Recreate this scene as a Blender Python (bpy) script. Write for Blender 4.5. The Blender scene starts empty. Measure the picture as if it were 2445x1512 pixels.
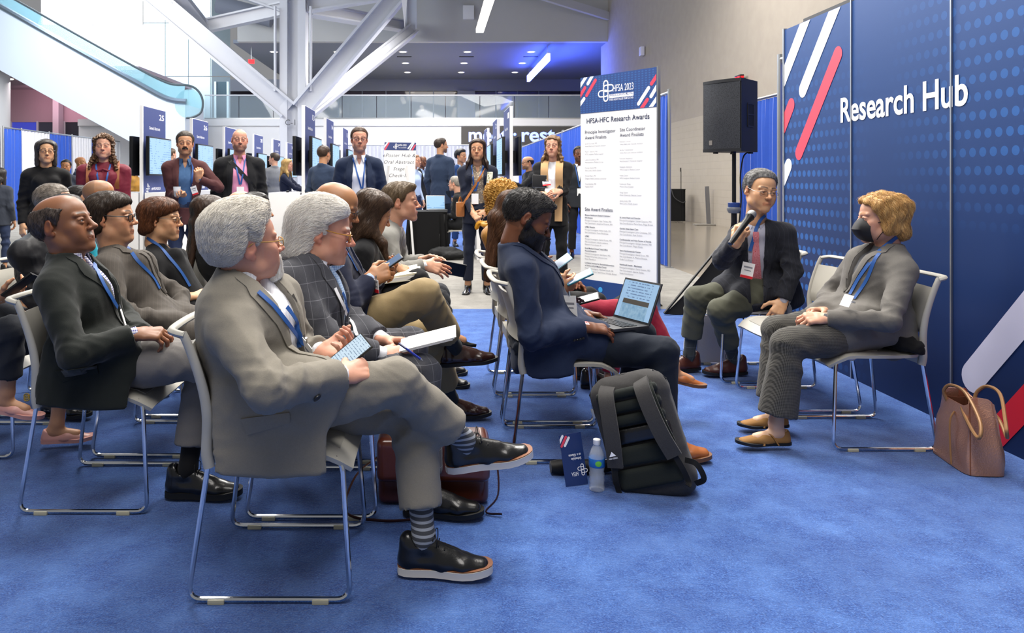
import bpy, bmesh, math, random
import numpy as np
from mathutils import Vector, Matrix
from mathutils.bvhtree import BVHTree
random.seed(7); np.random.seed(7)
SC = bpy.context.scene; COL = SC.collection
# ------------------------------------------------------------------ camera (level, shifted lens), light, exposure
FPX, CX, CY, CAMZ = 1800.0, 1035.0, 430.0, 1.28       # focal length and principal point in pixels of the 2445 x 1512 frame; eye height
cam = bpy.data.cameras.new('camera'); cam.sensor_fit = 'HORIZONTAL'; cam.sensor_width = 36
cam.lens = FPX / 2445 * 36; cam.shift_x = (2445 / 2 - CX) / 2445; cam.shift_y = -(1512 / 2 - CY) / 2445
cam.clip_start = .05; cam.clip_end = 300
co = bpy.data.objects.new('camera', cam); COL.objects.link(co); co.location = (0, 0, CAMZ); co.rotation_euler = (math.pi / 2, 0, 0)
SC.camera = co
cam.dof.use_dof = True; cam.dof.focus_distance = 3.3; cam.dof.aperture_fstop = 11
w = bpy.data.worlds.new('hall_light'); SC.world = w; w.use_nodes = True
w.node_tree.nodes['Background'].inputs[0].default_value = (.96, .97, 1.0, 1); w.node_tree.nodes['Background'].inputs[1].default_value = .25
def area(name, loc, size, power, col=(1, 1, 1), aim=None, sy=None):
    l = bpy.data.lights.new(name, 'AREA'); l.energy = power; l.color = col; l.shape = 'RECTANGLE'; l.size = size; l.size_y = sy or size
    o = bpy.data.objects.new(name, l); COL.objects.link(o); o.location = loc
    if aim is not None: o.rotation_euler = (Vector(aim) - Vector(loc)).to_track_quat('-Z', 'Y').to_euler()
    return o
SC.view_settings.view_transform = 'Standard'; SC.view_settings.look = 'None'; SC.view_settings.gamma = 1; SC.view_settings.use_curve_mapping = False
SC.view_settings.exposure = 0.15
# ------------------------------------------------------------------ helpers
def A3(*v): return np.array(v if len(v) > 1 else v[0], dtype=float)
def unit(v):
    v = np.asarray(v, float); n = np.linalg.norm(v); return v / n if n > 1e-9 else v
def lerp(a, b, t): return np.asarray(a, float) * (1 - t) + np.asarray(b, float) * t
def at(px, py, Y):                      # photograph pixel + depth -> point in the hall
    return A3((px - CX) * Y / FPX, Y, CAMZ - (py - CY) * Y / FPX)
def on_floor(px, py): return at(px, py, FPX * CAMZ / (py - CY))

def mesh_np(name, verts, faces, mats=None, smooth=True, sharp=None):
    me = bpy.data.meshes.new(name)
    verts = np.asarray(verts, dtype=np.float32)
    if isinstance(faces, np.ndarray):
        n, k = faces.shape
        me.vertices.add(len(verts)); me.vertices.foreach_set('co', verts.ravel())
        me.loops.add(n * k); me.loops.foreach_set('vertex_index', faces.astype(np.int32).ravel())
        me.polygons.add(n)
        me.polygons.foreach_set('loop_start', np.arange(0, n * k, k, dtype=np.int32))
        me.update(calc_edges=True)
    else:
        me.from_pydata([tuple(map(float, v)) for v in verts], [], faces); me.update()
    if len(me.polygons):
        me.polygons.foreach_set('use_smooth', np.full(len(me.polygons), smooth))
    if sharp is not None and smooth: me.set_sharp_from_angle(angle=math.radians(sharp))
    if mats is not None:
        for m in (mats if isinstance(mats, (list, tuple)) else [mats]): me.materials.append(m)
    return me

def link(name, me, parent=None):
    o = bpy.data.objects.new(name, me); COL.objects.link(o)
    if parent is not None: o.parent = parent
    return o
def tag(o, label=None, cat=None, group=None, kind=None):
    if label: o['label'] = label
    if cat: o['category'] = cat
    if group: o['group'] = group
    if kind: o['kind'] = kind
    return o
def thing(name, label, cat, loc=(0, 0, 0), rz=0.0, group=None):
    o = bpy.data.objects.new(name, None); COL.objects.link(o)
    o.empty_display_size = .1
    o.location = Vector([float(c) for c in loc]); o.rotation_euler = (0, 0, rz)
    return tag(o, label, cat, group)
def copy_tree(o, parent=None, loc=None, rz=None, label=None):
    c = o.copy(); COL.objects.link(c); c.parent = parent
    if loc is not None: c.location = Vector([float(x) for x in loc])
    if rz is not None: c.rotation_euler = (0, 0, rz)
    if label: c['label'] = label
    for ch in list(o.children): copy_tree(ch, c)
    return c

def frame(z, up=(0, 0, 1)):             # two unit vectors perpendicular to z
    z = unit(z); up = np.asarray(up, float)
    if abs(np.dot(z, unit(up))) > .98: up = A3(0, 1, 0) if abs(z[1]) < .9 else A3(1, 0, 0)
    x = unit(np.cross(up, z)); y = np.cross(z, x); return x, y

class MB:                               # collects polygons; build() makes one mesh object
    def __init__(s, off=(0, 0, 0)): s.v = []; s.f = []; s.m = []; s.off = np.asarray(off, float); s.mi = 0
    def add(s, vs, fs):
        b = len(s.v); s.v.extend([np.asarray(p, float) for p in vs])
        for f in fs: s.f.append([b + i for i in f]); s.m.append(s.mi)
        return s
    def box(s, c, size, rot=None, bev=0.0):
        c = np.asarray(c, float); h = np.asarray(size, float) / 2
        R = np.eye(3) if rot is None else np.asarray(rot)
        if bev > 0:
            bm = bmesh.new(); bmesh.ops.create_cube(bm, size=1)
            for v in bm.verts: v.co = Vector((v.co.x * h[0] * 2, v.co.y * h[1] * 2, v.co.z * h[2] * 2))
            bmesh.ops.bevel(bm, geom=bm.edges[:], offset=bev, segments=2, profile=.7, affect='EDGES')
            bm.verts.index_update()
            vs = [c + R @ np.array(v.co) for v in bm.verts]; fs = [[v.index for v in f.verts] for f in bm.faces]
            bm.free(); return s.add(vs, fs)
        vs = [c + R @ (h * A3(x, y, z)) for x in (-1, 1) for y in (-1, 1) for z in (-1, 1)]
        return s.add(vs, [[0, 1, 3, 2], [4, 6, 7, 5], [0, 4, 5, 1], [2, 3, 7, 6], [0, 2, 6, 4], [1, 5, 7, 3]])
    def bar(s, a, b, w, h, up=(0, 0, 1), bev=0):   # rectangular bar from a to b
        a = np.asarray(a, float); b = np.asarray(b, float); z = unit(b - a); x, y = frame(z, up)
        return s.box((a + b) / 2, (w, h, np.linalg.norm(b - a)), np.stack([x, y, z], 1), bev)
    def tube(s, pts, r, n=8, closed=False, caps=True, flat=1.0, up=(0, 0, 1)):
        pts = [np.asarray(p, float) for p in pts]; N = len(pts)
        rs = r if isinstance(r, (list, tuple, np.ndarray)) else [r] * N
        vs = []; prev = None
        for i in range(N):
            if closed: t = pts[(i + 1) % N] - pts[i - 1]
            else: t = pts[min(i + 1, N - 1)] - pts[max(i - 1, 0)]
            t = unit(t)
            if prev is None: x, y = frame(t, up)
            else: x = unit(prev - t * np.dot(prev, t)); y = np.cross(t, x)
            prev = x
            for k in range(n):
                a = 2 * math.pi * k / n
                vs.append(pts[i] + rs[i] * (x * math.cos(a) + y * math.sin(a) * flat))
        fs = []
        for i in range(N if closed else N - 1):
            j = (i + 1) % N
            for k in range(n):
                fs.append([i * n + k, i * n + (k + 1) % n, j * n + (k + 1) % n, j * n + k])
        if caps and not closed:
            fs.append(list(range(n - 1, -1, -1))); fs.append([(N - 1) * n + k for k in range(n)])
        return s.add(vs, fs)
    def lathe(s, prof, n=24, c=(0, 0, 0), axis=(0, 0, 1), caps=True):
        c = np.asarray(c, float); z = unit(axis); x, y = frame(z); vs = []; fs = []
        for r, h in prof:
            for k in range(n):
                a = 2 * math.pi * k / n
                vs.append(c + z * h + r * (x * math.cos(a) + y * math.sin(a)))
        for i in range(len(prof) - 1):
            for k in range(n):
                fs.append([i * n + k, i * n + (k + 1) % n, (i + 1) * n + (k + 1) % n, (i + 1) * n + k])
        if caps: fs.append(list(range(n - 1, -1, -1))); fs.append([(len(prof) - 1) * n + k for k in range(n)])
        return s.add(vs, fs)
    def prism(s, poly, o, ex, ey, th):             # 2-D outline in plane (ex, ey), thickness th along ex x ey
        o = np.asarray(o, float); ex = np.asarray(ex, float); ey = np.asarray(ey, float)
        nz = unit(np.cross(ex, ey)) * th; n = len(poly)
        ar = sum(poly[i][0] * poly[(i + 1) % n][1] - poly[(i + 1) % n][0] * poly[i][1] for i in range(n))
        if ar < 0: poly = poly[::-1]
        vs = [o + ex * u + ey * v for u, v in poly] + [o + ex * u + ey * v + nz for u, v in poly]
        fs = [list(range(n - 1, -1, -1)), [n + i for i in range(n)]]
        for i in range(n): j = (i + 1) % n; fs.append([i, j, n + j, n + i])
        return s.add(vs, fs)
    def sheet(s, P, th=0.0, wrap=False):           # grid of points (n, m, 3), given thickness
        P = np.asarray(P, float); n, m, _ = P.shape
        gu = np.gradient(P, axis=0); gv = np.gradient(P, axis=1)
        nr = np.cross(gu, gv); nr /= (np.linalg.norm(nr, axis=2, keepdims=True) + 1e-9)
        top = P + nr * th / 2; bot = P - nr * th / 2
        vs = list(top.reshape(-1, 3)) + list(bot.reshape(-1, 3)); q = n * m; fs = []
        mm = m if wrap else m - 1
        for i in range(n - 1):
            for j in range(mm):
                k = (j + 1) % m
                a, b, c, d = i * m + j, (i + 1) * m + j, (i + 1) * m + k, i * m + k
                fs.append([a, b, c, d]); fs.append([q + d, q + c, q + b, q + a])
        for i in range(n - 1):
            if not wrap:
                a, b = i * m, (i + 1) * m; fs.append([a, q + a, q + b, b])
                a, b = i * m + m - 1, (i + 1) * m + m - 1; fs.append([a, b, q + b, q + a])
        for j in range(mm):
            k = (j + 1) % m
            a, b = j, k; fs.append([a, b, q + b, q + a])
            a, b = (n - 1) * m + j, (n - 1) * m + k; fs.append([a, q + a, q + b, b])
        return s.add(vs, fs)
    def ball(s, c, r, n=12, m=8, sc=(1, 1, 1)):
        c = np.asarray(c, float); sc = np.asarray(sc, float); vs = [c + A3(0, 0, r) * sc]; fs = []
        for i in range(1, m):
            p = math.pi * i / m
            for k in range(n):
                a = 2 * math.pi * k / n
                vs.append(c + r * sc * A3(math.sin(p) * math.cos(a), math.sin(p) * math.sin(a), math.cos(p)))
        vs.append(c - A3(0, 0, r) * sc); L = len(vs) - 1
        for k in range(n): fs.append([0, 1 + k, 1 + (k + 1) % n])
        for i in range(m - 2):
            for k in range(n):
                a = 1 + i * n; b = a + n; fs.append([a + k, b + k, b + (k + 1) % n, a + (k + 1) % n])
        a = 1 + (m - 2) * n
        for k in range(n): fs.append([a + k, L, a + (k + 1) % n])
        return s.add(vs, fs)
    def mesh(s, name, mats, sharp=35, smooth=True):
        V = np.array(s.v) - s.off
        me = mesh_np(name, V, s.f, mats, smooth, sharp)
        if any(s.m): me.polygons.foreach_set('material_index', np.array(s.m, dtype=np.int32))
        return me
    def build(s, name, mats, parent=None, sharp=35, smooth=True):
        return link(name, s.mesh(name, mats, sharp, smooth), parent)

def fillet(pts, r, n=5):                # polyline with rounded inner corners
    pts = [np.asarray(p, float) for p in pts]; out = [pts[0]]
    for i in range(1, len(pts) - 1):
        p = pts[i]; a = pts[i - 1] - p; b = pts[i + 1] - p
        rr = min(r, np.linalg.norm(a) * .49, np.linalg.norm(b) * .49)
        A = p + unit(a) * rr; B = p + unit(b) * rr
        for k in range(n + 1):
            t = k / n; out.append(A * (1 - t) ** 2 + 2 * p * t * (1 - t) + B * t * t)
    out.append(pts[-1]); return out
def spline(pts, n=6):                   # Catmull-Rom through points
    pts = [np.asarray(p, float) for p in pts]; P = [2 * pts[0] - pts[1]] + pts + [2 * pts[-1] - pts[-2]]; out = []
    for i in range(1, len(P) - 2):
        for k in range(n):
            t = k / n; a, b, c, d = P[i - 1], P[i], P[i + 1], P[i + 2]
            out.append(.5 * (2 * b + (c - a) * t + (2 * a - 5 * b + 4 * c - d) * t * t + (3 * b - a - 3 * c + d) * t ** 3))
    out.append(pts[-1]); return out

# ------------------------------------------------------------------ materials
MATS = {}
def hexc(h):
    h = h.lstrip('#'); c = [int(h[i:i + 2], 16) / 255 for i in (0, 2, 4)]
    return tuple((x / 12.92 if x <= .04045 else ((x + .055) / 1.055) ** 2.4) for x in c)
class NT:
    def __init__(s, name):
        s.m = bpy.data.materials.new(name); s.m.use_nodes = True; s.t = s.m.node_tree
        s.b = s.t.nodes['Principled BSDF']; s.out = s.t.nodes['Material Output']
    def n(s, typ, **kw):
        nd = s.t.nodes.new(typ)
        for k, v in kw.items():
            if k.startswith('i_'): nd.inputs[k[2:].replace('_', ' ')].default_value = v
            else: setattr(nd, k, v)
        return nd
    def l(s, a, b): s.t.links.new(a, b)
    def math(s, op, a, b=None, c=None, clamp=False):
        nd = s.t.nodes.new('ShaderNodeMath'); nd.operation = op; nd.use_clamp = clamp
        for i, x in enumerate((a, b, c)):
            if x is None: continue
            if isinstance(x, (int, float)): nd.inputs[i].default_value = x
            else: s.l(x, nd.inputs[i])
        return nd.outputs[0]
    def mix(s, f, a, b, mode='MIX'):
        nd = s.t.nodes.new('ShaderNodeMix'); nd.data_type = 'RGBA'; nd.blend_type = mode
        for sock, x in ((nd.inputs[0], f), (nd.inputs[6], a), (nd.inputs[7], b)):
            if isinstance(x, (int, float)): sock.default_value = x
            elif isinstance(x, tuple): sock.default_value = (*x[:3], 1)
            else: s.l(x, sock)
        return nd.outputs[2]
    def noise(s, scale, detail=3, rough=.55, vec=None, dist=0):
        nd = s.n('ShaderNodeTexNoise'); nd.inputs['Scale'].default_value = scale
        nd.inputs['Detail'].default_value = detail; nd.inputs['Roughness'].default_value = rough
        nd.inputs['Distortion'].default_value = dist
        if vec is not None: s.l(vec, nd.inputs['Vector'])
        return nd.outputs['Fac']
    def obj(s):
        if not hasattr(s, 'tc'): s.tc = s.n('ShaderNodeTexCoord')
        return s.tc.outputs['Object']
    def xyz(s, vec=None):
        nd = s.n('ShaderNodeSeparateXYZ'); s.l(vec if vec is not None else s.obj(), nd.inputs[0]); return nd.outputs
    def scaled(s, sc, rot=(0, 0, 0)):
        mp = s.n('ShaderNodeMapping'); s.l(s.obj(), mp.inputs['Vector'])
        mp.inputs['Scale'].default_value = sc; mp.inputs['Rotation'].default_value = rot; return mp.outputs[0]
    def ramp(s, f, stops):
        nd = s.n('ShaderNodeValToRGB'); el = nd.color_ramp.elements
        while len(el) < len(stops): el.new(.5)
        for e, (p, c) in zip(el, stops): e.position = p; e.color = (*c[:3], 1)
        s.l(f, nd.inputs[0]); return nd.outputs[0]
    def bump(s, h, strength=.3, dist=.002):
        nd = s.n('ShaderNodeBump'); nd.inputs['Strength'].default_value = strength
        nd.inputs['Distance'].default_value = dist; s.l(h, nd.inputs['Height']); s.l(nd.outputs[0], s.b.inputs['Normal'])
    def base(s, c):
        if isinstance(c, tuple): s.b.inputs['Base Color'].default_value = (*c[:3], 1)
        else: s.l(c, s.b.inputs['Base Color'])
    def set(s, **kw):
        for k, v in kw.items(): s.b.inputs[k.replace('_', ' ')].default_value = v
        return s

def mat(name, col, rough=.5, metal=0.0, var=.0, scale=20, bump=0.0, bscale=None, bdist=.002, emit=None, es=1.0, coat=0.0, trans=0.0, ior=1.45, alpha=1.0):
    if name in MATS: return MATS[name]
    t = NT(name); c = hexc(col) if isinstance(col, str) else col
    if var > 0:
        f = t.noise(scale, 4, .6, t.obj())
        t.base(t.mix(f, tuple(x * (1 - var) for x in c), tuple(min(1, x * (1 + var)) for x in c)))
    else: t.base(c)
    t.set(Roughness=rough, Metallic=metal, Coat_Weight=coat, Transmission_Weight=trans, IOR=ior, Alpha=alpha)
    if bump > 0: t.bump(t.noise(bscale or scale * 8, 3, .6, t.obj()), bump, bdist)
    if emit is not None:
        e = hexc(emit) if isinstance(emit, str) else emit
        t.b.inputs['Emission Color'].default_value = (*e, 1); t.b.inputs['Emission Strength'].default_value = es
    MATS[name] = t.m; return t.m

def cloth(name, col, pattern=None, col2=None, p=.03, w=.1, rough=.85, var=.12, weave=420, sheen=.06):
    """woven cloth: fine weave relief, slight tone variation, optional woven pattern"""
    if name in MATS: return MATS[name]
    t = NT(name); c = hexc(col); c2 = hexc(col2) if col2 else c
    lo = tuple(x * (1 - var) for x in c); hi = tuple(min(1, x * (1 + var)) for x in c)
    f = t.noise(weave, 2, .7, t.obj()); g = t.noise(140, 4, .7, t.obj())
    ff = t.math('ADD', t.math('MULTIPLY', f, .6), t.math('MULTIPLY', g, .4))
    colr = t.mix(t.math('MULTIPLY_ADD', ff, 2.2, -.6, clamp=True), lo, hi)
    x, y, z = t.xyz()
    def line(co, period, width): return t.math('LESS_THAN', t.math('FRACT', t.math('DIVIDE', co, period)), width)
    if pattern == 'stripe': colr = t.mix(line(z if False else t.math('ADD', x, t.math('MULTIPLY', y, .35)), p, w), colr, c2)
    if pattern == 'hstripe': colr = t.mix(line(z, p, w), colr, c2)
    if pattern in ('check', 'gingham'):
        a = line(t.math('ADD', x, t.math('MULTIPLY', y, .6)), p, w); b = line(z, p * 1.15, w)
        m = t.math('MAXIMUM', a, b) if pattern == 'check' else t.math('MULTIPLY', t.math('ADD', a, b), .5)
        colr = t.mix(m, colr, c2)
    if pattern == 'diag':
        vz = t.n('ShaderNodeTexVoronoi'); vz.inputs['Scale'].default_value = 1 / p; t.l(t.obj(), vz.inputs['Vector'])
        wv = t.math('SINE', t.math('MULTIPLY', t.math('ADD', z, t.math('ABSOLUTE', t.math('SUBTRACT', t.math('FRACT', t.math('DIVIDE', t.math('ADD', x, y), p * 2)), .5))), 6.28 / p))
        colr = t.mix(t.math('GREATER_THAN', wv, .1), colr, c2)
    if pattern == 'paisley':
        vz = t.n('ShaderNodeTexVoronoi'); vz.feature = 'DISTANCE_TO_EDGE'; vz.inputs['Scale'].default_value = 1 / p
        t.l(t.obj(), vz.inputs['Vector'])
        colr = t.mix(t.math('GREATER_THAN', t.math('SINE', t.math('MULTIPLY', vz.outputs[0], 40)), .45), colr, c2)
    if pattern == 'dots':
        vz = t.n('ShaderNodeTexVoronoi'); vz.inputs['Scale'].default_value = 1 / p; t.l(t.obj(), vz.inputs['Vector'])
        colr = t.mix(t.math('LESS_THAN', vz.outputs['Distance'], w), colr, c2)
    t.base(colr); t.set(Roughness=rough, Sheen_Weight=sheen, Sheen_Roughness=.5, Specular_IOR_Level=.25)
    t.bump(t.math('ADD', f, t.math('MULTIPLY', t.noise(60, 3, .6, t.obj()), .8)), .35, .0015)
    MATS[name] = t.m; return t.m

# ------------------------------------------------------------------ implicit surfaces (smooth blends, meshed with surface nets)
class SDF:
    def __init__(s, vox): s.vox = vox; s.ops = []
    def limb(s, a, b, ra, rb=None, k=.03, side=None, sub=False, clips=()):
        """tapered, optionally oval rod; side = direction of the first radius. clips: (point, normal) keep where (p-point).normal < 0"""
        a = np.asarray(a, float); b = np.asarray(b, float)
        rb = ra if rb is None else rb
        ra = ra if isinstance(ra, tuple) else (ra, ra); rb = rb if isinstance(rb, tuple) else (rb, rb)
        R = max(ra + rb); lo = np.minimum(a, b) - R; hi = np.maximum(a, b) + R
        ax = b - a; L2 = max(np.dot(ax, ax), 1e-9)
        sv = None
        if side is not None:
            sv = np.asarray(side, float)
            if np.dot(ax, ax) > 1e-8: sv = sv - ax * np.dot(sv, ax) / L2
            sv = unit(sv)
        def fn(p):
            v = p - a; t = np.clip((v @ ax) / L2, 0, 1)[..., None]
            q = v - t * ax; t = t[..., 0]
            r0 = ra[0] + (rb[0] - ra[0]) * t
            if sv is None: d = np.sqrt((q * q).sum(-1)) - r0
            else:
                r1 = ra[1] + (rb[1] - ra[1]) * t
                u = q @ sv; w2 = np.maximum((q * q).sum(-1) - u * u, 0)
                n = np.sqrt(u * u / (r0 * r0) + w2 / (r1 * r1)); d = (n - 1) * np.minimum(r0, r1)
            for cp, cn in clips: d = np.maximum(d, (p - np.asarray(cp, float)) @ unit(cn))
            return d
        s.ops.append((fn, lo, hi, k, sub)); return s
    def ell(s, c, r, R=None, k=.02, sub=False):
        c = np.asarray(c, float); r = np.asarray(r, float) * np.ones(3); m = r.max()
        def fn(p):
            q = p - c
            if R is not None: q = q @ R
            n = np.sqrt(((q / r) ** 2).sum(-1)); g = np.sqrt(((q / (r * r)) ** 2).sum(-1))
            return np.where(g > 1e-6, n * (n - 1) / np.maximum(g, 1e-6), -r.min())
        s.ops.append((fn, c - m, c + m, k, sub)); return s
    def custom(s, fn, lo, hi, k=.01, sub=False):
        s.ops.append((fn, np.asarray(lo, float), np.asarray(hi, float), k, sub)); return s
    def evalgrid(s, pad=.03):
        adds = [o for o in s.ops if not o[4]]
        lo = np.min([o[1] for o in adds], 0) - pad; hi = np.max([o[2] for o in adds], 0) + pad
        v = s.vox; n = np.ceil((hi - lo) / v).astype(int) + 1
        F = np.full(n, .06, dtype=np.float32)
        axs = [(lo[i] + v * np.arange(n[i])) for i in range(3)]
        for fn, l, h, k, sub in s.ops:
            m = k + 2.5 * v + .004
            i0 = np.maximum(np.floor((l - m - lo) / v).astype(int), 0); i1 = np.minimum(np.ceil((h + m - lo) / v).astype(int) + 1, n)
            if np.any(i1 <= i0): continue
            g = np.stack(np.meshgrid(*[axs[i][i0[i]:i1[i]] for i in range(3)], indexing='ij'), -1)
            d = fn(g).astype(np.float32); sl = tuple(slice(i0[i], i1[i]) for i in range(3)); a = F[sl]
            if sub:
                d = -d; hh = np.clip(.5 - .5 * (d - a) / k, 0, 1); F[sl] = d * (1 - hh) + a * hh + k * hh * (1 - hh)
            else:
                hh = np.clip(.5 + .5 * (d - a) / k, 0, 1); F[sl] = d * (1 - hh) + a * hh - k * hh * (1 - hh)
        return F, lo
    def mesh(s):
        F, lo = s.evalgrid(); v = s.vox
        F[0] = F[-1] = .05; F[:, 0] = F[:, -1] = .05; F[:, :, 0] = F[:, :, -1] = .05
        n = np.array(F.shape); C = n - 1
        acc = np.zeros((*C, 3), np.float32); cnt = np.zeros(C, np.float32); neg = F < 0; edges = []
        for ax in range(3):
            s0 = [slice(None)] * 3; s1 = [slice(None)] * 3; s0[ax] = slice(0, -1); s1[ax] = slice(1, None)
            A_, B_ = neg[tuple(s0)], neg[tuple(s1)]
            I = np.argwhere(A_ != B_)
            if not len(I): continue
            J = I.copy(); J[:, ax] += 1
            f0 = F[tuple(I.T)]; f1 = F[tuple(J.T)]; t = f0 / (f0 - f1)
            P = I.astype(np.float32); P[:, ax] += t
            o1, o2 = [(1, 2), (2, 0), (0, 1)][ax]
            cells = []
            for d1, d2 in ((-1, -1), (0, -1), (0, 0), (-1, 0)):
                K = I.copy(); K[:, o1] += d1; K[:, o2] += d2; cells.append(K)
                np.add.at(acc, tuple(K.T), P); np.add.at(cnt, tuple(K.T), 1)
            edges.append((cells, f0 < 0))
        ids = np.full(C, -1, np.int32); act = np.argwhere(cnt > 0)
        ids[tuple(act.T)] = np.arange(len(act))
        V = acc[tuple(act.T)] / cnt[tuple(act.T)][:, None] * v + lo
        Q = []
        for cells, fl in edges:
            q = np.stack([ids[tuple(K.T)] for K in cells], 1); q[~fl] = q[~fl][:, ::-1]; Q.append(q)
        return V.astype(np.float64), np.concatenate(Q)

def vnormals(V, Q):
    n = np.cross(V[Q[:, 2]] - V[Q[:, 0]], V[Q[:, 3]] - V[Q[:, 1]]); N = np.zeros_like(V)
    for k in range(4): np.add.at(N, Q[:, k], n)
    return N / (np.linalg.norm(N, axis=1, keepdims=True) + 1e-9)
def lap(V, Q, it=1, f=.5):
    for _ in range(it):
        S = np.zeros_like(V); c = np.zeros(len(V))
        for k in range(4):
            np.add.at(S, Q[:, k], V[Q[:, (k + 1) % 4]] + V[Q[:, k - 1]]); np.add.at(c, Q[:, k], 2)
        V = V * (1 - f) + f * S / c[:, None]
    return V
def folds(V, N, amp, seed=0, foci=(), scale=1.0, base=.3):
    """creases of hanging / bent cloth, stronger near the joints in foci [(point, radius, gain)]"""
    rg = np.random.RandomState(seed); w = np.full(len(V), base); J = np.zeros(len(V))
    for fc in foci:
        c, r, g = fc[:3]; e = np.exp(-((V - c) ** 2).sum(1) / (r * r)); w += g * .55 * e
        if len(fc) > 3:                                     # accordion folds on the inner side of a bent joint
            ax, inn = unit(fc[3]), unit(fc[4]); pr = np.cross(ax, inn); q = V - c; side = np.clip(.45 + (q @ inn) / (r * .8), 0, 1.2)
            ph = (q @ ax) * (78 + rg.uniform(-12, 12)) + 1.3 * np.sin((q @ pr) * 22 + rg.uniform(0, 6)) + (q @ inn) * 18
            J += g * e * side * (1 - 1.8 * np.abs(np.sin(ph * .5 + rg.uniform(0, 3))))
    h = np.zeros(len(V))
    for k in range(4):
        d = unit(rg.normal(size=3)); e = unit(rg.normal(size=3)); fr = (60 + 42 * k) * scale
        ph = rg.uniform(0, 6); wob = 1.6 * np.sin(V @ e * fr * .35 + ph) + .8 * np.sin(V @ d * fr * .22 + ph * 2)
        h += (1 - 2 * np.abs(np.sin((V @ d) * fr * .5 + wob))) / (1 + .8 * k)
    return V + N * (np.clip(w, 0, 1.6) * h * amp + J * amp * 2.2)[:, None]
# ------------------------------------------------------------------ people
def head_R(yaw, pitch=0, roll=0):
    y, p, r = map(math.radians, (yaw, pitch, roll))
    f = A3(math.cos(p) * math.cos(y), math.cos(p) * math.sin(y), math.sin(p))
    rt = unit(np.cross(f, (0, 0, 1))); up = np.cross(rt, f)
    rt2 = rt * math.cos(r) + up * math.sin(r); up2 = np.cross(rt2, f)
    return np.stack([rt2, f, up2], 1)
def body_R(yaw): return head_R(yaw)

def sdf_at(sd, p):
    F = np.full(p.shape[:-1], .5)
    for fn, l, h, k, sub in sd.ops:
        d = fn(p)
        if sub:
            d = -d; hh = np.clip(.5 - .5 * (d - F) / k, 0, 1); F = d * (1 - hh) + F * hh + k * hh * (1 - hh)
        else:
            hh = np.clip(.5 + .5 * (d - F) / k, 0, 1); F = d * (1 - hh) + F * hh - k * hh * (1 - hh)
    return F

def cranium(sd, f):
    sd.ell((0, -.018, .036), (.075, .098, .084), k=.02)
    sd.ell((0, .028, .04), (.066, .066, .066), k=.03)
    return sd
def head_sdf(vox, f, neck=None):
    """head in its own frame: x right, y forward, z up, origin between the ears"""
    jw = f.get('jaw', 1.0); ns = f.get('nose', 1.0); fat = f.get('fat', 0.0)
    sd = cranium(SDF(vox), f)
    sd.ell((0, .03, -.028), (.062 * jw + fat, .062, .078), k=.025)
    for s in (-1, 1):
        sd.limb((s * .054 * jw, -.012, -.045), (s * (.046 * jw + fat), .015, -.07), .018, .019, k=.025)
        sd.limb((s * (.046 * jw + fat), .015, -.07), (s * .016, .072, -.1), .019, .017, k=.022)
        sd.ell((s * .042, .06, -.02), (.024 + fat * .5, .024, .02), k=.022)
        sd.ell((s * .036, .062, -.05), (.023 + fat, .024, .028), k=.022)
    sd.ell((0, .08, -.1), (.024, .02, .018), k=.016)
    sd.ell((0, .080, -.068), (.038, .018, .026), k=.018)
    for s in (-1, 1):
        sd.ell((s * .033, .108, .004), (.019, .023, .0135), k=.012, sub=True)
        sd.limb((s * .012, .092, .0235), (s * .05, .079, .025), .0085, .0075, k=.012)
        sd.ell((s * .033, .0795, .003), (.0165, .0135, .0125), k=.005)
        sd.limb((s * .019, .0905, .0075), (s * .033, .0935, .0084), .0040, .0050, k=.004); sd.limb((s * .033, .0935, .0084), (s * .047, .0855, .0062), .0050, .0040, k=.004)
        sd.limb((s * .02, .091, -.0055), (s * .033, .0925, -.0072), .0028, .0034, k=.005); sd.limb((s * .033, .0925, -.0072), (s * .046, .085, -.0045), .0034, .0026, k=.005)
    sd.limb((0, .093, .014), (0, .112 + .006 * (ns - 1), -.022), .0075, .0095 * ns, k=.012)
    sd.ell((0, .116 + .008 * (ns - 1), -.029), (.0115 * ns, .0125 * ns, .010), k=.008)
    for s in (-1, 1):
        sd.ell((s * .0125 * ns, .103, -.0325), (.0085, .011, .008), k=.006)
        sd.ell((s * .0065, .107, -.041), (.0042, .006, .003), k=.003, sub=True)
    lp = f.get('lips', 1.0)
    sd.limb((-.027, .0855, -.0668), (0, .0985, -.0630), .003, .005 * lp, k=.008); sd.limb((.027, .0855, -.0668), (0, .0985, -.0630), .003, .005 * lp, k=.008)
    sd.limb((-.023, .0865, -.0702), (.023, .0865, -.0702), .004, k=.008); sd.ell((0, .0938, -.0735), (.018, .007, .0055 * lp), k=.007)
    sd.limb((-.028, .089, -.0684), (0, .0985, -.0680), .0017, k=.003, sub=True); sd.limb((0, .0985, -.0680), (.028, .089, -.0684), .0017, k=.003, sub=True)
    for s in (-1, 1):                                     # ears
        t = math.radians(-14); R = np.array([[1, 0, 0], [0, math.cos(t), -math.sin(t)], [0, math.sin(t), math.cos(t)]])
        R2 = np.array([[math.cos(.35 * s), math.sin(.35 * s), 0], [-math.sin(.35 * s), math.cos(.35 * s), 0], [0, 0, 1]])
        RR = R @ R2
        sd.ell((s * .0795, -.018, .0), (.0085, .0185, .032), RR, k=.008)
        sd.ell((s * .0885, -.014, .006), (.0065, .0115, .018), RR, k=.004, sub=True)
        sd.ell((s * .077, -.008, -.026), (.006, .009, .01), k=.006)
        sd.ell((s * .0805, -.002, -.004), (.005, .006, .009), k=.005)
    if neck is not None:
        nw = f.get('neckw', .058)
        sd.limb((0, -.022, -.03), neck, nw, nw * 1.08, k=.03)
        pass
    return sd
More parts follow.
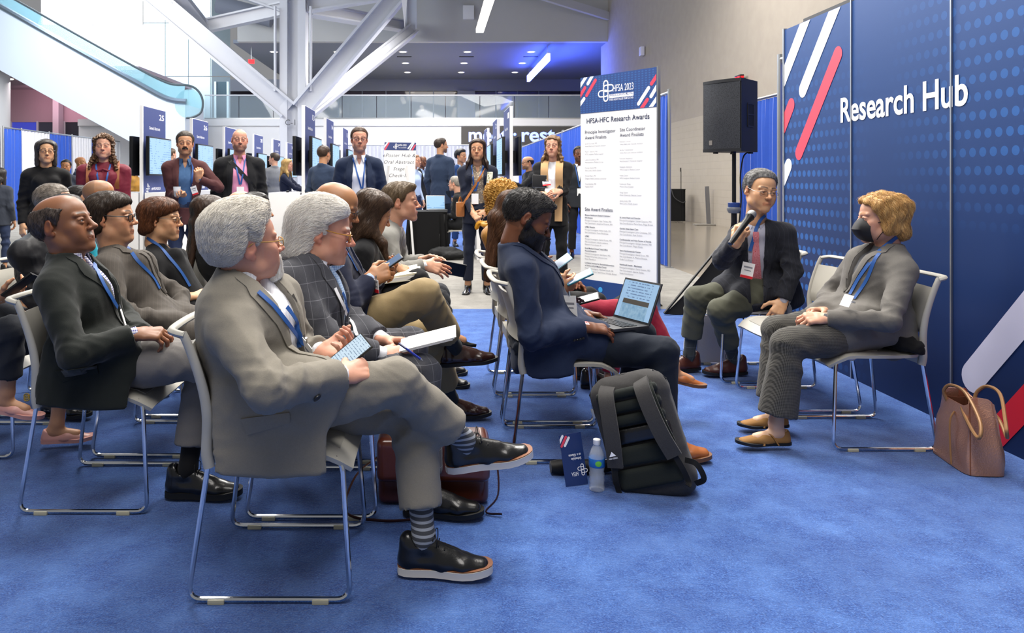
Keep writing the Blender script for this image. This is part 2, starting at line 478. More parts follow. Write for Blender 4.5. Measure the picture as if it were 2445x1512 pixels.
def smooth01(x, a, b): t = np.clip((x - a) / (b - a), 0, 1); return t * t * (3 - 2 * t)
def head_colors(V, f):
    sk = np.array(hexc(f['skin'])); C = np.tile(sk, (len(V), 1)); x, y, z = np.abs(V[:, 0]), V[:, 1], V[:, 2]
    def blend(w, c):
        nonlocal C
        w = np.clip(w, 0, 1)[:, None]; C = C * (1 - w) + np.array(c) * w
    red = sk * np.array([1.12, .74, .68]); fl = f.get('flush', .35)
    blend(fl * np.exp(-((x - .045) ** 2 + (z + .028) ** 2) / .0007) * (y > .03), red)
    blend(fl * 1.2 * np.exp(-((x) ** 2 + (z + .03) ** 2) / .0004) * (y > .095), red)
    blend(.5 * (x > .074) * (np.abs(z) < .045), red)
    lipc = hexc(f['lip']) if f.get('lip') else sk * np.array([.86, .58, .55])
    blend(.8 * (y > .072) * smooth01(.029 - x, 0, .006) * smooth01(.0125 - np.abs(z + .068), 0, .005), lipc)
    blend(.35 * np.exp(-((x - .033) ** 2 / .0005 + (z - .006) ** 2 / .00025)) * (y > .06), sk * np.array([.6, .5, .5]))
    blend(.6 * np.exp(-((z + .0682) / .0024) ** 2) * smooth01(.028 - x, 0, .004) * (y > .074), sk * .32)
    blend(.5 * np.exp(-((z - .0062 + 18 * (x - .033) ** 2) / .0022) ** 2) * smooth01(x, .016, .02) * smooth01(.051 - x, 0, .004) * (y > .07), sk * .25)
    hc = hexc(f.get('hair_col', '#222')); br = f.get('brow', .8)
    zz = .0285 + .004 * np.sin((x - .012) * 70)
    blend(br * (y > .06) * smooth01(x, .009, .014) * smooth01(.053 - x, 0, .008) * smooth01(.0062 - np.abs(z - zz), 0, .003), hexc(f['brow_col']) if f.get('brow_col') else hc)
    st = f.get('stubble', 0)
    if st:
        w = smooth01(-.03 - z, 0, .02) * smooth01(y, -.02, .03) * (1 - smooth01(.022 - x, 0, .006) * smooth01(.009 - np.abs(z + .068), 0, .004))
        w = w * (1 - .75 * smooth01(x, .02, .028) * smooth01(z, -.062, -.045))
        blend(st * w * smooth01(z, -.135, -.115), hexc(f['beard_col']) if f.get('beard_col') else hc)
    sh = f.get('shaved', 0)
    if sh: blend(sh * smooth01(z, .03, .07) * (y < .06) + sh * (y < -.03) * (z > -.05), hc)
    return C

def hand_mesh(right=True, curl=(25, 30, 35, 40), thumb=(30, 20), spread=4, vox=.0032, sc=1.0, fore=None):
    """five separate fingers; x right, y towards the fingertips, z back of the hand; wrist at the origin"""
    m = -1 if right else 1                                 # thumb side
    sd = SDF(vox)
    sd.limb((0, -.02, 0), (0, .03, 0), (.028, .021), (.036, .016), k=.015, side=(1, 0, 0))
    sd.limb((m * .012, .03, .001), (m * .020, .088, .002), (.02, .0145), (.021, .0115), k=.015, side=(1, 0, 0))
    sd.limb((-m * .014, .03, 0), (-m * .022, .08, -.001), (.02, .0145), (.019, .011), k=.015, side=(1, 0, 0))
    if fore is not None: sd.limb((0, 0, 0), fore, (.028, .022), (.03, .026), k=.015, side=(1, 0, 0))
    else: sd.limb((0, 0, 0), (0, -.09, 0), (.029, .022), (.034, .03), k=.015, side=(1, 0, 0))
    L = [(.030, .09, .042, .026, .021), (.010, .094, .046, .03, .022), (-.011, .09, .043, .028, .021), (-.030, .081, .034, .021, .019)]
    for i, (bx, by, l1, l2, l3) in enumerate(L):
        b = math.radians(curl[i]); p = A3(m * bx, by - .01, .0); a = 0
        sp = math.radians(spread * (1.5 - i)) * m
        sd.limb((m * bx * .8, by - .035, 0), p, .010, .0098, k=.010)
        r = [.0098, .0088, .0078, .0062] if i < 3 else [.0086, .0078, .0068, .0055]
        for j, l in enumerate((l1, l2, l3)):
            a += b * (1.0, 1.15, .7)[j]
            q = p + l * A3(math.sin(sp) * math.cos(a), math.cos(sp) * math.cos(a), -math.sin(a))
            sd.limb(p, q, r[j], r[j + 1], k=.0045); p = q
    t0, t1 = map(math.radians, thumb)
    p = A3(m * .026, .018, -.006); dirs = [(math.radians(58) - t0 * .3, t0 * .45), (math.radians(38) - t0 * .5, t0 * .8 + .1), (math.radians(22) - t1, t0 * .8 + t1 * .6)]
    for j, (az, el) in enumerate(dirs):
        l = (.042, .034, .027)[j]; q = p + l * A3(m * math.sin(az) * math.cos(el), math.cos(az) * math.cos(el), -math.sin(el))
        sd.limb(p, q, (.0155, .0115, .0098)[j], (.0115, .0098, .0072)[j], k=.008 if j else .016); p = q
    V, Q = sd.mesh(); return V * sc, Q

def shoe_parts(kind, L=.285):
    """foot frame: x right, y toe, z up, sole on z=0, ankle above the origin. returns upper (V,Q), sole outline"""
    sd = SDF(.0055 if kind != 'far' else .012); f = L / .285
    heelz = {'pump': .055, 'boot': .03}.get(kind, 0)
    def P(x, y, z): return A3(x * f, y * f, z * f + heelz * f * smooth01(np.array(.06 - y), 0, .1))
    if kind in ('dress', 'sneaker', 'boot', 'far'):
        sd.limb(P(0, -.045, .04), P(0, -.04, .078), .034 * f, .031 * f, k=.02)
        sd.limb(P(0, -.045, .034), P(0, .06, .036), (.032 * f, .034 * f), (.039 * f, .034 * f), k=.016, side=(1, 0, 0))
        sd.limb(P(0, .06, .034), P(0, .12, .03), (.04 * f, .034 * f), (.043 * f, .029 * f), k=.016, side=(1, 0, 0))
        sd.limb(P(0, .12, .03), P(0, .178, .027), (.043 * f, .029 * f), (.033 * f, .022 * f), k=.016, side=(1, 0, 0))
        sd.limb(P(0, -.045, .05), P(0, -.05, .1), .03 * f, .026 * f, k=.02)
        sd.limb(P(0, .0, .082), P(0, .09, .052), .029 * f, .026 * f, k=.02)
        if kind != 'boot': sd.limb(P(0, -.022, .17), P(0, -.012, .10), .031 * f, .027 * f, k=.004, sub=True)
        else: sd.limb(P(0, -.015, .05), P(0, -.02, .19), .042 * f, .044 * f, k=.03)
    else:                                                  # low-cut court shoe or flat
        fl = kind != 'pump'; sd.limb(P(0, -.045, .03), P(0, -.045, .058 if fl else .05), .032 * f, .03 * f, k=.015)
        sd.limb(P(0, -.045, .024), P(0, .06, .022), (.032 * f, (.034 if fl else .024) * f), (.038 * f, (.034 if fl else .024) * f), k=.015, side=(1, 0, 0))
        sd.limb(P(0, .06, .024), P(0, .185 if kind == 'pump' else .175, .015), (.041 * f, (.036 if fl else .026) * f), ((.012 if kind == 'pump' else .032) * f, (.02 if fl else .014) * f), k=.02, side=(1, 0, 0))
        sd.limb(P(0, -.035, .085 if fl else .075), P(0, .06 if fl else .055, .075 if fl else .062), (.027 if fl else .036) * f, (.026 if fl else .034) * f, k=.006, sub=True)
    lo = 0.0
    sd.custom(lambda p: p[..., 2] - (.012 * f + heelz * f * smooth01(.06 * f - p[..., 1], 0, .1 * f)), A3(-.1, -.12, -.05), A3(.1, .25, .06), k=.002, sub=True)
    V, Q = sd.mesh(); return V, Q, f, heelz
def sole_mesh(mb, T, kind, f, heelz, th=.02, grow=1.0):
    ys = np.array([-.083, -.078, -.06, -.03, 0, .03, .06, .09, .12, .15, .175, .195, .208, .212]); 
    hw = np.array([.006, .022, .032, .035, .034, .034, .038, .044, .047, .047, .043, .034, .02, .006])
    if kind == 'pump': hw = np.array([.004, .016, .027, .028, .022, .022, .03, .037, .037, .031, .022, .012, .005, .002])
    n = len(ys); rows = []
    for z0 in (0, .35, 1.0):
        g = (1.0 if z0 == 1.0 else .96) * grow
        pts = [(w * g, y) for w, y in zip(hw, ys)] + [(-w * g, y) for w, y in zip(hw[::-1], ys[::-1])]
        row = []
        for x, y in pts:
            base = heelz * float(smooth01(np.array(.06 - y), 0, .1)) * f
            toe = .010 * f * float(smooth01(np.array(y), .12, .21)) 
            bz = base + toe
            if heelz and y < .0 - .02 and z0 == 0: bz = 0
            row.append(T(A3(x * f, y * f, bz + (z0 * th if not (heelz and y < -.02 and z0 == 0) else 0))))
        rows.append(row)
    m = len(rows[0]); vs = [p for r in rows for p in r]; fs = []
    for i in range(len(rows) - 1):
        for k in range(m): fs.append([i * m + k, i * m + (k + 1) % m, (i + 1) * m + (k + 1) % m, (i + 1) * m + k])
    h = m // 2
    for base, flip in ((0, True), ((len(rows) - 1) * m, False)):
        for k in range(h - 1):
            q = [base + k, base + k + 1, base + m - 2 - k, base + m - 1 - k]; fs.append(q[::-1] if flip else q)
    mb.add(vs, fs)

HAIR_FLOW = {}
def hair_mesh(style, f, vox, hq):
    """returns V,Q in head frame and a flow function for strands"""
    t = f.get('hair_t', .016); sd = SDF(vox); base = cranium(SDF(vox), f)
    yk = [-.13, -.06, -.035, -.022, .012, .03, .042, .062, .085, .12]
    zk = {'short': [-.08, -.065, -.03, .03, .002, .034, .062, .076, .082, .086],
          'receding': [-.085, -.07, -.03, .03, .0, .03, .07, .095, .1, .11]}.get(style, [-.085, -.07, -.03, .03, .0, .03, .055, .066, .074, .08])
    lift = f.get('hairline', 0)
    def cap(th, lo_z=None, top=None):
        def fn(p):
            g = (np.interp(p[..., 1], yk, zk) + lift * (p[..., 1] > .03) - p[..., 2]) * .8
            if top is not None: g = np.maximum(g, (p[..., 2] - top(p)) * .8)
            d = sdf_at(base, p) - th * np.clip(.2 - g / .045, .08, 1) * (1 + f.get('hair_top', 0) * smooth01(p[..., 2], .04, .11)) - .001
            d = np.maximum(d, g)
            return d
        return fn
    lo, hi = A3(-.12, -.15, -.11), A3(.12, .13, .15)
    flow = 'back'
    if style in ('short', 'receding'): sd.custom(cap(t), lo, hi, k=.006)
    elif style == 'sides':
        sd.custom(cap(t, top=lambda p: f.get('side_top', .055) - .35 * np.maximum(p[..., 1] + .01, 0)), lo, hi, k=.006); flow = 'down'
    elif style == 'quiff':
        sd.custom(cap(t), lo, hi, k=.006); qf = f.get('quiff', 1.0); sd.limb((-.036, .062, .098), (.036, .062, .098), .018 * qf, k=.02); sd.limb((-.03, .088, .1), (.03, .088, .1), .011 * qf, k=.02); flow = 'up'
    elif style in ('bob', 'bowl', 'long', 'wavy', 'curly', 'afro', 'flow'):
        if style == 'afro': sd.ell((0, -.02, .05), (.098, .115, .098), k=.02); sd.limb((0, -.07, .03), (0, -.075, -.06), (.07, .045), (.06, .035), k=.02, side=(1, 0, 0)); flow = 'out'
        elif style == 'flow':
            sd.custom(cap(t), lo, hi, k=.01)
            sd.ell((0, -.03, .055), (.086, .105, .085), k=.02)
            sd.limb((0, -.09, .03), (0, -.115, -.075), (.075, .045), (.06, .035), k=.03, side=(1, 0, 0))
            for s in (-1, 1): sd.limb((s * .074, -.035, .045), (s * .066, -.075, -.08), (.018, .035), (.016, .032), k=.02, side=(1, 0, 0))
            sd.limb((-.05, .055, .09), (.05, .055, .09), .026, k=.02); flow = 'back'
        else:
            ln = f.get('len', {'bob': -.13, 'bowl': -.06, 'long': -.36, 'wavy': -.11, 'curly': -.25}[style]); vol = f.get('vol', 1.0)
            sd.ell((0, -.022, .05), (.086 * vol, .106 * vol, .083), k=.02)
            sd.ell((0, .03, .07), (.072 * vol, .07, .052), k=.025)
            w = .07 * vol
            dn_ = unit(A3(f.get('down', (0, 0, -1)))); nape = A3(0, -.085, -.06)
            if ln > -.2: sd.limb((0, -.055, .03), (0, -.085, ln), (.08 * vol, .055), (w, .035), k=.03, side=(1, 0, 0))
            else:
                sd.limb((0, -.055, .03), nape, (.08 * vol, .055), (w * 1.05, .045), k=.03, side=(1, 0, 0))
                sd.limb(nape, nape + dn_ * (-ln - .06) + A3(0, -.05, 0), (w * 1.05, .042), (w * 1.1, .026), k=.03, side=(1, 0, 0))
            ys = -.005 if style != 'bowl' else -.045
            for s in (-1, 1):
                e = ln + (.03 if style != 'bowl' else .02); kx = .072 * vol
                sd.limb((s * kx, ys, .05), (s * kx * 1.02, ys - .005, max(e, -.12)), (.022, .04), (.022, .038), k=.025, side=(1, 0, 0))
                if ln < -.2 and f.get('front', 1):
                    e0 = A3(s * kx * 1.02, ys - .01, -.09); fwd_ = f.get('fall', .075); e1 = e0 + dn_ * .06 + A3(s * .02, fwd_ * .6, 0); e2 = e0 + dn_ * (-ln - .09) + A3(s * .022, fwd_ + .015, 0)
                    sd.limb(e0, e1, (.024, .035), (.032, .026), k=.025, side=(1, 0, 0)); sd.limb(e1, e2, (.032, .026), (.034, .014), k=.025, side=(1, 0, 0))
            flow = 'down'
        fw = f.get('facew', .06)
        ztop = f.get('bang', .086)
        def face(p):
            x = np.abs(p[..., 0]); return np.maximum(np.maximum((x - fw - .35 * np.maximum(-p[..., 2] - .06, 0)) * .9, f.get('facey', .022) - p[..., 1] - f.get('sweep', 0) * np.maximum(p[..., 2], 0)), (p[..., 2] - (ztop - 6 * x * x)) * .8)
        if style == 'afro':
            fw2 = .07
            def face(p):
                return np.maximum(np.maximum(np.abs(p[..., 0]) - .11, -.005 - p[..., 1]), p[..., 2] - (.03 + .5 * np.maximum(p[..., 1], 0)))
        if style == 'flow':
            def face(p): return np.maximum(np.maximum(np.abs(p[..., 0]) - .1, .022 - p[..., 1] - .3 * np.maximum(p[..., 2], 0)), p[..., 2] - (.035 + .45 * np.maximum(p[..., 1], 0)))
        sd.custom(face, A3(-.14, -.03, -.6), A3(.14, .2, .12), k=.012, sub=True)
    V, Q = sd.mesh(); N = vnormals(V, Q)
    nz = f.get('hair_noise', .0005); rg = np.random.RandomState(len(style) * 7 + int(1000 * t))
    fr = f.get('hair_freq', 210); h = np.zeros(len(V))
    for k in range(5):
        d = rg.normal(size=3); d[2] *= .35 if style in ('long', 'bob', 'flow', 'wavy') else 1; d = unit(d)
        if style in ('curly', 'afro'): h += np.sin(V @ d * fr + rg.uniform(0, 6)) * np.sin(V @ unit(rg.normal(size=3)) * fr + rg.uniform(0, 6))
        else: h += np.sin(V @ d * fr * (1 + .4 * k) + 2 * np.sin(V[:, 2] * 30 + k)) / (1 + .3 * k)
    V = V + N * (h * nz)[:, None]
    return V, Q, flow

def strands(V, Q, flow, n, length=.05, r=.0007, seed=1, lift=.004, wav=0.0):
    """fine locks following the surface of a hair mass; all strands of a head in one mesh"""
    rg = np.random.RandomState(seed); bvh = BVHTree.FromPolygons(V.tolist(), Q.tolist())
    tri = V[Q]; ar = np.linalg.norm(np.cross(tri[:, 2] - tri[:, 0], tri[:, 3] - tri[:, 1]), axis=1); ar /= ar.sum()
    idx = rg.choice(len(Q), n, p=ar); st = 5; w = rg.dirichlet((1, 1, 1, 1), n)
    p = (tri[idx] * w[:, :, None]).sum(1); ph = rg.uniform(0, 6, n); jit = rg.normal(size=(n, 3)) * .25; PP = []; NN = []
    fn = bvh.find_nearest
    for k in range(st):
        hit = [fn(q) for q in p.tolist()]
        nr = np.array([h[1][:] for h in hit]); q = np.array([h[0][:] for h in hit]) + nr * (.0012 + lift * rg.uniform(.2, 1, n) * (k / st) ** 1.5)[:, None]
        PP.append(q); NN.append(nr); z = np.zeros(n)
        if flow == 'down': d = np.stack([z, z - .25, z - 1], 1)
        elif flow == 'up': f_ = q[:, 1] > 0; d = np.stack([z, np.where(f_, .55, -.2), np.where(f_, .75, -.6)], 1)
        elif flow == 'out': d = rg.normal(size=(n, 3))
        else: d = np.stack([q[:, 0] * 4, z - 1, -.15 - np.maximum(0, -q[:, 1]) * 9 + np.maximum(0, q[:, 1]) * 3], 1)
        d = d / np.linalg.norm(d, axis=1, keepdims=True) + jit + wav * np.stack([np.sin(ph + k * 1.7), np.cos(ph + k * 1.3), z], 1)
        d -= nr * (d * nr).sum(1, keepdims=True); d /= np.linalg.norm(d, axis=1, keepdims=True) + 1e-9; p = q + d * length / st
    P = np.stack(PP, 1); N = np.stack(NN, 1); T = np.gradient(P, axis=1); S_ = np.cross(T, N); S_ /= np.linalg.norm(S_, axis=2, keepdims=True) + 1e-9
    rr = np.array([r, r * 1.1, r, r * .8, r * .3])[None, :, None]
    R3 = np.stack([P + S_ * rr, P + N * rr, P - S_ * rr], 2).reshape(-1, 3)          # n, st, 3
    Q2 = []
    for k in range(st - 1):
        for j in range(3):
            b0 = np.arange(n) * st * 3 + k * 3; Q2.append(np.stack([b0 + j, b0 + (j + 1) % 3, b0 + 3 + (j + 1) % 3, b0 + 3 + j], 1))
    return R3, np.concatenate(Q2)

def hair_mat(name, col, col2=None, rough=.45):
    if name in MATS: return MATS[name]
    t = NT(name); c = hexc(col); c2 = hexc(col2) if col2 else tuple(min(1, x * 1.7 + .01) for x in c)
    v = t.scaled((1, 1, .3)); f = t.noise(260, 3, .6, v); g = t.noise(45, 3, .6, v)
    m = t.math('MULTIPLY_ADD', t.math('ADD', t.math('MULTIPLY', f, .5), t.math('MULTIPLY', g, .5)), 3.0, -1.0, clamp=True)
    t.base(t.mix(m, c, c2)); t.set(Roughness=rough, Specular_IOR_Level=.3); t.bump(f, .3, .0012); MATS[name] = t.m; return t.m
def skin_mat():
    if 'skin' in MATS: return MATS['skin']
    t = NT('skin'); a = t.n('ShaderNodeAttribute', attribute_name='Col')
    f = t.noise(90, 4, .6, t.obj()); t.base(t.mix(.35, a.outputs['Color'], t.mix(f, (.42, .36, .34), (.62, .6, .6)), 'OVERLAY'))
    t.set(Roughness=.46, Subsurface_Weight=.08, Subsurface_Scale=.02, Specular_IOR_Level=.4)
    t.b.inputs['Subsurface Radius'].default_value = (1, .35, .2)
    t.bump(t.noise(500, 3, .6, t.obj()), .12, .001); MATS['skin'] = t.m; return t.m
def eye_mat():
    if 'eye' in MATS: return MATS['eye']
    t = NT('eye'); a = t.n('ShaderNodeAttribute', attribute_name='Col'); t.base(a.outputs['Color']); t.set(Roughness=.12); MATS['eye'] = t.m; return t.m
def set_col(me, C):
    at_ = me.color_attributes.new('Col', 'FLOAT_COLOR', 'POINT')
    d = np.ones((len(C), 4), np.float32); d[:, :3] = C; at_.data.foreach_set('color', d.ravel())

def ik(a, b, l1, l2, pole):
    a, b, pole = A3(a), A3(b), unit(pole); d = b - a; D = min(np.linalg.norm(d), (l1 + l2) * .995); u = unit(d)
    x = (l1 * l1 - l2 * l2 + D * D) / (2 * D); h = math.sqrt(max(l1 * l1 - x * x, 0)); p = unit(pole - u * np.dot(pole, u))
    return a + u * x + p * h

def pose(kind, loc, yaw, h=1.75, lean=0.0, sit_z=.45, wr=None, poles=None, wide=1.0, **over):
    """joints of a standing or seated figure at loc, facing yaw (degrees; 0 = +X). wrists in body frame (right, forward, up)."""
    s = h / 1.78; R = body_R(yaw); o = A3(loc); J = {}
    def W(x, y, z): return o + R @ A3(x, y, z)
    if kind == 'stand':
        L = dict(pelvis=(0, 0, .95), neck=(0, -.015, 1.475), head=(0, .02, 1.648), shR=(.178 * wide, -.01, 1.40), shL=(-.178 * wide, -.01, 1.40),
                 hipR=(.09, 0, .92), hipL=(-.09, 0, .92), knR=(.1, .02, .5), knL=(-.1, .02, .5), anR=(.11, -.02, .085 / s), anL=(-.11, -.02, .085 / s))
        dw = dict(R=(.22, .06, .87), L=(-.22, .06, .87))
    else:
        z = sit_z / s
        L = dict(pelvis=(0, 0, z + .1), neck=(0, -.07 + lean * .5, z + .615), head=(0, -.03 + lean * .62, z + .79), shR=(.178 * wide, -.06 + lean * .48, z + .545), shL=(-.178 * wide, -.06 + lean * .48, z + .545),
                 hipR=(.095, .0, z + .085), hipL=(-.095, .0, z + .085), knR=(.12, .45, z + .08), knL=(-.12, .45, z + .08), anR=(.12, .43, .085 / s), anL=(-.12, .43, .085 / s))
        dw = dict(R=(.1, .3, z + .2), L=(-.1, .3, z + .2))
    for k, v in L.items(): J[k] = W(*(A3(v) * s))
    for sd_, sg in (('R', 1), ('L', -1)):
        w = (wr or {}).get(sd_, dw[sd_]); J['wr' + sd_] = W(*(A3(w) * s))
        pl = (poles or {}).get(sd_, (sg * .3, -.7, -.5)); J['el' + sd_] = ik(J['sh' + sd_], J['wr' + sd_], .295 * s, .26 * s, R @ A3(pl))
    J['toeR'] = R @ unit(A3(.2, 1, 0)); J['toeL'] = R @ unit(A3(-.2, 1, 0)); J['s'] = s
    for k, v in over.items(): J[k] = A3(v) if not isinstance(v, (int, float)) else v
    return J

class Person: pass
def person(label, J, S, group=None):
    """one figure: continuous skin mesh + garments, hair and accessories as parts"""
    q = S.get('q', 1); s = J.get('s', 1.0); b = S.get('bulk', 1.0); seed = S.get('seed', 1)
    pel, neck = A3(J['pelvis']), A3(J['neck']); up = unit(neck - pel)
    rt = unit(A3(J['shR']) - A3(J['shL'])); rt = unit(rt - up * np.dot(rt, up)); fw = np.cross(up, rt)
    base = A3(pel[0], pel[1], S.get('base_z', 0.0)); root = thing('person', label, 'person', base, 0, group)
    X = Person(); X.root = root; X.base = base; X.up, X.rt, X.fw, X.neck, X.pel, X.J = up, rt, fw, neck, pel, J
    vox = {2: .0085, 1: .011, 0: .017}[q]; X.bvh = {}
    def out(name, V, Q, m, parent=root, col=None):
        me = mesh_np(name, V - base, Q, m)
        if col is not None: set_col(me, col)
        return link(name, me, parent)
    # --- head, neck, hands, hidden core -> one skin mesh
    f = dict(S['face']); hs = S.get('hs', 1.0) * (s ** .4); HR = head_R(S.get('yaw', 0), S.get('pitch', 0), S.get('roll', 0)); hc = A3(J['head'])
    def TH(p): return hc + (np.asarray(p) * hs) @ HR.T
    X.TH = TH; X.HR = HR
    nl = ((neck - hc) @ HR) / hs
    f.setdefault('neckw', .056)
    hv = {2: .0036, 1: .0046, 0: .0075}[q]
    V, Q = head_sdf(hv, f, nl + unit(nl) * -.02).mesh(); C = head_colors(V, f); VV = [TH(V)]; QQ = [Q]; CC = [C]; X.headV = V
    n0 = len(V); sk = np.array(hexc(f['skin']))
    core = SDF(.02)
    core.limb(pel, lerp(pel, neck, .9), (.10 * b, .07 * b), (.10 * b, .06), k=.03, side=rt); core.limb(J['shL'], J['shR'], .035, k=.03)
    for d in 'RL':
        core.limb(J['sh' + d], J['el' + d], .032, .028, k=.02); core.limb(J['el' + d], lerp(J['el' + d], J['wr' + d], .85), .028, .024, k=.02)
        core.limb(J['hip' + d], J['kn' + d], .055, .042, k=.03); core.limb(J['kn' + d], J['an' + d], .04, .028, k=.02)
    V, Q = core.mesh(); VV.append(V); QQ.append(Q + n0); CC.append(np.tile(sk, (len(V), 1))); n0 += len(V)
    X.hand = {}
    for d in 'RL':
        hd = S.get('hand' + d)
        if hd is None: hd = {}
        if hd == 'none' or q == 0 and not hd: continue
        fd = unit(hd.get('dir', A3(J['wr' + d]) - A3(J['el' + d]))); dn = A3(hd.get('back', A3(0, 0, 1) + rt * (.5 if d == 'R' else -.5))); dn = unit(dn - fd * np.dot(dn, fd))
        R = np.stack([np.cross(fd, dn), fd, dn], 1); sc = hd.get('sc', 1.0) * s ** .5
        fo = ((lerp(J['el' + d], J['wr' + d], .6) - J['wr' + d]) @ R) / sc
        V, Q = hand_mesh(d == 'R', hd.get('curl', (25, 28, 32, 36)), hd.get('thumb', (30, 20)), hd.get('spread', 4), .0034 if q == 2 else .0046 if q == 1 else .007, 1.0, fo)
        c = np.tile(sk, (len(V), 1)); w = (smooth01(V[:, 1], .08, .13) * .35)[:, None]; c = c * (1 - w) + sk * np.array([1.1, .78, .72]) * w
        V = A3(J['wr' + d]) + (V * sc) @ R.T; X.hand[d] = (A3(J['wr' + d]), R, sc)
        VV.append(V); QQ.append(Q + n0); CC.append(c); n0 += len(V)
    X.body = out('body', np.concatenate(VV), np.concatenate(QQ), skin_mat(), col=np.concatenate(CC))
    X.bvh['skin'] = BVHTree.FromPolygons(VV[0].tolist(), QQ[0].tolist())
    # --- eyes
    if S.get('eyes', True):
        for sg in (-1, 1):
            mb = MB(base); mb.ball((0, 0, 0), .0122, 14, 10); V = np.array(mb.v); d = V / .0122
            dv = unit(A3(S.get('gaze', 0) * 1.0, 1, S.get('gaze_z', -.05))); cs = d @ dv
            C = np.where((cs > .95)[:, None], [.01, .01, .012], np.where((cs > .82)[:, None], np.array(hexc(f.get('iris', '#3a2616'))), [.5, .46, .44]))
            V2 = TH(V + A3(sg * .033, .0832, .002)); me = mesh_np('eye', V2 - base, mb.f, eye_mat()); set_col(me, C); link('eye', me, root)
    # --- hair
    f['down'] = A3(0, 0, -1) @ HR
    st = S.get('hair', 'short')
    if st:
        V, Q, flow = hair_mesh(st, f, {2: .0038, 1: .0052, 0: .009}[q], q)
        hm = hair_mat('hair_' + S.get('hair_name', f.get('hair_col', '#222222').strip('#')), f.get('hair_col', '#222222'), f.get('hair_col2'))
        out('hair', TH(V), Q, hm); X.hairV = V
        ns = S.get('strands', {2: 2600, 1: 600, 0: 0}[q])
        if ns:
            V2, Q2 = strands(V, Q, flow, ns, f.get('strand_l', .05), f.get('strand_r', .00055), seed, f.get('strand_lift', .004), f.get('strand_w', 0.0))
            o = out('hair_strands', TH(V2), Q2, hm); o['kind'] = 'stuff'
    if S.get('beard'):
        hd_ = head_sdf(.004, f); bt = S['beard']; full = S.get('beard_kind', 'full')
        def fn(p):
            d = sdf_at(hd_, p) - bt * (1 + .5 * smooth01(-p[..., 2], .07, .11)); x = np.abs(p[..., 0]); y = p[..., 1]; z = p[..., 2]
            if full == 'full':
                g = np.maximum(z + .035 - .55 * np.maximum(.05 - y, 0), -.012 - y + .1 * 0)
                g = np.minimum(g, np.maximum(np.maximum(z - .01, y - .012), -.006 - y))
            elif full == 'goatee': g = np.maximum(np.maximum(x - .034, z + .044), .055 - y)
            else: g = np.maximum(np.maximum(np.maximum(x - .03, z + .0455), -z - .0625), .08 - y)
            mouth = np.maximum(np.maximum(x - .02, np.abs(z + .068) - .006), .085 - y)
            return np.maximum(np.maximum(d, g), -mouth)
        sd = SDF(.0042); sd.custom(fn, A3(-.095, -.02, -.15), A3(.095, .14, .02), k=.004); V, Q = sd.mesh()
        if len(V):
            bm_ = hair_mat('beard_' + f.get('beard_col', f.get('hair_col', '#222')).strip('#'), f.get('beard_col', f.get('hair_col', '#222')))
            out('beard', TH(V), Q, bm_)
            if q == 2: V2, Q2 = strands(V, Q, 'down', 700, .018, .0006, 5, .003); o = out('beard_strands', TH(V2), Q2, bm_); o['kind'] = 'stuff'
    # --- glasses
    if S.get('glasses'):
        g = S['glasses']; gm = mat('frame_' + g['col'].strip('#'), g['col'], .3, g.get('metal', 0.0)); r = g.get('r', .0016)
        ob = MB(base); w, h = g.get('w', .024), g.get('h', .017); ez, ey = g.get('z', -.002), .106; rnd = g.get('round', 3.0)
        lenses = []
        for sg in (-1, 1):
            pts = []
            for k in range(20):
                a = 2 * math.pi * k / 20; c_, s_ = math.cos(a), math.sin(a)
                x = w * math.copysign(abs(c_) ** (2 / rnd), c_); z = h * math.copysign(abs(s_) ** (2 / rnd), s_)
                pts.append(A3(sg * .034 + x, ey - .12 * abs(sg * .034 + x) * (abs(sg * .034 + x) > .03) * .5, ez + z))
            ob.tube([TH(p) for p in pts], r * hs, 6, closed=True); lens_ = MB(base); lens_.add([TH(p) for p in pts], [list(range(20))]); lenses.append(lens_)
            ob.tube([TH(p) for p in spline([(sg * (.034 + w), ey - .004, ez + h * .5), (sg * .078, .06, ez + h * .5 + .003), (sg * .084, .0, .016), (sg * .08, -.028, .004)], 4)], r * 1.1 * hs, 6)
        ob.tube([TH(p) for p in spline([(-.034 + w, ey, ez + .003), (0, ey + .006, ez + .006), (.034 - w, ey, ez + .003)], 3)], r * hs, 6)
        go = ob.build('glasses', gm, root); lm = mat('lens', '#ffffff', .02, trans=1.0, ior=1.02, alpha=.25); [l_.build('lens', lm, go) for l_ in lenses]
    # --- trousers
    hem = S.get('hem', .86)
    if S.get('pants'):
        sd = SDF(vox * 1.1); pr = S.get('pr', 1.0) * (1 if b < 1 else b ** .5); tt = S.get('taper', 1.0)
        sd.limb(lerp(J['hipL'], J['hipR'], .25) + up * .03, lerp(J['hipL'], J['hipR'], .75) + up * .03, .1 * b * s, k=.04)
        sd.limb(pel, pel + up * .09, (.135 * b * s, .09 * b * s), (.13 * b * s, .092 * b * s), k=.04, side=rt)
        for d in 'RL':
            h_, k_, a_ = A3(J['hip' + d]), A3(J['kn' + d]), A3(J['an' + d]); e = lerp(k_, a_, hem)
            sd.limb(h_, lerp(h_, k_, .5), .088 * pr * s, .08 * pr * s, k=.03); sd.limb(lerp(h_, k_, .5), k_, .08 * pr * s, .066 * pr * s, k=.03)
            sd.limb(k_, e, .066 * pr * s, .062 * pr * tt * s, k=.03, clips=[(e, a_ - k_)])
            if q == 2: sd.limb(lerp(k_, e, .93), lerp(k_, e, 1.1), .062 * pr * tt * s - .017, .062 * pr * tt * s - .017, k=.004, sub=True)
        for ex in S.get('pants_extra', []): sd.limb(*ex[0], **ex[1])
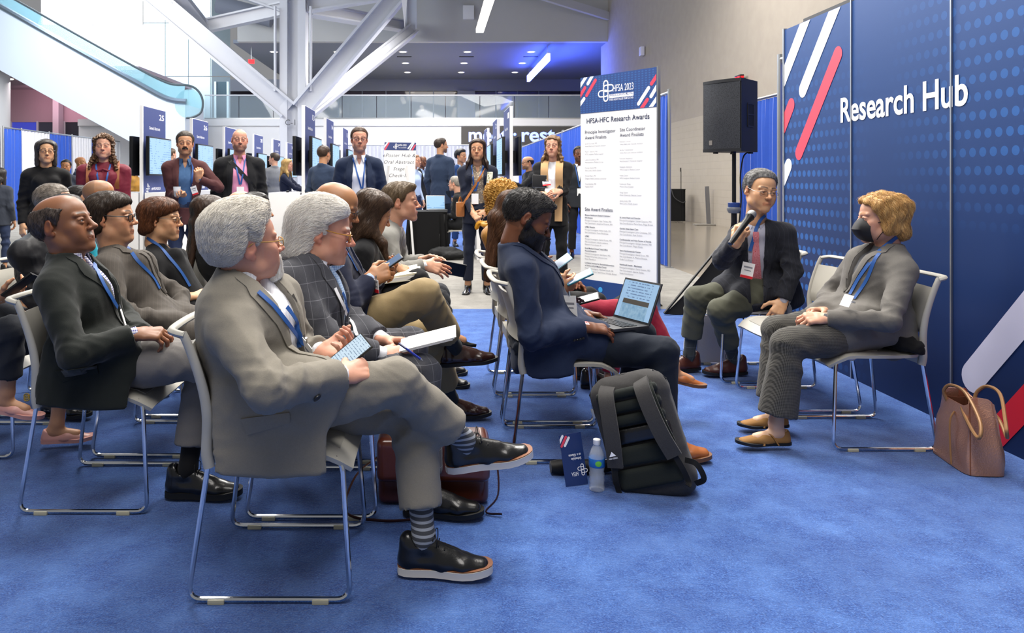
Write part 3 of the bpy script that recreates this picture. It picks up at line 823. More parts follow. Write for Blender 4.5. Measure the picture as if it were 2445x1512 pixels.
        V, Q = sd.mesh(); V = lap(V, Q, 1, .3); fo = [(A3(J['kn' + d]), .13, 1.0, A3(J['an' + d]) - A3(J['hip' + d]), lerp(J['hip' + d], J['an' + d], .5) - A3(J['kn' + d])) for d in 'RL'] + [(A3(J['hip' + d]) + fw * .07, .13, .9, unit(A3(J['kn' + d]) - A3(J['hip' + d])) + up * -.4, fw + up * .4) for d in 'RL']
        if q: V = folds(V, vnormals(V, Q), .0045 * S.get('crease', 1), seed + 3, fo, .8, .14)
        X.pants = out('trousers', V, Q, S['pants']); X.bvh['pants'] = BVHTree.FromPolygons(V.tolist(), Q.tolist())
    # --- upper body garments
    belly = S.get('belly', 0.0); ch = lerp(pel, neck, .62)
    def torso(sd, g, sleeves=True, cuff=1.0, flare=0.0):
        B = b * s
        sd.limb(pel + up * .03, ch, (.14 * B + g, .105 * B + g + belly), (.152 * B + g, .115 * B + g + belly * .5), k=.05, side=rt)
        sd.limb(ch, lerp(pel, neck, .86), (.152 * B + g, .115 * B + g), (.12 * B + g, .076 * B + g), k=.05, side=rt)
        sd.limb(lerp(J['shL'], J['shR'], .06), lerp(J['shL'], J['shR'], .94), .05 * B + g, k=.045)
        for d in 'RL': sd.limb(neck - up * .012 * s, lerp(neck, J['sh' + d], .75), .048 * s + g, .043 * s + g, k=.05)
        hb_ = S.get('back', .02); sd.limb(lerp(pel, neck, .45) - fw * hb_, lerp(pel, neck, .8) - fw * (hb_ + .012), (.135 * B + g, .085 * B + g), (.125 * B + g, .07 * B + g), k=.05, side=rt)
        if S.get('bust'): 
            for sg in (-1, 1): sd.ell(ch + up * .06 * s + rt * sg * .075 * s + fw * .085 * s, .07 * s * S['bust'] + g, k=.04)
        if sleeves:
            for d in 'RL':
                a, e, w = A3(J['sh' + d]), A3(J['el' + d]), A3(J['wr' + d]); sl = S.get('sleeve', 1.0)
                sd.limb(a - up * .008, e, .056 * B * sl + g, .047 * B * sl + g, k=.035)
                if cuff > 0: we = lerp(e, w, cuff); sd.limb(e, we, .047 * B * sl + g, .038 * B * sl + g, k=.025, clips=[(we, w - e)])
    jk = S.get('jacket'); vt, vb, vl = S.get('vcut', (.05, .0, .3))
    if S.get('shirt'):
        sd = SDF(min(vox, .009) if q else vox); cut = S.get('shirt_sleeve', 1.03 if jk else 1.0)
        torso(sd, -.012 if jk else -.004, True, cut)
        if S.get('opencollar'):
            def vc(p):
                v = (p - neck) @ up; u = np.abs((p - neck) @ rt); w = (p - neck) @ fw
                return np.maximum(np.maximum(u - np.interp(v, [-.09, .05], [0, .045]), -w), v - .08)
            sd.custom(vc, neck - .13, neck + .13, k=.006, sub=True)
        V, Q = sd.mesh()
        if q: V = folds(V, vnormals(V, Q), .002 if not S.get('loose') else .004, seed, [(ch, .2, .3)])
        if S.get('collar', True) and q:
            ax = unit(hc - neck); rr = .0605 * s * f['neckw'] / .056; rows = []; op = S.get('collar_gap', 160)
            for k in range(25):
                a = math.radians(-op + 2 * op * k / 24); dr = rt * math.sin(a) - fw * math.cos(a) * 1.06; ff = (1 - math.cos(a)) / 2; h0 = .004 - .03 * ff; c0 = neck + fw * .006
                rows.append([c0 + ax * (h0 - .012) + dr * rr, c0 + ax * (h0 + .034) + dr * (rr + .001), c0 + ax * (h0 + .038) + dr * (rr + .004), c0 + ax * (h0 + .03) + dr * (rr + .008),
                             c0 + ax * (h0 - .006 - .034 * ff ** 4) + dr * (rr + .015 + .008 * ff ** 3) + rt * (.018 * ff ** 4 * (1 if a > 0 else -1))])
            mb = MB(base); mb.sheet(np.array(rows), .003); mb.build('shirt_collar', S['shirt'], root, sharp=60)
        X.shirt = out(S.get('shirt_name', 'shirt'), V, Q, S['shirt']); X.bvh['shirt'] = BVHTree.FromPolygons(V.tolist(), Q.tolist())
    if jk:
        g = S.get('jg', .006); sd = SDF(vox); torso(sd, g, True, S.get('cuff', .93)); B = b * s
        hemc = S.get('skirt', 'none')
        if hemc == 'stand':
            e = pel - up * S.get('skirt_l', .15) * s; sd.limb(pel + up * .05, e, (.16 * B + g, .115 * B + g + belly), (.178 * B + g, .135 * B + g + belly), k=.04, side=rt, clips=[(e, -up)])
        elif hemc == 'sit':
            for d in 'RL': sd.limb(A3(J['hip' + d]) + up * .04, lerp(J['hip' + d], J['kn' + d], .3) + up * .02, .105 * B + g, .098 * B + g, k=.04)
            sd.limb(pel - up * .02, pel + up * .05, (.155 * B + g, .12 * B + g), k=.04, side=rt)
        for ex in S.get('jacket_extra', []): sd.limb(*ex[0], **ex[1])
        ax = unit(hc - neck)
        if S.get('shirt') or S.get('vneck'):
            def vc(p):
                v = (p - neck) @ up; u = np.abs((p - neck) @ rt + S.get('voff', 0)); w = (p - neck) @ fw
                return np.maximum(np.maximum((u - np.interp(v, [-vl, .06], [vb, vt])) * .97, -.012 - w), -vl - v - .002)
            sd.custom(vc, pel - .3, neck + .25, k=.006, sub=True)
        sd.limb(neck + ax * .015, neck + ax * .2, .062 * s, .075 * s, k=.008, sub=True)
        rr = .070 * s
        if S.get('jcollar', True):
            ring = []
            for k in range(13):
                a = math.radians(-105 + 210 * k / 12); ring.append(neck + ax * (.004 + .016 * math.cos(a)) - up * .012 * (1 - math.cos(a)) + (rt * math.sin(a) - fw * math.cos(a)) * rr * (1.0, 1.06)[k % 2 * 0])
            for k in range(12): sd.limb(ring[k], ring[k + 1], (.0075, .024), k=.008, side=unit((ring[k] + ring[k + 1]) / 2 - neck - ax * .005))
        V, Q = sd.mesh(); fo = [(A3(J['el' + d]), .12, 1.2, A3(J['wr' + d]) - A3(J['sh' + d]), lerp(J['sh' + d], J['wr' + d], .5) - A3(J['el' + d])) for d in 'RL'] + [(lerp(J['sh' + d], ch, .4), .11, .6) for d in 'RL'] + [(pel + up * .06, .16, .5)]
        if q: V = folds(lap(V, Q, 1, .3), vnormals(V, Q), .0042 * S.get('jcrease', 1), seed + 9, fo, .85, .2)
        X.jacket = out(S.get('jacket_name', 'jacket'), V, Q, jk); X.bvh['jacket'] = BVHTree.FromPolygons(V.tolist(), Q.tolist())
        if S.get('lapels', True) and q and (S.get('shirt') or S.get('vneck')):
            bv = X.bvh['jacket']
            for sg in (-1, 1):
                rows = []
                for i in range(15):
                    t = i / 14; v = .035 - t * (vl + .02); wi = np.interp(v, [-vl, .06], [vb, vt]); row = []
                    lw = float(np.interp(t, [0, .16, .2, .3, 1], [.034, .05, .062, .064, .012])) * s
                    ok = True
                    for j in range(4):
                        u = sg * (wi + .002 + lw * j / 3) - S.get('voff', 0) * 1.0
                        o = neck + up * v + rt * u + fw * .5
                        h = bv.ray_cast(Vector(o), Vector(-fw))
                        if h[0] is None or (np.array(h[0]) - neck) @ fw < -.06: row.append(None)
                        else: row.append(np.array(h[0]) + fw * .0035 + rt * sg * .001)
                    good = [r for r in row if r is not None]
                    if len(good) < 2: continue
                    for j in range(4):
                        if row[j] is None: row[j] = good[-1]
                    rows.append(row)
                if len(rows) > 4:
                    mb = MB(base); P = np.array(rows)
                    mb.sheet(P if sg > 0 else P[:, ::-1], .004); mb.build('lapel', S.get('lapel_mat', jk), root)
    # --- tie
    if S.get('tie'):
        rows = []
        for i in range(16):
            v = -.02 - i / 15 * S.get('tie_l', .36); w = .5 * float(np.interp(i, [0, 1, 2, 14, 15], [.034, .038, .03, .075, .012])) ; row = []
            for j in range(4):
                o = neck + up * v + rt * (w * (j / 1.5 - 1)) + fw * .5; hh = [h for h in (X.bvh[k_].ray_cast(Vector(o), Vector(-fw)) for k_ in ('shirt', 'skin')) if h[0] is not None]
                row.append(np.array(min(hh, key=lambda h: h[3])[0]) + fw * (.007 + .005 * (i < 3)) if hh else None)
            if any(r is None for r in row): continue
            rows.append(row)
        if len(rows) > 3: mb = MB(base); mb.sheet(np.array(rows), .006); mb.build('tie', S['tie'], root)
    # --- socks and shoes
    for d in 'RL':
        if S.get('noshoe' + d) or not S.get('shoe'): continue
        sh = S['shoe']; k_, a_ = A3(J['kn' + d]), A3(J['an' + d]); td = unit(J['toe' + d]); shin = unit(k_ - a_)
        z = A3(J.get('footup' + d, (0, 0, 1))); z = unit(z - td * np.dot(z, td)); R = np.stack([np.cross(td, z), td, z], 1)
        kind = sh.get('kind', 'dress'); L = sh.get('L', .285) * s; org = a_ - z * (.085 + {'pump': .055, 'boot': .03}.get(kind, 0)) * L / .285
        def TF(p): return org + np.asarray(p) @ R.T
        V, Q, ff, hz = shoe_parts(kind if q else ('far' if kind == 'dress' else kind), L)
        so = out('boot' if kind == 'boot' else 'shoe', TF(V), Q, sh['mat'])
        mb = MB(base); sole_mesh(mb, TF, kind, ff, hz, sh.get('th', .018), 1.07); mb.build('sole', sh.get('sole', sh['mat']), so)
        if sh.get('welt'): mb = MB(base); sole_mesh(mb, lambda p: TF(np.asarray(p) + A3(0, 0, sh.get('th', .018) * .9)), kind, ff, hz, .006, 1.045); mb.build('welt', sh['welt'], so)
        if sh.get('laces') and q:
            mb = MB(base); lm = mat('laces', '#101012', .8)
            for i in range(4):
                y = (.028 + .018 * i) * ff; zz = (.112 - .0135 * i) * ff
                mb.tube([TF(A3(u * ff, y, zz - 9 * u * u)) for u in (-.024, -.012, 0, .012, .024)], .0022, 5)
            for sg in (-1, 1): mb.tube([TF(p) for p in spline([(0, .03 * ff, .105 * ff), (sg * .02, .035 * ff, .125 * ff), (sg * .04, .04 * ff, .115 * ff), (sg * .03, .04 * ff, .09 * ff), (0, .035 * ff, .1 * ff)], 4)], .0017, 5)
            mb.build('laces', lm, so)
        sm = S.get('sock')
        if sm is not None:
            sd = SDF(.009); e = lerp(k_, a_, .55); sd.limb(e, a_ + shin * .02, .044 * s, .036 * s, k=.02); sd.limb(a_ + shin * .02, TF(A3(0, -.008, .06)), .036 * s, .028 * s, k=.02)
            V, Q = sd.mesh(); out('sock', V, Q, sm)
        elif q:
            sd = SDF(.009); e = lerp(k_, a_, .5); sd.limb(e, a_ + shin * .02, .043 * s, .032 * s, k=.02); sd.limb(a_ + shin * .02, TF(A3(0, -.01, .06)), .032 * s, .03 * s, k=.02); sd.limb(TF(A3(0, -.02, .05)), TF(A3(0, .09, .03)), .028 * s, (.026 * s), k=.02)
            V, Q = sd.mesh(); o = out('foot', V, Q, S.get('leg_mat', skin_mat()), col=np.tile(sk, (len(V), 1)))
    return X

def surf(X, px, py, keys=('jacket', 'shirt', 'pants', 'skin'), lift=.004, extra=None):
    """point of a person's clothing seen at a photograph pixel, lifted off the cloth"""
    d = unit(at(px, py, 1.0) - A3(0, 0, CAMZ)); best = None
    for k in keys:
        if k in X.bvh:
            h = X.bvh[k].ray_cast(Vector((0, 0, CAMZ)), Vector(d))
            if h[0] is not None and (best is None or h[3] < best[2]): best = (np.array(h[0]), np.array(h[1]), h[3])
    if best is None: return None
    n = best[1]
    if np.dot(n, d) > 0: n = -n
    return best[0] + n * lift, n
def ribbon(X, pts, w, name, m, th=.0018, keys=('jacket', 'shirt', 'pants', 'skin'), n=5, lift=.004, wdir=None):
    """flat strap lying on the clothes along photograph pixels"""
    P = spline([A3(p[0], p[1], 0) for p in pts], n); C = []; N = []
    for p in P:
        h = surf(X, p[0], p[1], keys, lift)
        if h is not None: C.append(h[0]); N.append(h[1])
    if len(C) < 3: return None
    C = np.array(C); N = np.array(N)
    for _ in range(2): C[1:-1] = (C[:-2] + 2 * C[1:-1] + C[2:]) / 4; N[1:-1] = (N[:-2] + N[1:-1] + N[2:]) / 3
    T = np.gradient(C, axis=0); rows = []
    for c, nn, t in zip(C, N, T):
        sd = unit(np.cross(unit(t), nn)); rows.append([c - sd * w / 2, c, c + sd * w / 2])
    mb = MB(X.base); mb.sheet(np.array(rows), th); return mb.build(name, m, X.root)
def strap3(X, pts, w, name, m, th=.002, side=None, n=5):
    P = spline(pts, n); P = np.array(P); T = np.gradient(P, axis=0); rows = []
    for c, t in zip(P, T):
        sd = unit(np.cross(unit(t), X.fw if side is None else side)); rows.append([c - sd * w / 2, c, c + sd * w / 2])
    mb = MB(X.base); mb.sheet(np.array(rows), th); return mb.build(name, m, X.root)
def body_pt(X, u, v, keys=('jacket', 'shirt'), lift=.005):
    """point on the front of the chest: u to the person's right, v above the neck base"""
    o = X.neck + X.rt * u + X.up * v + X.fw * .6; best = None
    for k in keys:
        if k in X.bvh:
            h = X.bvh[k].ray_cast(Vector(o), Vector(-X.fw))
            if h[0] is not None and (best is None or h[3] < best[1]): best = (np.array(h[0]), h[3])
    return best[0] + X.fw * lift if best else X.neck + X.rt * u + X.up * v + X.fw * .13
def lanyard(X, bottom=-.34, w=.016, spread=.062, badge=True, red=True, u0=0.0, m=None, badge_tilt=0):
    """ribbon round the neck with a paper name badge, laid on the chest"""
    m = m or MATS['lanyard']
    for sg in (-1, 1):
        P = [X.neck + X.rt * sg * .05 - X.fw * .03 + X.up * .05]
        P += [body_pt(X, sg * (spread * (1 - t) + .006) + u0 * t, -.0 + bottom * t, lift=.006) for t in (.05, .2, .35, .5, .65, .8, .92, 1.0)]
        strap3(X, P, w, 'lanyard', m, .0016, n=3)
    c = body_pt(X, u0, bottom - .03, lift=.016)
    mb = MB(X.base); mb.tube([c + X.up * .03, c + X.up * .012], .004, 6); mb.build('clip', MATS['chrome'], X.root)
    if badge:
        d = A3(0, 0, -1); ey = -d; ex = unit(np.cross(X.fw, -ey)); ex = unit(X.rt - ey * np.dot(X.rt, ey)); nz = np.cross(ex, ey)
        mb = MB(X.base); mb.box(c + d * .055 - nz * -.004, (.078, .118, .002), np.stack([ex, ey, nz], 1)); bo = mb.build('badge', MATS['badge'], X.root)
        if red:
            mb = MB(X.base); mb.box(c + d * .108 - nz * -.006, (.078, .016, .002), np.stack([ex, ey, nz], 1)); mb.build('badge_band', MATS['badge_red'], bo)
        mb = MB(X.base)
        for i, (yy, ww) in enumerate(((.03, .05), (.05, .056), (.062, .03), (.074, .044))): mb.box(c + d * yy - nz * -.0055, (ww, .006 if i != 1 else .01, .001), np.stack([ex, ey, nz], 1))
        mb.build('badge_print', MATS['print_grey'], bo)
# ------------------------------------------------------------------ shared materials
chrome = mat('chrome', '#d6d8dc', .12, 1.0); alu = mat('aluminium', '#b4b6b8', .35, .9)
mat('lanyard', '#1c4f94', .55); mat('badge', '#f6f4f0', .5); mat('badge_red', '#d8222e', .5); mat('print_grey', '#8d8d92', .7)
white_paint = mat('white_paint', '#e9e9ea', .55, var=.02, scale=2); black_plastic = mat('black_plastic', '#0d0e10', .38); grey_plastic = mat('chair_plastic', '#aba89f', .5, var=.03, scale=30, bump=.12, bscale=900)
black_cloth = cloth('black_table_cloth', '#0b0b0d'); navy_print = mat('navy_print', '#22366f', .5); paper = mat('paper', '#f2f1ee', .6)
glass_clear = mat('clear_glass', '#eaf4f6', .03, alpha=.16); red_emit = mat('exit_red', '#ff1a20', .4, emit='#ff1820', es=2.2)
ink = mat('ink_navy', '#2b3350', .6); ink_grey = mat('ink_grey', '#8b8b93', .7); white_print = mat('white_print', '#eff0f4', .5); red_print = mat('red_print', '#e0455a', .5)
steel_white = mat('steel_white', '#c3c5cb', .45, var=.03, scale=3)

def carpet_mat(name, c0, c1, c2, fine=170, sc2=7):
    t = NT(name); v = t.obj(); a = t.noise(fine, 3, .75, v); b = t.noise(55, 4, .7, v, .3); g = t.noise(sc2, 3, .6, v)
    m = t.math('ADD', t.math('MULTIPLY', a, .72), t.math('MULTIPLY', b, .28))
    col = t.ramp(t.math('MULTIPLY_ADD', m, 3.4, -1.2, clamp=True), [(0, hexc(c0)), (.5, hexc(c1)), (1, hexc(c2))])
    g2 = t.noise(2.2, 4, .65, v); col = t.mix(t.math('MULTIPLY_ADD', g, 2.4, -.9, clamp=True), col, t.mix(.6, col, hexc(c2))); col = t.mix(t.math('MULTIPLY_ADD', g2, 2.2, -.8, clamp=True), t.mix(.45, col, hexc(c0)), col)
    t.base(col); t.set(Roughness=.95, Sheen_Weight=.25, Specular_IOR_Level=.1); t.bump(t.math('ADD', a, t.math('MULTIPLY', b, 1.2)), .9, .006); return t.m
m_blue = carpet_mat('blue_carpet_pile', '#102f70', '#27549f', '#6490d6'); m_blue2 = carpet_mat('blue_carpet_pile_b', '#0f2c69', '#244f97', '#5d88cd')
m_grey = carpet_mat('grey_carpet_pile', '#5f5d58', '#8b8882', '#b3b0a9', 160)
def slab(name, x0, x1, y0, y1, z0, z1, m, label=None, parent=None):
    mb = MB(); mb.box(((x0 + x1) / 2, (y0 + y1) / 2, (z0 + z1) / 2), (x1 - x0, y1 - y0, z1 - z0)); o = mb.build(name, m, parent, smooth=False)
    if parent is None: o['kind'] = 'structure'
    if label: o['label'] = label
    return o
# polished concrete slab of the hall
t = NT('polished_concrete'); v = t.obj(); a = t.noise(.5, 5, .6, v); b = t.noise(14, 5, .7, v)
t.base(t.mix(t.math('ADD', t.math('MULTIPLY', a, .7), t.math('MULTIPLY', b, .3)), hexc('#6e675c'), hexc('#968d7f'))); t.set(Roughness=.16, Specular_IOR_Level=.55); m_conc = t.m
slab('floor', -40, 20, -6, 60, -.2, -.008, m_conc, 'polished concrete floor of the exhibition hall')
slab('carpet_blue', -.1, 3.6, -3, 7.48, -.006, 0, m_blue, 'bright blue carpet under the chairs')
slab('carpet_blue_strip', -14, -.1, -3, 7.48, -.006, 0, m_blue2, 'bright blue carpet strip under the left seats')
slab('carpet_grey', -16, 3.5, 7.48, 40, -.006, 0, m_grey, 'grey carpet of the aisle')
slab('carpet_blue_booths', -6.2, 3.42, 12.9, 30, -.004, .004, m_blue, 'blue carpet under the poster kiosks')
# right-hand wall: painted block below, panels above
t = NT('tan_wall'); v = t.obj(); n = t.noise(3, 4, .5, v); col = t.mix(n, hexc('#968d82'), hexc('#a69d91'))
br = t.n('ShaderNodeTexBrick'); mp = t.scaled((1, 1, 1), (0, -math.pi / 2, 0)); sx = t.xyz(); cb = t.n('ShaderNodeCombineXYZ'); t.l(sx[1], cb.inputs[0]); t.l(sx[2], cb.inputs[1]); t.l(cb.outputs[0], br.inputs['Vector'])
br.inputs['Scale'].default_value = 1; br.inputs['Brick Width'].default_value = .4; br.inputs['Row Height'].default_value = .2; br.inputs['Mortar Size'].default_value = .006
below = t.math('LESS_THAN', sx[2], 3.2); mort = t.math('MULTIPLY', br.outputs['Fac'], below)
t.base(t.mix(t.math('MULTIPLY', mort, .25), t.mix(below, col, t.mix(.35, col, hexc('#c2b8a6'))), hexc('#8a8176'))); t.set(Roughness=.8); t.bump(t.math('MULTIPLY', mort, -1), .5, .01); m_tan = t.m
slab('wall_right', 8.0, 8.4, 5, 36, -.01, 13, m_tan, 'tall taupe wall along the right of the hall')
m_grey_wall = mat('grey_wall', '#b9b8b6', .7, var=.03, scale=1.5); m_ceil = mat('mezz_ceiling', '#7f848f', .8); m_fascia = mat('fascia_white', '#e8e8ea', .6, var=.02, scale=1)
slab('wall_back', -16, 8.0, 34, 34.4, -.01, 4.0, m_fascia, 'white front of the mezzanine below its glass railing')
slab('trim_1', -16, 8.0, 33.9, 34.4, 3.72, 4.02, m_fascia, 'white edge of the mezzanine floor')
slab('mezzanine_floor', -16, 14, 34.4, 48, 3.8, 4.0, m_grey_wall, 'floor of the upper level')
slab('ceiling', -9.3, 14, 35, 48, 7.64, 7.8, m_ceil, 'grey ceiling of the upper level')
slab('bulkhead', -9, 8.0, 34.6, 35, 7.64, 13, m_grey_wall, 'grey wall face above the upper level ceiling')
m_mez = mat('mezz_wall', '#767a86', .7)
slab('wall_mezzanine', -13, 14, 47.6, 47.9, 6.9, 7.64, m_mez, 'grey band above the upper level windows')
slab('wall_mezzanine_pier', 1.5, 2.6, 47.4, 47.9, 4, 6.9, m_mez, 'grey pier between the upper level windows')
slab('wall_mezzanine_right', 8.4, 14, 36, 36.2, 4, 7.64, m_mez)
slab('wall_mezzanine_rear', -13, 14, 48.2, 48.4, 4, 7.7, mat('dark_room', '#35313a', .9))
slab('roof', -16, 8, 18, 35, 13.0, 13.2, mat('roof_grey', '#7a818d', .8), 'grey underside of the hall roof')
m_dkglass = mat('dark_glass', '#3d3640', .06, coat=.5)
fr = mat('mullion', '#595d68', .4, .3)
wi = 0
for x0, x1 in ((-7.5, 1.5), (2.6, 8.0)):
    n = int(round((x1 - x0) / 1.5))
    for i in range(n):
        wi += 1; a = x0 + (x1 - x0) * i / n; b = x0 + (x1 - x0) * (i + 1) / n
        mb = MB(); mb.box(((a + b) / 2, 47.7, 5.45), (b - a - .06, .03, 2.85)); g = mb.build('window_%d' % wi, m_dkglass, smooth=False); g['kind'] = 'structure'
        mb = MB(); mb.box((a, 47.65, 5.45), (.07, .12, 2.9)); mb.build('window_frame', fr, g)
# glass railing of the mezzanine
rail = thing('glass_railing', 'glass railing with steel handrail along the mezzanine edge', 'railing', (0, 33.95, 4.0))
mb = MB((0, 33.95, 4.0)); mb.bar((-10.3, 33.95, 5.1), (6.75, 33.95, 5.1), .06, .06); mb.build('handrail', steel_white, rail)
mb = MB((0, 33.95, 4.0)); mb.bar((-10.3, 33.95, 4.04), (6.75, 33.95, 4.04), .06, .08); mb.build('base_shoe', alu, rail)
g_rail = mat('rail_glass', '#b9cbd6', .02, alpha=.22, coat=1.0)
for i in range(11):
    a = -10.3 + i * 1.55; mb = MB((0, 33.95, 4.0)); mb.box((a + .765, 33.95, 4.57), (1.52, .02, 1.0)); mb.build('pane', g_rail, rail)
# recessed downlights, slots, light bars
lamp_w = mat('lamp_white', '#fff4e0', .5, emit='#fff1da', es=9.0)
for Y, xs in ((37.3, (-7.9, -4.75, -1.51, 1.68, 4.83)), (40.9, (-1.52, 1.66, 4.82)), (44.4, (-1.53, 1.63, 4.79))):
    for i, x in enumerate(xs):
        row = {37.3: 'front', 40.9: 'middle', 44.4: 'rear'}[Y]; n_ = {-7.9: 'far left', -4.75: 'left', -1.5: 'left', 1.7: 'centre', 4.8: 'right'}.get(x, None)
        pos = ['first', 'second', 'third', 'fourth', 'fifth'][i]
        r_ = thing('downlight', 'round recessed downlight, %s from the left in the %s row' % (pos, row), 'light', (x, Y, 7.64), group='downlights of the mezzanine ceiling')
        mb = MB(); mb.lathe([(.17, -.001), (.22, -.001), (.22, -.025), (.17, -.025), (.17, -.001)], 20, caps=False); mb.build('trim_ring', white_paint, r_)
        mb = MB(); mb.lathe([(.001, -.016), (.168, -.016), (.168, -.004), (.001, -.004)], 20); mb.build('lens', lamp_w, r_)
for i, x in enumerate((-1.5, 1.7, 5.0)):
    mb = MB(); mb.box((x, 38.8, 7.63), (.75, .1, .03)); tag(mb.build('air_slot', black_plastic), 'dark air slot in the grey ceiling, %s from the left' % ['first', 'second', 'third'][i], 'vent', 'air slots in the mezzanine ceiling')
def light_bar(name, label, x, z, y0, y1, w, h, m, wires=()):
    r_ = thing(name, label, 'light', (x, (y0 + y1) / 2, z)); o = A3(x, (y0 + y1) / 2, z)
    mb = MB(); mb.box((0, 0, h / 2 + .02), (w * 1.1, y1 - y0, .04)); mb.build('housing', alu, r_)
    mb = MB(); mb.box((0, 0, 0), (w, y1 - y0 - .02, h)); mb.build('diffuser', m, r_)
    mb = MB()
    for s in (-.45, .45): mb.bar((0, s * (y1 - y0), h / 2), (0, s * (y1 - y0), h / 2 + 1.2 if z < 7.2 and False else h / 2 + .4), .02, .02)
    mb.build('hanger', alu, r_); return r_
bar_m = mat('bar_warm', '#fff6e8', .5, emit='#fff0dc', es=6.0)
light_bar('linear_light', 'glowing white linear light hanging before the grey bulkhead', 1.9, 7.4, 20, 31, .3, .12, bar_m)
blue_m = mat('bar_blue', '#c8ccff', .5, emit='#8f98ff', es=6.0)
light_bar('blue_linear_light', 'blue glowing linear light under the mezzanine ceiling', 5.4, 7.05, 35.3, 43, .14, .34, blue_m)
l = area('blue_wash', (5.4, 39, 6.85), .4, 420, (.05, .12, 1.0), sy=7); l.rotation_euler = (math.pi, 0, 0)
l = area('blue_wash_wall', (6.0, 37, 6.4), .4, 300, (.08, .15, 1.0), sy=5); l.rotation_euler = (0, -math.pi / 2, 0)
# lights of the hall ceiling over the seats (same linear fittings, above the frame)
for i, (x, y, lab) in enumerate(((1.6, 6.0, 'over the aisle beyond the seats'), (-2.4, 8.0, 'over the left seats'), (-1.0, 1.5, 'over the camera side'))):
    light_bar('ceiling_linear_light', 'white linear light high %s' % lab, x, 7.6, y - 2, y + 2, .3, .12, bar_m)
ws = area('daylight_window', (-16, 22, 10), 8, 1300, (.8, .9, 1.0), aim=(-4, 26, 3), sy=7)
area('daylight_fill', (-17, 35, 13), 9, 2300, (.86, .94, 1.0), aim=(-17, 40, 5), sy=6)  # unseen light added to whiten the wall and panels behind the escalator
area('curtain_fill', (1, 28, 6.4), 3, 900, (1, .97, .93), aim=(-1, 29, 0), sy=6)  # added without a fitting, brightens the white curtain at the back
area('hall_lamp', (1.4, 6.2, 7.4), 1.6, 900, (1, .95, .88), aim=(.8, 4.5, 0), sy=5)
area('hall_lamp_left', (-3, 8.0, 7.4), 1.6, 620, (1, .96, .9), aim=(-1.6, 4.5, 0), sy=5)
area('hall_lamp_near', (-.2, .6, 6.0), 3.0, 230, (1, .96, .92), aim=(.3, 3.8, .6), sy=3)
area('left_curtain_fill', (-10, 20, 7), 3, 800, (1, .98, .96), aim=(-12, 25, 1), sy=6)  # extra light with no fixture, added to lift the left curtains
area('booth_lamp', (-1, 17, 7.4), 3, 1500, (1, .97, .93), aim=(-1, 16, 0), sy=10)
area('wall_fill', (5.6, 17, 8.5), 2, 900, (1, .96, .9), aim=(7, 18, 1), sy=10)  # added unseen light, brightens the taupe wall and the concrete
area('mezz_lamp', (-1, 40, 7.5), 10, 700, (1, .93, .85), aim=(-2, 40, 0), sy=5)
# ceiling speaker box, sprinkler beam at the bulkhead
mb = MB(); mb.box((1.6, 34.5, 8.95), (.5, .18, .62), bev=.01); tag(mb.build('wall_speaker', white_paint), 'small pale box fixed high on the grey bulkhead', 'speaker')
mb = MB(); mb.bar((3.5, 32.5, 9.6), (8.0, 34.4, 8.75), .2, .35); o = mb.build('trim_2', steel_white); o['kind'] = 'structure'; o['label'] = 'sloping pale beam meeting the taupe wall'

# ------------------------------------------------------------------ text
def text_mesh(s, font_bold=0.0, shear=0.0, align='LEFT', space=1.0):
    c = bpy.data.curves.new('t', 'FONT'); c.body = s; c.size = 1; c.offset = font_bold; c.shear = shear; c.align_x = align; c.resolution_u = 4; c.space_character = space
    o = bpy.data.objects.new('t', c); me = bpy.data.meshes.new_from_object(o)
    V = np.array([v.co[:] for v in me.vertices]) if len(me.vertices) else np.zeros((0, 3)); F = [list(p.vertices) for p in me.polygons]
    bpy.data.objects.remove(o); bpy.data.curves.remove(c); bpy.data.meshes.remove(me); return V, F
def put_text(mb, s, o, ex, ey, cap, width=None, bold=0.0, shear=0.0, align='LEFT', space=1.0):
    """lettering on the plane (ex, ey) at o; cap = cap height, width = total width if it must fit"""
    V, F = text_mesh(s, bold, shear, 'LEFT', space)
    if not len(V): return
    k = cap / .69; w0 = (V[:, 0].max() - V[:, 0].min()) * k; kx = k * (width / w0 if width else 1); w = w0 * kx / k; x0 = V[:, 0].min()
    sh = {'LEFT': 0, 'CENTER': -w / 2, 'RIGHT': -w}[align]; ex = np.asarray(ex, float); ey = np.asarray(ey, float)
    mb.add([np.asarray(o, float) + ex * ((v[0] - x0) * kx + sh) + ey * v[1] * k for v in V], F); return w
def capsule2(p, q, r, n=8):
    p, q = A3(p), A3(q); d = unit(q - p); a0 = math.atan2(d[1], d[0]); out = []
    for c, s in ((q, -math.pi / 2), (p, math.pi / 2)):
        for k in range(n + 1): a = a0 + s + math.pi * k / n; out.append((c[0] + r * math.cos(a), c[1] + r * math.sin(a)))
    return out
def clip_poly(poly, x0, x1, y0, y1):
    for ax, lim, sg in ((0, x0, 1), (0, x1, -1), (1, y0, 1), (1, y1, -1)):
        out = []
        for i in range(len(poly)):
            a, b = poly[i - 1], poly[i]; da, db = (a[ax] - lim) * sg, (b[ax] - lim) * sg
            if (da < 0) != (db < 0): t_ = da / (da - db); out.append((a[0] + (b[0] - a[0]) * t_, a[1] + (b[1] - a[1]) * t_))
            if db >= 0: out.append(b)
        poly = out
        if not poly: break
    return poly
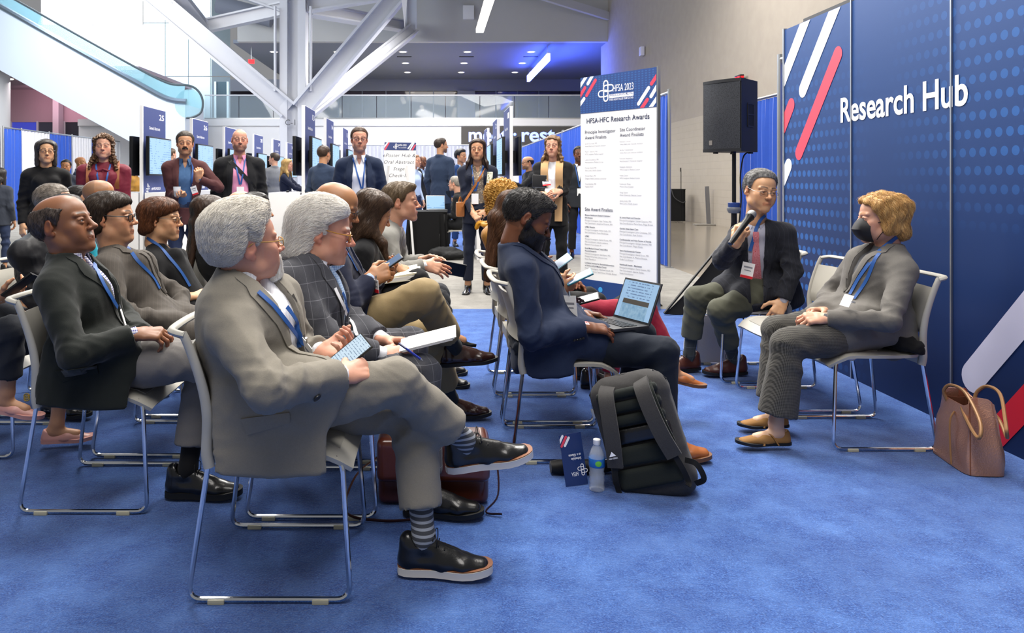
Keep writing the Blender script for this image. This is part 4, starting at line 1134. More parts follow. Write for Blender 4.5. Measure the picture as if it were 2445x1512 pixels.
def logo(mb, o, ex, ey, h, th=.0):
    """interlaced rounded cross emblem, height h"""
    def ringpath(w, hh, cx, cy, n=6):
        r = w / 2; pts = []
        for c, s in (((cx, cy + hh / 2 - r), 0), ((cx, cy - hh / 2 + r), math.pi)):
            for k in range(n + 1): a = s + math.pi * k / n; pts.append((c[0] + r * math.cos(a), c[1] + r * math.sin(a)))
        return pts
    def band_(pts, lw):
        n = len(pts); V = []; F = []
        for i in range(n):
            a, b = A3(pts[i - 1]), A3(pts[(i + 1) % n]); d = unit(b - a); nn = A3(-d[1], d[0]); p = A3(pts[i])
            for s in (-.5, .5): q = p + nn * lw * s; V.append(np.asarray(o, float) + np.asarray(ex) * q[0] + np.asarray(ey) * q[1])
        for i in range(n): j = (i + 1) % n; F.append([2 * i, 2 * j, 2 * j + 1, 2 * i + 1])
        mb.add(V, F)
    band_(ringpath(h * .26, h, 0, 0), h * .07)
    hz = [(y, x) for x, y in ringpath(h * .30, h * .62, 0, 0)]
    band_([(x - h * .16, y - h * .12) for x, y in hz], h * .065); band_([(x + h * .16, y + h * .12) for x, y in hz], h * .065)

# ------------------------------------------------------------------ steel tree column
KS = 1.14; TC = (-4.43 * KS, 24 * KS, 0); col_ = thing('steel_column', 'white steel tree column with slanting struts, marked C-1', 'column', TC)
mb = MB(TC)
for cx_, yy, ww, dd in ((-4.72, 24, .24, .7), (-4.15, 24, .24, .7), (-4.43, 24.08, .4, .4)): mb.box((cx_ * KS, yy * KS, 6.5), (ww * KS, dd, 13))
mb.build('shaft', steel_white, col_)
mb = MB(TC); put_text(mb, 'C-1', at(681, 299, 23.6 * KS), (1, 0, 0), (0, 0, 1), .2, .36, .01); mb.build('mark', mat('mark_grey', '#55575c', .6), col_, smooth=False)
def hbeam(a, b, w, d, name='strut', up=(0, 1, 0)):
    a = A3(a); b = A3(b); z = unit(b - a); x, y = frame(z, up); mb = MB(TC)
    for s in (-1, 1): mb.bar(a + x * s * w / 2, b + x * s * w / 2, d * .16, d, up)
    mb.bar(a, b, w, d * .3, up); return mb.build(name, steel_white, col_)
hbeam(at(688, 262, 23.8 * KS), at(330, -40, 23.0 * KS), .62, .55); hbeam(at(718, 262, 23.8 * KS), at(990, -60, 23.2 * KS), .58, .55)
hbeam(at(722, 280, 24.6 * KS), at(985, 72, 29 * KS), .42, .5)
hbeam(at(500, 60, 24.5 * KS), at(690, 18, 24.0 * KS), .42, .4, 'beam'); hbeam(at(490, 72, 25 * KS), at(400, -40, 22.5 * KS), .45, .4, 'beam')
hbeam(at(735, 22, 24.5 * KS), at(985, 66, 30 * KS), .42, .42, 'beam'); hbeam(at(735, 12, 24 * KS), at(985, -30, 24 * KS), .5, .4, 'beam')
hbeam(at(982, 72, 29 * KS), at(982, -60, 29 * KS), .42, .4, 'post'); hbeam(at(690, 20, 24 * KS), at(560, -25, 24 * KS), .4, .4, 'beam')
for x in (657, 742): mb = MB(TC); mb.tube([at(x, 15, 23.6 * KS), at(x, 218, 23.6 * KS)], .05, 8); mb.build('rod', steel_white, col_)
mb = MB(); mb.prism([(-.09, .95), (.09, .95), (.02, 0)], (-.95, 24.5, 6.2), (1, 0, 0), (0, 0, 1), .05); tag(mb.build('hanging_fin', white_paint), 'white pointed fin hanging beside the steel strut', 'fin')
mb = MB(); mb.tube([at(520, 10, 34), at(650, 45, 34)], .4, 12); tag(mb.build('air_duct', m_mez), 'round grey air duct behind the steel struts', 'duct')

# ------------------------------------------------------------------ escalator and the daylit left end
E0 = at(200, 300, 30.0); esc = thing('escalator', 'white clad escalator with glass sides rising to the left', 'escalator', (E0[0], 30, 0))
def pl(px, py, Y=30.0): return at(px, py, Y)
clad = mat('escalator_cladding', '#d3dde8', .4, var=.01, scale=1)
poly = [(-160, -68), (0, 22), (200, 136), (330, 207), (380, 234), (412, 246), (442, 249), (442, 428), (330, 428), (310, 338), (0, 168), (-160, 80)]
PP = [(pl(x, y)[0], pl(x, y)[2]) for x, y in poly]
mb = MB((E0[0], 30, 0)); mb.prism(PP, (0, 32.4, 0), (1, 0, 0), (0, 0, 1), 2.4); mb.build('cladding', clad, esc)
band = mat('escalator_band', '#8a98a6', .25, .7)
for Y in (30.0, 32.3):
    top = [pl(x, y, Y) for x, y in ((-160, -74), (0, 15), (200, 128), (330, 200), (385, 230), (415, 240), (445, 243))]
    mb = MB((E0[0], 30, 0)); mb.tube(spline(top, 4), .12, 8); mb.build('deck_band', band, esc)
    rail_ = [pl(x, y - 36, Y) for x, y in ((-160, -74), (0, 15), (200, 128), (330, 200), (385, 228), (415, 238), (450, 240))] + [pl(472, 216, Y), pl(484, 240, Y), pl(480, 268, Y), pl(460, 280, Y), pl(445, 282, Y)]
    mb = MB((E0[0], 30, 0)); P = spline(rail_, 4); mb.tube(P, .045, 8); mb.build('handrail', mat('handrail_rubber', '#4b565c', .4), esc)
    n = 20; lo = spline(top, 4)[:24]; hi = P[:24]; gm = mat('escalator_glass', '#a9dbe8', .03, alpha=.35)
    mb = MB((E0[0], 30, 0)); mb.sheet(np.array([[a, b] for a, b in zip(lo, hi)]), .012); mb.build('glass_side', gm, esc)
    mb = MB((E0[0], 30, 0)); c = pl(452, 248, Y); mb.lathe([(.001, -.006), (.58, -.006), (.58, .006), (.001, .006)], 24, c, (0, 1, 0)); mb.build('newel_glass', gm, esc)
m_wl = mat('left_white_wall', '#f0f3f6', .6); m_cy = mat('daylight_tint_panel', '#cfe9f4', .22)  # pale cyan of the panels is daylight put into their base colour
slab('wall_left', -36, at(345, 0, 42)[0], 42, 42.3, 0, at(0, 60, 42)[2], m_wl, 'white wall behind the escalator')
for i, (a, b) in enumerate(((100, 160), (160, 220), (220, 280), (280, 340))):
    p, q_ = at(a, 58, 42), at(b, -80, 42); mb = MB(); mb.box(((p[0] + q_[0]) / 2, 42.1, (p[2] + q_[2]) / 2), (q_[0] - p[0] - .06, .05, q_[2] - p[2])); o = mb.build('window_%d' % (20 + i), mat('daylight_pane', '#ffffff', .5, emit='#f6fbff', es=1.6), smooth=False); o['kind'] = 'structure'
    mb = MB(); mb.box((p[0], 42.05, (p[2] + q_[2]) / 2), (.08, .12, q_[2] - p[2])); mb.build('window_frame', white_paint, o)
pw = thing('panel_wall', 'wall of tall glossy panels tinted daylight cyan beside the escalator', 'wall', (at(450, 0, 38)[0], 38, 0)); pw['kind'] = 'structure'
xs = [342, 395, 450, 503, 550]; ys = [-60, 55, 183, 300]
for i in range(4):
    for j in range(3):
        Y0, Y1 = (38, 38) if i < 3 else (38, 40.5)
        a, b, c, d = at(xs[i] + 1, ys[j + 1] - 1, Y0), at(xs[i + 1] - 1, ys[j + 1] - 1, Y1), at(xs[i + 1] - 1, ys[j] + 1, Y1), at(xs[i] + 1, ys[j] + 1, Y0)
        mb = MB((at(450, 0, 38)[0], 38, 0)); mb.sheet(np.array([[a, d], [b, c]]), .04); mb.build('panel', m_cy, pw)
a, b = at(517, 290, 37.7), at(541, 195, 37.7); mb = MB(); mb.box(((a[0] + b[0]) / 2, 37.8, (a[2] + b[2]) / 2), (b[0] - a[0], .1, b[2] - a[2])); o = mb.build('door_1', mat('lift_door', '#33454f', .3, .5)); o['kind'] = 'structure'
mb = MB(); mb.box((a[0] - .06, 37.75, (a[2] + b[2]) / 2), (.1, .16, b[2] - a[2])); mb.box((b[0] + .06, 37.75, (a[2] + b[2]) / 2), (.1, .16, b[2] - a[2])); mb.build('door_frame', m_cy, o)
# low area under the escalator
slab('ceiling_left', -40, -12.2, 31.2, 38, 5.84, 6.0, mat('left_ceiling', '#b4a6b0', .8), 'lilac grey ceiling under the escalator')
slab('wall_left_low', -40, -11.5, 38, 38.3, 4.2, 5.84, mat('pink_wall', '#b59aa6', .8), 'pinkish wall above the low windows')
slab('wall_left_base', -40, -11.5, 38, 38.3, 0, 3.5, mat('low_wall', '#8c8794', .8))
for i in range(8):
    x = -22 + i * 1.35; mb = MB(); mb.box((x, 38.1, 3.85), (1.25, .05, .7)); o = mb.build('window_%d' % (30 + i), mat('low_window_%d' % (i % 3), ['#2a2c33', '#3f46a0', '#343642'][i % 3], .1, emit=['#111318', '#3a48c8', '#20232c'][i % 3], es=.5)); o['kind'] = 'structure'
    mb = MB(); mb.box((x - .67, 38.05, 3.85), (.09, .12, .8)); mb.build('window_frame', steel_white, o)
slab('wall_left_pier', at(128, 0, 37.5)[0], at(142, 0, 37.5)[0], 37.4, 37.9, 0, 5.84, mat('pier_lilac', '#c7bcc6', .7))
mb = MB(); mb.lathe([(.42, 0), (.42, 5.84)], 24, (at(-2, 0, 32)[0], 32, 0)); o = mb.build('round_column', white_paint); tag(o, 'white round column at the left edge', 'column')
mb = MB(); mb.lathe([(.001, 0), (.2, 0), (.2, .02), (.001, .02)], 16, (at(20, 0, 34)[0], 34, 5.82)); tag(mb.build('downlight', lamp_w), 'small downlight in the lilac ceiling at the left edge', 'light')
area('pink_wash', (-18, 36, 5.2), 3, 40, (1, .6, .7), aim=(-18, 38, 4.6), sy=1)
area('under_escalator_lamp', (-18, 33, 5.6), 3, 90, (1, .9, .9), aim=(-18, 34, 0), sy=2)

# ------------------------------------------------------------------ pipe and drape
def drape_mat(name, col):
    t = NT(name); v = t.obj(); t.base(t.mix(t.noise(12, 3, .6, v), tuple(x * .8 for x in hexc(col)), hexc(col))); t.set(Roughness=.75, Sheen_Weight=.3); t.bump(t.noise(300, 2, .6, v), .15, .002); return t.m
dr_blue = drape_mat('drape_blue', '#1a4fb8'); dr_white = drape_mat('drape_white', '#dcdde2')
def drape(label, p0, p1, z1, m, amp=.035, per=.13, posts=(0, 1), z0=.02, seed=0, group=None):
    p0, p1 = A3(*p0, 0), A3(*p1, 0); L = np.linalg.norm(p1 - p0); d = unit(p1 - p0); nn = A3(-d[1], d[0], 0)
    r_ = thing('drape', label, 'curtain', p0, group=group); n = max(int(L / per * 6), 12); rows = []; rg = np.random.RandomState(seed); ph = rg.uniform(0, 6, 4)
    for z in np.linspace(z0, z1 - .03, 7):
        row = []
        for i in range(n + 1):
            u = L * i / n; a = amp * (1.0 if z < z1 - .1 else .6)
            off = a * (math.sin(u / per * 6.283 + ph[0] + .6 * math.sin(u * 3 + ph[1])) + .4 * math.sin(u / per * 3.1 + ph[2] + z * .5))
            row.append(p0 + d * u + nn * off + A3(0, 0, z))
        rows.append(row)
    mb = MB(p0); mb.sheet(np.array(rows), .004); mb.build('curtain', m, r_)
    mb = MB(p0); mb.tube([p0 + A3(0, 0, z1), p1 + A3(0, 0, z1)], .022, 8); mb.build('cross_bar', alu, r_)
    for t_ in posts:
        b = lerp(p0, p1, t_); mb = MB(p0); mb.tube([b, b + A3(0, 0, z1 + .05)], .025, 10); mb.box(b + A3(0, 0, .006), (.1, .1, .012)); mb.build('post', alu, r_)
    return r_
drape('long blue curtain running back behind the banner', (3.44, 11.0), (3.44, 20.0), 2.56, dr_blue, seed=1)
drape('blue curtain far behind the poster kiosks on the right', (3.44, 20.1), (3.44, 30.0), 2.56, dr_blue, seed=2)
drape('short blue curtain beside the loudspeaker', (4.9, 12.0), (4.9, 10.7), 2.5, dr_blue, seed=3, posts=(0,))
drape('blue curtain at the end of the lettered wall', (3.5, 7.62), (4.1, 6.7), 2.5, dr_blue, seed=4)
drape('white curtain behind the check-in sign', (-3.4, 26.0), (1.9, 26.0), 2.48, dr_white, seed=5)
xs_ = [-12.9, -12.9]; ys_ = [22.6, 23.6, 25.3, 26.9, 28.4, 29.2, 31.0]
for i, nm in enumerate(['blue curtain at the far left edge', 'white curtain behind the woman in black', 'blue curtain between two white ones on the left', 'white curtain behind the woman in maroon', 'narrow blue curtain behind the curly-haired woman', 'white curtain beside the first kiosk']):
    drape(nm, (-12.9, ys_[i]), (-12.9, ys_[i + 1]), 2.86, dr_blue if i % 2 == 0 else dr_white, per=.2, seed=10 + i, posts=(0,), z0=.03)
drape('dark blue curtain by the left frame edge', (-13.2, 21.5), (-12.95, 22.5), 2.86, cloth('drape_dark', '#3a3f52'), per=.25, seed=20, posts=())

# ------------------------------------------------------------------ lettered display wall
t = NT('hub_print'); o_ = t.xyz(); h_, v_ = o_[0], o_[2]
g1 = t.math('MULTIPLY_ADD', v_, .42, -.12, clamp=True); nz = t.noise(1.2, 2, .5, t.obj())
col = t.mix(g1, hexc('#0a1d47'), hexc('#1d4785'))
def cell(c, p): return t.math('SUBTRACT', t.math('FRACT', t.math('DIVIDE', c, p)), .5)
row = t.math('FLOOR', t.math('DIVIDE', v_, .0915)); stag = t.math('MULTIPLY', t.math('MODULO', row, 2), .035)
dx = t.math('MULTIPLY', cell(t.math('ADD', h_, stag), .07), .07); dz = t.math('MULTIPLY', cell(v_, .0915), .0915)
dd = t.math('SQRT', t.math('ADD', t.math('POWER', dx, 2), t.math('POWER', dz, 2))); dot = t.math('LESS_THAN', dd, .0235)
left = t.math('MULTIPLY', t.math('MULTIPLY_ADD', h_, -1.25, 1.45, clamp=True), t.math('MULTIPLY_ADD', t.math('ABSOLUTE', t.math('SUBTRACT', v_, .95)), -1.1, 1.5, clamp=True))
right = t.math('MULTIPLY', t.math('MULTIPLY_ADD', h_, .9, -1.2, clamp=True), t.math('MULTIPLY_ADD', v_, 2.2, -2.2, clamp=True))
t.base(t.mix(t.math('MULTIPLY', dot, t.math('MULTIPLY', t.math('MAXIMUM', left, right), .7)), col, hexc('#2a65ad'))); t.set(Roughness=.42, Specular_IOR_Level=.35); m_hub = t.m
WALL_X, WALL_Y = 2.70, 5.806
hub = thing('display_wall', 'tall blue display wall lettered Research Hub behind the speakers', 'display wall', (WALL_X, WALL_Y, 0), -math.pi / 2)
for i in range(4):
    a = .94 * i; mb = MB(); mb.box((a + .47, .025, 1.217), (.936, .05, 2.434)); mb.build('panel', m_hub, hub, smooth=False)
    mb = MB(); mb.box((a, .018, 1.22), (.010 if i else .02, .052, 2.45)); mb.build('edge_trim', alu, hub)
mb = MB(); mb.box((1.0, .08, 2.46), (1.6, .06, .035)); mb.build('top_rail', mat('dark_rail', '#2d2d30', .5), hub)
X1, Y1 = (1, 0, 0), (0, 0, 1)
bars = [((-.2, 1.85), (.45, 2.56), .056, 'white'), ((.297, 1.938), (.85, 2.56), .056, 'white'), ((.239, 1.48), (.775, 2.12), .053, 'red'), ((-.3, 1.35), (.118, 1.845), .053, 'red'), ((-.3, .95), (.075, 1.39), .053, 'white'),
        ((2.03, .29), (3.6, 2.05), .075, 'grey'), ((1.9, -.27), (3.6, 1.66), .062, 'red2'), ((2.7, .3), (3.7, 1.45), .06, 'white')]
m_wg = mat('grey_print', '#b7b6cb', .5); m_r2 = mat('deep_red_print', '#c01328', .5)
for p, q_, r, c in bars:
    d = unit(A3(q_) - A3(p)); poly = clip_poly(capsule2(p, q_, r), .012, 3.74, .003, 2.43)
    if poly: mb = MB(); mb.prism(poly, (0, -.0015, 0), X1, Y1, .001); mb.build('stripe', {'white': white_print, 'red': red_print, 'grey': m_wg, 'red2': m_r2}[c], hub)
mb = MB(); put_text(mb, 'Research Hub', (.811, -.003, 1.664), X1, Y1, .155, 1.19, bold=.02); mb.build('lettering', white_print, hub, smooth=False)

# ------------------------------------------------------------------ award banner
BL, BRt = A3(1.60, 8.2, 0), A3(2.19, 7.4, 0); bx_ = unit(BRt - BL); bn = A3(bx_[1], -bx_[0], 0); W_ = float(np.linalg.norm(BRt - BL))
ban = thing('award_banner', 'white free-standing banner listing research award finalists', 'banner', BL); B0 = BL.copy(); ez = A3(0, 0, 1)
def bp(u, v, lift=.002): return B0 + bx_ * u + ez * v + bn * lift
mb = MB(B0); mb.box(bp(W_ / 2, 1.2, -.02), (W_, .036, 2.38), np.stack([bx_, -bn, ez], 1)); mb.build('board', paper, ban)
mb = MB(B0); mb.box(bp(W_ / 2, 2.195, .0005), (W_, .003, .39), np.stack([bx_, -bn, ez], 1)); hd = mb.build('header', None, ban)
t = NT('banner_header'); o_ = t.xyz(); dt = t.math('LESS_THAN', t.math('SQRT', t.math('ADD', t.math('POWER', t.math('SUBTRACT', t.math('FRACT', t.math('MULTIPLY', t.math('ADD', o_[0], o_[1]), 110)), .5), 2), t.math('POWER', t.math('SUBTRACT', t.math('FRACT', t.math('MULTIPLY', o_[2], 42)), .5), 2))), .28)
t.base(t.mix(t.math('MULTIPLY', dt, .35), hexc('#26447e'), hexc('#3f78b8'))); t.set(Roughness=.5); hd.data.materials.clear(); hd.data.materials.append(t.m); m_head = t.m
mb = MB(B0); mb.box(bp(W_ / 2, .11, .0005), (W_, .003, .2), np.stack([bx_, -bn, ez], 1)); mb.build('footer', mat('footer_navy', '#1c3f7d', .5), ban)
mb = MB(B0); mb.box(bp(W_ + .008, 1.2, -.02), (.016, .04, 2.4), np.stack([bx_, -bn, ez], 1)); mb.build('edge_frame', alu, ban)
for s, w in ((.1, 1), (W_ - .04, 1)):
    mb = MB(B0); mb.prism([(-.26, 0), (.55, 0), (.08, .15), (-.02, .15)], bp(s, .004, 0) - bx_ * .08, bn, ez, .2); mb.build('foot', mat('foot_black', '#17181b', .5), ban)
def bstripe(p, q_, r, m):
    poly = clip_poly(capsule2(p, q_, r, 6), .002, W_ - .002, 2.003, 2.388)
    if poly: mb = MB(B0); mb.prism(poly, bp(0, 0, .0025), bx_, ez, .0006); mb.build('stripe', m, ban)
def u_(px): # position along the banner seen at a pixel column
    k = (px - CX) / FPX; return float((k * BL[1] - BL[0]) / (bx_[0] - k * bx_[1]))
def uv_(px, py): u = u_(px); Y = BL[1] + bx_[1] * u; return u, CAMZ - (py - CY) * Y / FPX
for a, b, c in (((1384, 208), (1402, 180), 'w'), ((1404, 200), (1424, 165), 'w'), ((1401, 228), (1422, 192), 'r'), ((1384, 232), (1397, 210), 'r'), ((1384, 252), (1395, 236), 'w'),
                ((1556, 200), (1572, 176), 'r'), ((1525, 248), (1549, 210), 'w'), ((1555, 230), (1575, 196), 'w'), ((1530, 262), (1546, 238), 'r'), ((1550, 262), (1575, 226), 'w')):
    bstripe(uv_(*a), uv_(*b), .019, white_print if c == 'w' else red_print)
mb = MB(B0); u0, v0 = uv_(1447, 216); logo(mb, bp(u0, v0 - .005, .004), bx_, ez, .215); mb.build('emblem', white_print, ban)
mb = MB(B0); u0, v0 = uv_(1464, 219); put_text(mb, 'HFSA 2023', bp(u0, v0, .004), bx_, ez, .07, u_(1513) - u0, .004)
put_text(mb, 'WHERE HEART FAILURE TEAMS GATHER', bp(u_(1455), uv_(1455, 241)[1], .004), bx_, ez, .02, u_(1513) - u_(1455), .008); mb.build('header_lettering', white_print, ban, smooth=False)
u0, u1 = u_(1455), u_(1513); mb = MB(B0); mb.box(bp((u0 + u1) / 2, uv_(1484, 227)[1], .003), (u1 - u0, .002, .04), np.stack([bx_, -bn, ez], 1)); nb = mb.build('name_bar', white_print, ban)
mb = MB(B0); put_text(mb, 'ANNUAL SCIENTIFIC MEETING', bp(u0 + .01, uv_(1455, 231)[1], .0045), bx_, ez, .026, u1 - u0 - .02, .004); mb.build('bar_lettering', navy_print, ban, smooth=False)
mbt = MB(B0); mbg = MB(B0)
def bt(px, py, s, cap, px1, m=None, bold=.006, shear=0):
    u, v = uv_(px, py); tgt = m or MB(B0); put_text(tgt, s, bp(u, v, .002), bx_, ez, cap, u_(px1) - u if px1 else None, bold, shear)
    if m is None: tgt.build('heading_lettering', ink, ban, smooth=False)
bt(1401, 295, 'HFSA-HFC Research Awards', .052, 1551, bold=.012)
bt(1397, 320, 'Principle Investigator', .034, 1470); bt(1397, 333, 'Award Finalists', .034, 1448); bt(1480, 314, 'Site Coordinator', .034, 1541); bt(1480, 327, 'Award Finalists', .034, 1537); bt(1397, 503, 'Site Award Finalists', .034, 1463)
L1 = ['Jamie Kennedy, MD', 'Inova Heart and Vascular Institute', 'Mark V. Sherrid, MD', 'NYU Langone Medical Center', 'Lubna Choudhury, MD', 'Northwestern Medical Group', 'Michael Nassif, MD', "Saint Luke's Health System", 'Ahmad Masri, MD', 'Oregon Health Sciences University', 'Tariq Haddad, MD', 'Virginia Heart']
for i, s in enumerate(L1): bt(1397, 345 + (i // 2) * 19.2 + (i % 2) * 6, s, .0145, None, mbg, 0, .2 if i % 2 else 0)
L2 = ['Brendan Lohmar', 'Inova Heart and Vascular Institute', 'Sirisha Tirumanisetti', 'Inova Heart and Vascular Institute', 'Kiersten Raspberry', 'Northwestern Memorial Hospital', 'Elizabeth Adelstein', 'NYU Langone Medical Center', 'Isabel Castro', 'NYU Langone Medical Center', 'Katherine Wang', 'Mount Sinai Hospital', 'Greg Tipton', 'Duke University Medical Center', 'Jackie Smith, RN', "Saint Luke's Health System"]
for i, s in enumerate(L2): bt(1480, 340 + (i // 2) * 20.2 + (i % 2) * 6.3, s, .0145, None, mbg, 0, .2 if i % 2 else 0)
L3 = [('Mission Healthcare Research Institute /', 1), ('NV Division', 1), ('Principal Investigator: Vijay Thohan, MD', 0), ('Site Coordinator: Josephine Purbrick, RN', 0), None, ('UPMC Pinnacle', 1), ('Principal Investigator: Hemal Gada, MD', 0), ('Site Coordinator: Dawn Macfarlane', 0), None, ('UPMC', 1), ('Principal Investigator: Sachin Kumar, MD', 0), ('Site Coordinator: Isabella Lefebvre,', 0), ('Research Coordinator III', 0), None, ('Excel Medical Clinical Trials D/B/A', 1), ('Flourish Research', 1), ('Principal Investigators: Seth Baum, MD,', 0), ('Philippa McCartney, Johanna Lora,', 0), ('Reina Mendelson', 0), None, ('Lundquist Institute for BiomedicalInnovation', 1), ('at Harbor-UCLA Medical Center', 1), ('Principal Investigator: Matthew Budoff, MD', 0), ('Site Coordinators: Sajad Hamal, Khadije Ahmad', 0)]
y = 515.0
for e in L3:
    if e is None: y += 2.6; continue
    bt(1397, y, e[0], .0155, None, mbt if e[1] else mbg, .012 if e[1] else 0); y += 6.45
L4 = [('St. Louis Heart and Vascular', 1), ('Principal Investigator: Usman Qayyum, MD', 0), ('Site Coordinators: Marie Reno, Paige Brown', 0), None, ('Garden State Heart Care', 1), ('Principal Investigator: John Covalesky, DO', 0), ('Site Coordinator: Kyle Skelton', 0), None, ('Cardiovascular and Vein Center of Florida', 1), ('Principal Investigator: Eulogio Sanchez, MD', 0), ('Site Coordinator: Megan Brady', 0), None, ('Stern Cardiovascular Center', 1), ('Principal Investigator: David Kraus, MD', 0), ('Site Coordinator: K. Meshun Briscoe,', 0), ('Study Coordinator', 0), None, ('Northwell Health - Manhasset', 1), ('Principal Investigator: Gerin Stevens, MD', 0), ('Site Coordinator: Salome Reddy,', 0), ('Study Coordinator', 0)]
y = 521.0
for e in L4:
    if e is None: y += 5.6; continue
    bt(1480, y, e[0], .0158, None, mbt if e[1] else mbg, .012 if e[1] else 0); y += 6.9
mbt.build('bold_print', ink, ban, smooth=False)['kind'] = 'stuff'; mbg.build('small_print', ink_grey, ban, smooth=False)['kind'] = 'stuff'
mb = MB(B0); u0, v0 = uv_(1434, 692); mb.lathe([(.001, 0), (.028, 0), (.028, .002), (.001, .002)], 20, bp(u0, v0, .0025), bn); mb.build('round_icon', mat('icon_blue', '#3f9ee0', .5), ban)

# ------------------------------------------------------------------ poster kiosks
scr = NT('kiosk_screen'); o_ = scr.xyz(); ln = scr.math('LESS_THAN', scr.math('FRACT', scr.math('MULTIPLY', o_[2], 26)), .4); n1 = scr.noise(9, 2, .5, scr.obj())
scr.base((.02, .02, .02)); c_ = scr.mix(scr.math('MULTIPLY', ln, scr.math('GREATER_THAN', n1, .52)), hexc('#a9d4f6'), hexc('#7fb0e0')); scr.l(c_, scr.b.inputs['Emission Color']); scr.b.inputs['Emission Strength'].default_value = .95; m_scr = scr.m
NAVY2 = mat('kiosk_navy', '#2c3a72', .5)
def kiosk(label, X, Y, face, num, q=1, lbl='General Abstracts'):
    """free-standing panel along Y with counters and a screen on each face; face = +1 if its lettered side looks to +X"""
    r_ = thing('poster_kiosk', label, 'kiosk', (X, Y, 0), group='poster kiosks'); H = 2.46
    mb = MB(); mb.box((0, .5, H / 2), (.05, 1.0, H)); mb.build('panel', white_paint, r_, smooth=False)
    for s in (-1, 1):
        mb = MB(); mb.box((s * .027, .515, 1.66), (.004, .97, 1.58)); mb.build('graphic', NAVY2, r_, smooth=False)
        mb = MB(); mb.box((s * .30, .5, .54), (.50, .98, 1.08), bev=.008); c = mb.build('counter', white_paint, r_)
        ti = math.radians(0); mb = MB(); mb.box((s * .13, .42, 1.66), (.05, 1.0, .62), bev=.006); mo = mb.build('monitor', black_plastic, r_)
        mb = MB(); mb.box((s * .157, .42, 1.66), (.004, .95, .57)); mb.build('screen', m_scr, mo, smooth=False)
        mb = MB(); mb.box((s * .07, .42, 1.66), (.1, .2, .2)); mb.build('bracket', black_plastic, mo)
    mb = MB(); ex = (0, 1, 0) if face > 0 else (0, -1, 0); y0 = .06 if face > 0 else .94
    put_text(mb, lbl, (face * .0305, .5 - (.24 if face > 0 else -.24), 2.10), ex, (0, 0, 1), .05, .48, .006)
    put_text(mb, num, (face * .0305, .70 if face > 0 else .30, 2.28), ex, (0, 0, 1), .09, .22, .012)
    logo(mb, (face * .0305, .2 if face > 0 else .8, 1.14), ex, (0, 0, 1), .16); put_text(mb, '#HFSA2023', (face * .0305, .36 if face > 0 else .64, 1.12), ex, (0, 0, 1), .04, .4, .01)
    mb.build('lettering', white_print, r_, smooth=False); return r_
ords = ['first', 'second', 'third', 'fourth', 'fifth', 'sixth']
for i, (px, nm) in enumerate(((337, '25'), (456, '26'), (534, '27'), (604, '28'), (650, '29'), (684, '30'))):
    kiosk('navy poster kiosk with screens, %s of the left row' % ords[i], -4.61, 4.61 * 1800 / (1035 - px), 1, nm)
for i, (px, nm) in enumerate(((724, '13'), (776, '14'), (816, '15'), (850, '16'))):
    kiosk('navy poster kiosk with screens, %s of the middle row' % ords[i], -2.05, 2.05 * 1800 / (1035 - px), 1, nm, lbl='General Abstracts')
for i, (px, nm) in enumerate(((1221, '1'), (1190, '2'), (1166, '3'))):
    kiosk('navy poster kiosk with screens, %s of the right row' % ords[i], 1.24, 1.24 * 1800 / (px - 1035), -1, nm, lbl='General Abstracts')

# sign on the white front, exit sign, wall bits
sg = thing('wall_sign', 'dark sign with glowing blue words meet and rest', 'sign', (4.1, 33.85, 3.27))
mb = MB(); mb.box((0, 0, 0), (5.7, .08, .8)); mb.build('sign_board', mat('sign_dark', '#4a4744', .6), sg)
mb = MB(); put_text(mb, 'meet', (-2.52, -.06, -.26), (1, 0, 0), (0, 0, 1), .62, 1.75, .02); put_text(mb, 'rest', (-.15, -.06, -.26), (1, 0, 0), (0, 0, 1), .62, 1.5, .02); mb.ball((-.45, -.06, .05), .07)
mb.build('glowing_letters', mat('letter_glow', '#c9d6ff', .5, emit='#5b7bff', es=1.6), sg, smooth=False)
ex_ = thing('exit_sign', 'black exit sign with red letters above the loudspeaker', 'sign', (7.85, 19.35, 3.82))
mb = MB(); mb.box((0, 0, 0), (.10, .36, .3), bev=.008); mb.box((.1, 0, .05), (.12, .06, .06)); mb.build('housing', black_plastic, ex_)
mb = MB(); put_text(mb, 'EXIT', (-.055, .15, -.09), (0, -1, 0), (0, 0, 1), .2, .3, .02); put_text(mb, 'EXIT', (-.04, -.185, -.09), (1, 0, 0), (0, 0, 1), .2, .08, .01); mb.build('letters', red_emit, ex_, smooth=False)
mb = MB(); mb.box((7.9, 28.6, 6.16), (.14, .3, .34), bev=.02); tag(mb.build('fire_strobe', mat('strobe', '#cfd0e6', .4)), 'small pale alarm strobe high on the taupe wall', 'alarm')
e2 = thing('exit_sign', 'small red exit sign hanging under the mezzanine ceiling at left', 'sign', at(600, 147, 36)); mb = MB(); mb.box((0, 0, 0), (.28, .05, .2)); mb.build('housing', red_emit, e2); mb = MB(); mb.bar((0, 0, .1), (0, 0, 1.9), .03, .03); mb.build('stem', alu, e2)

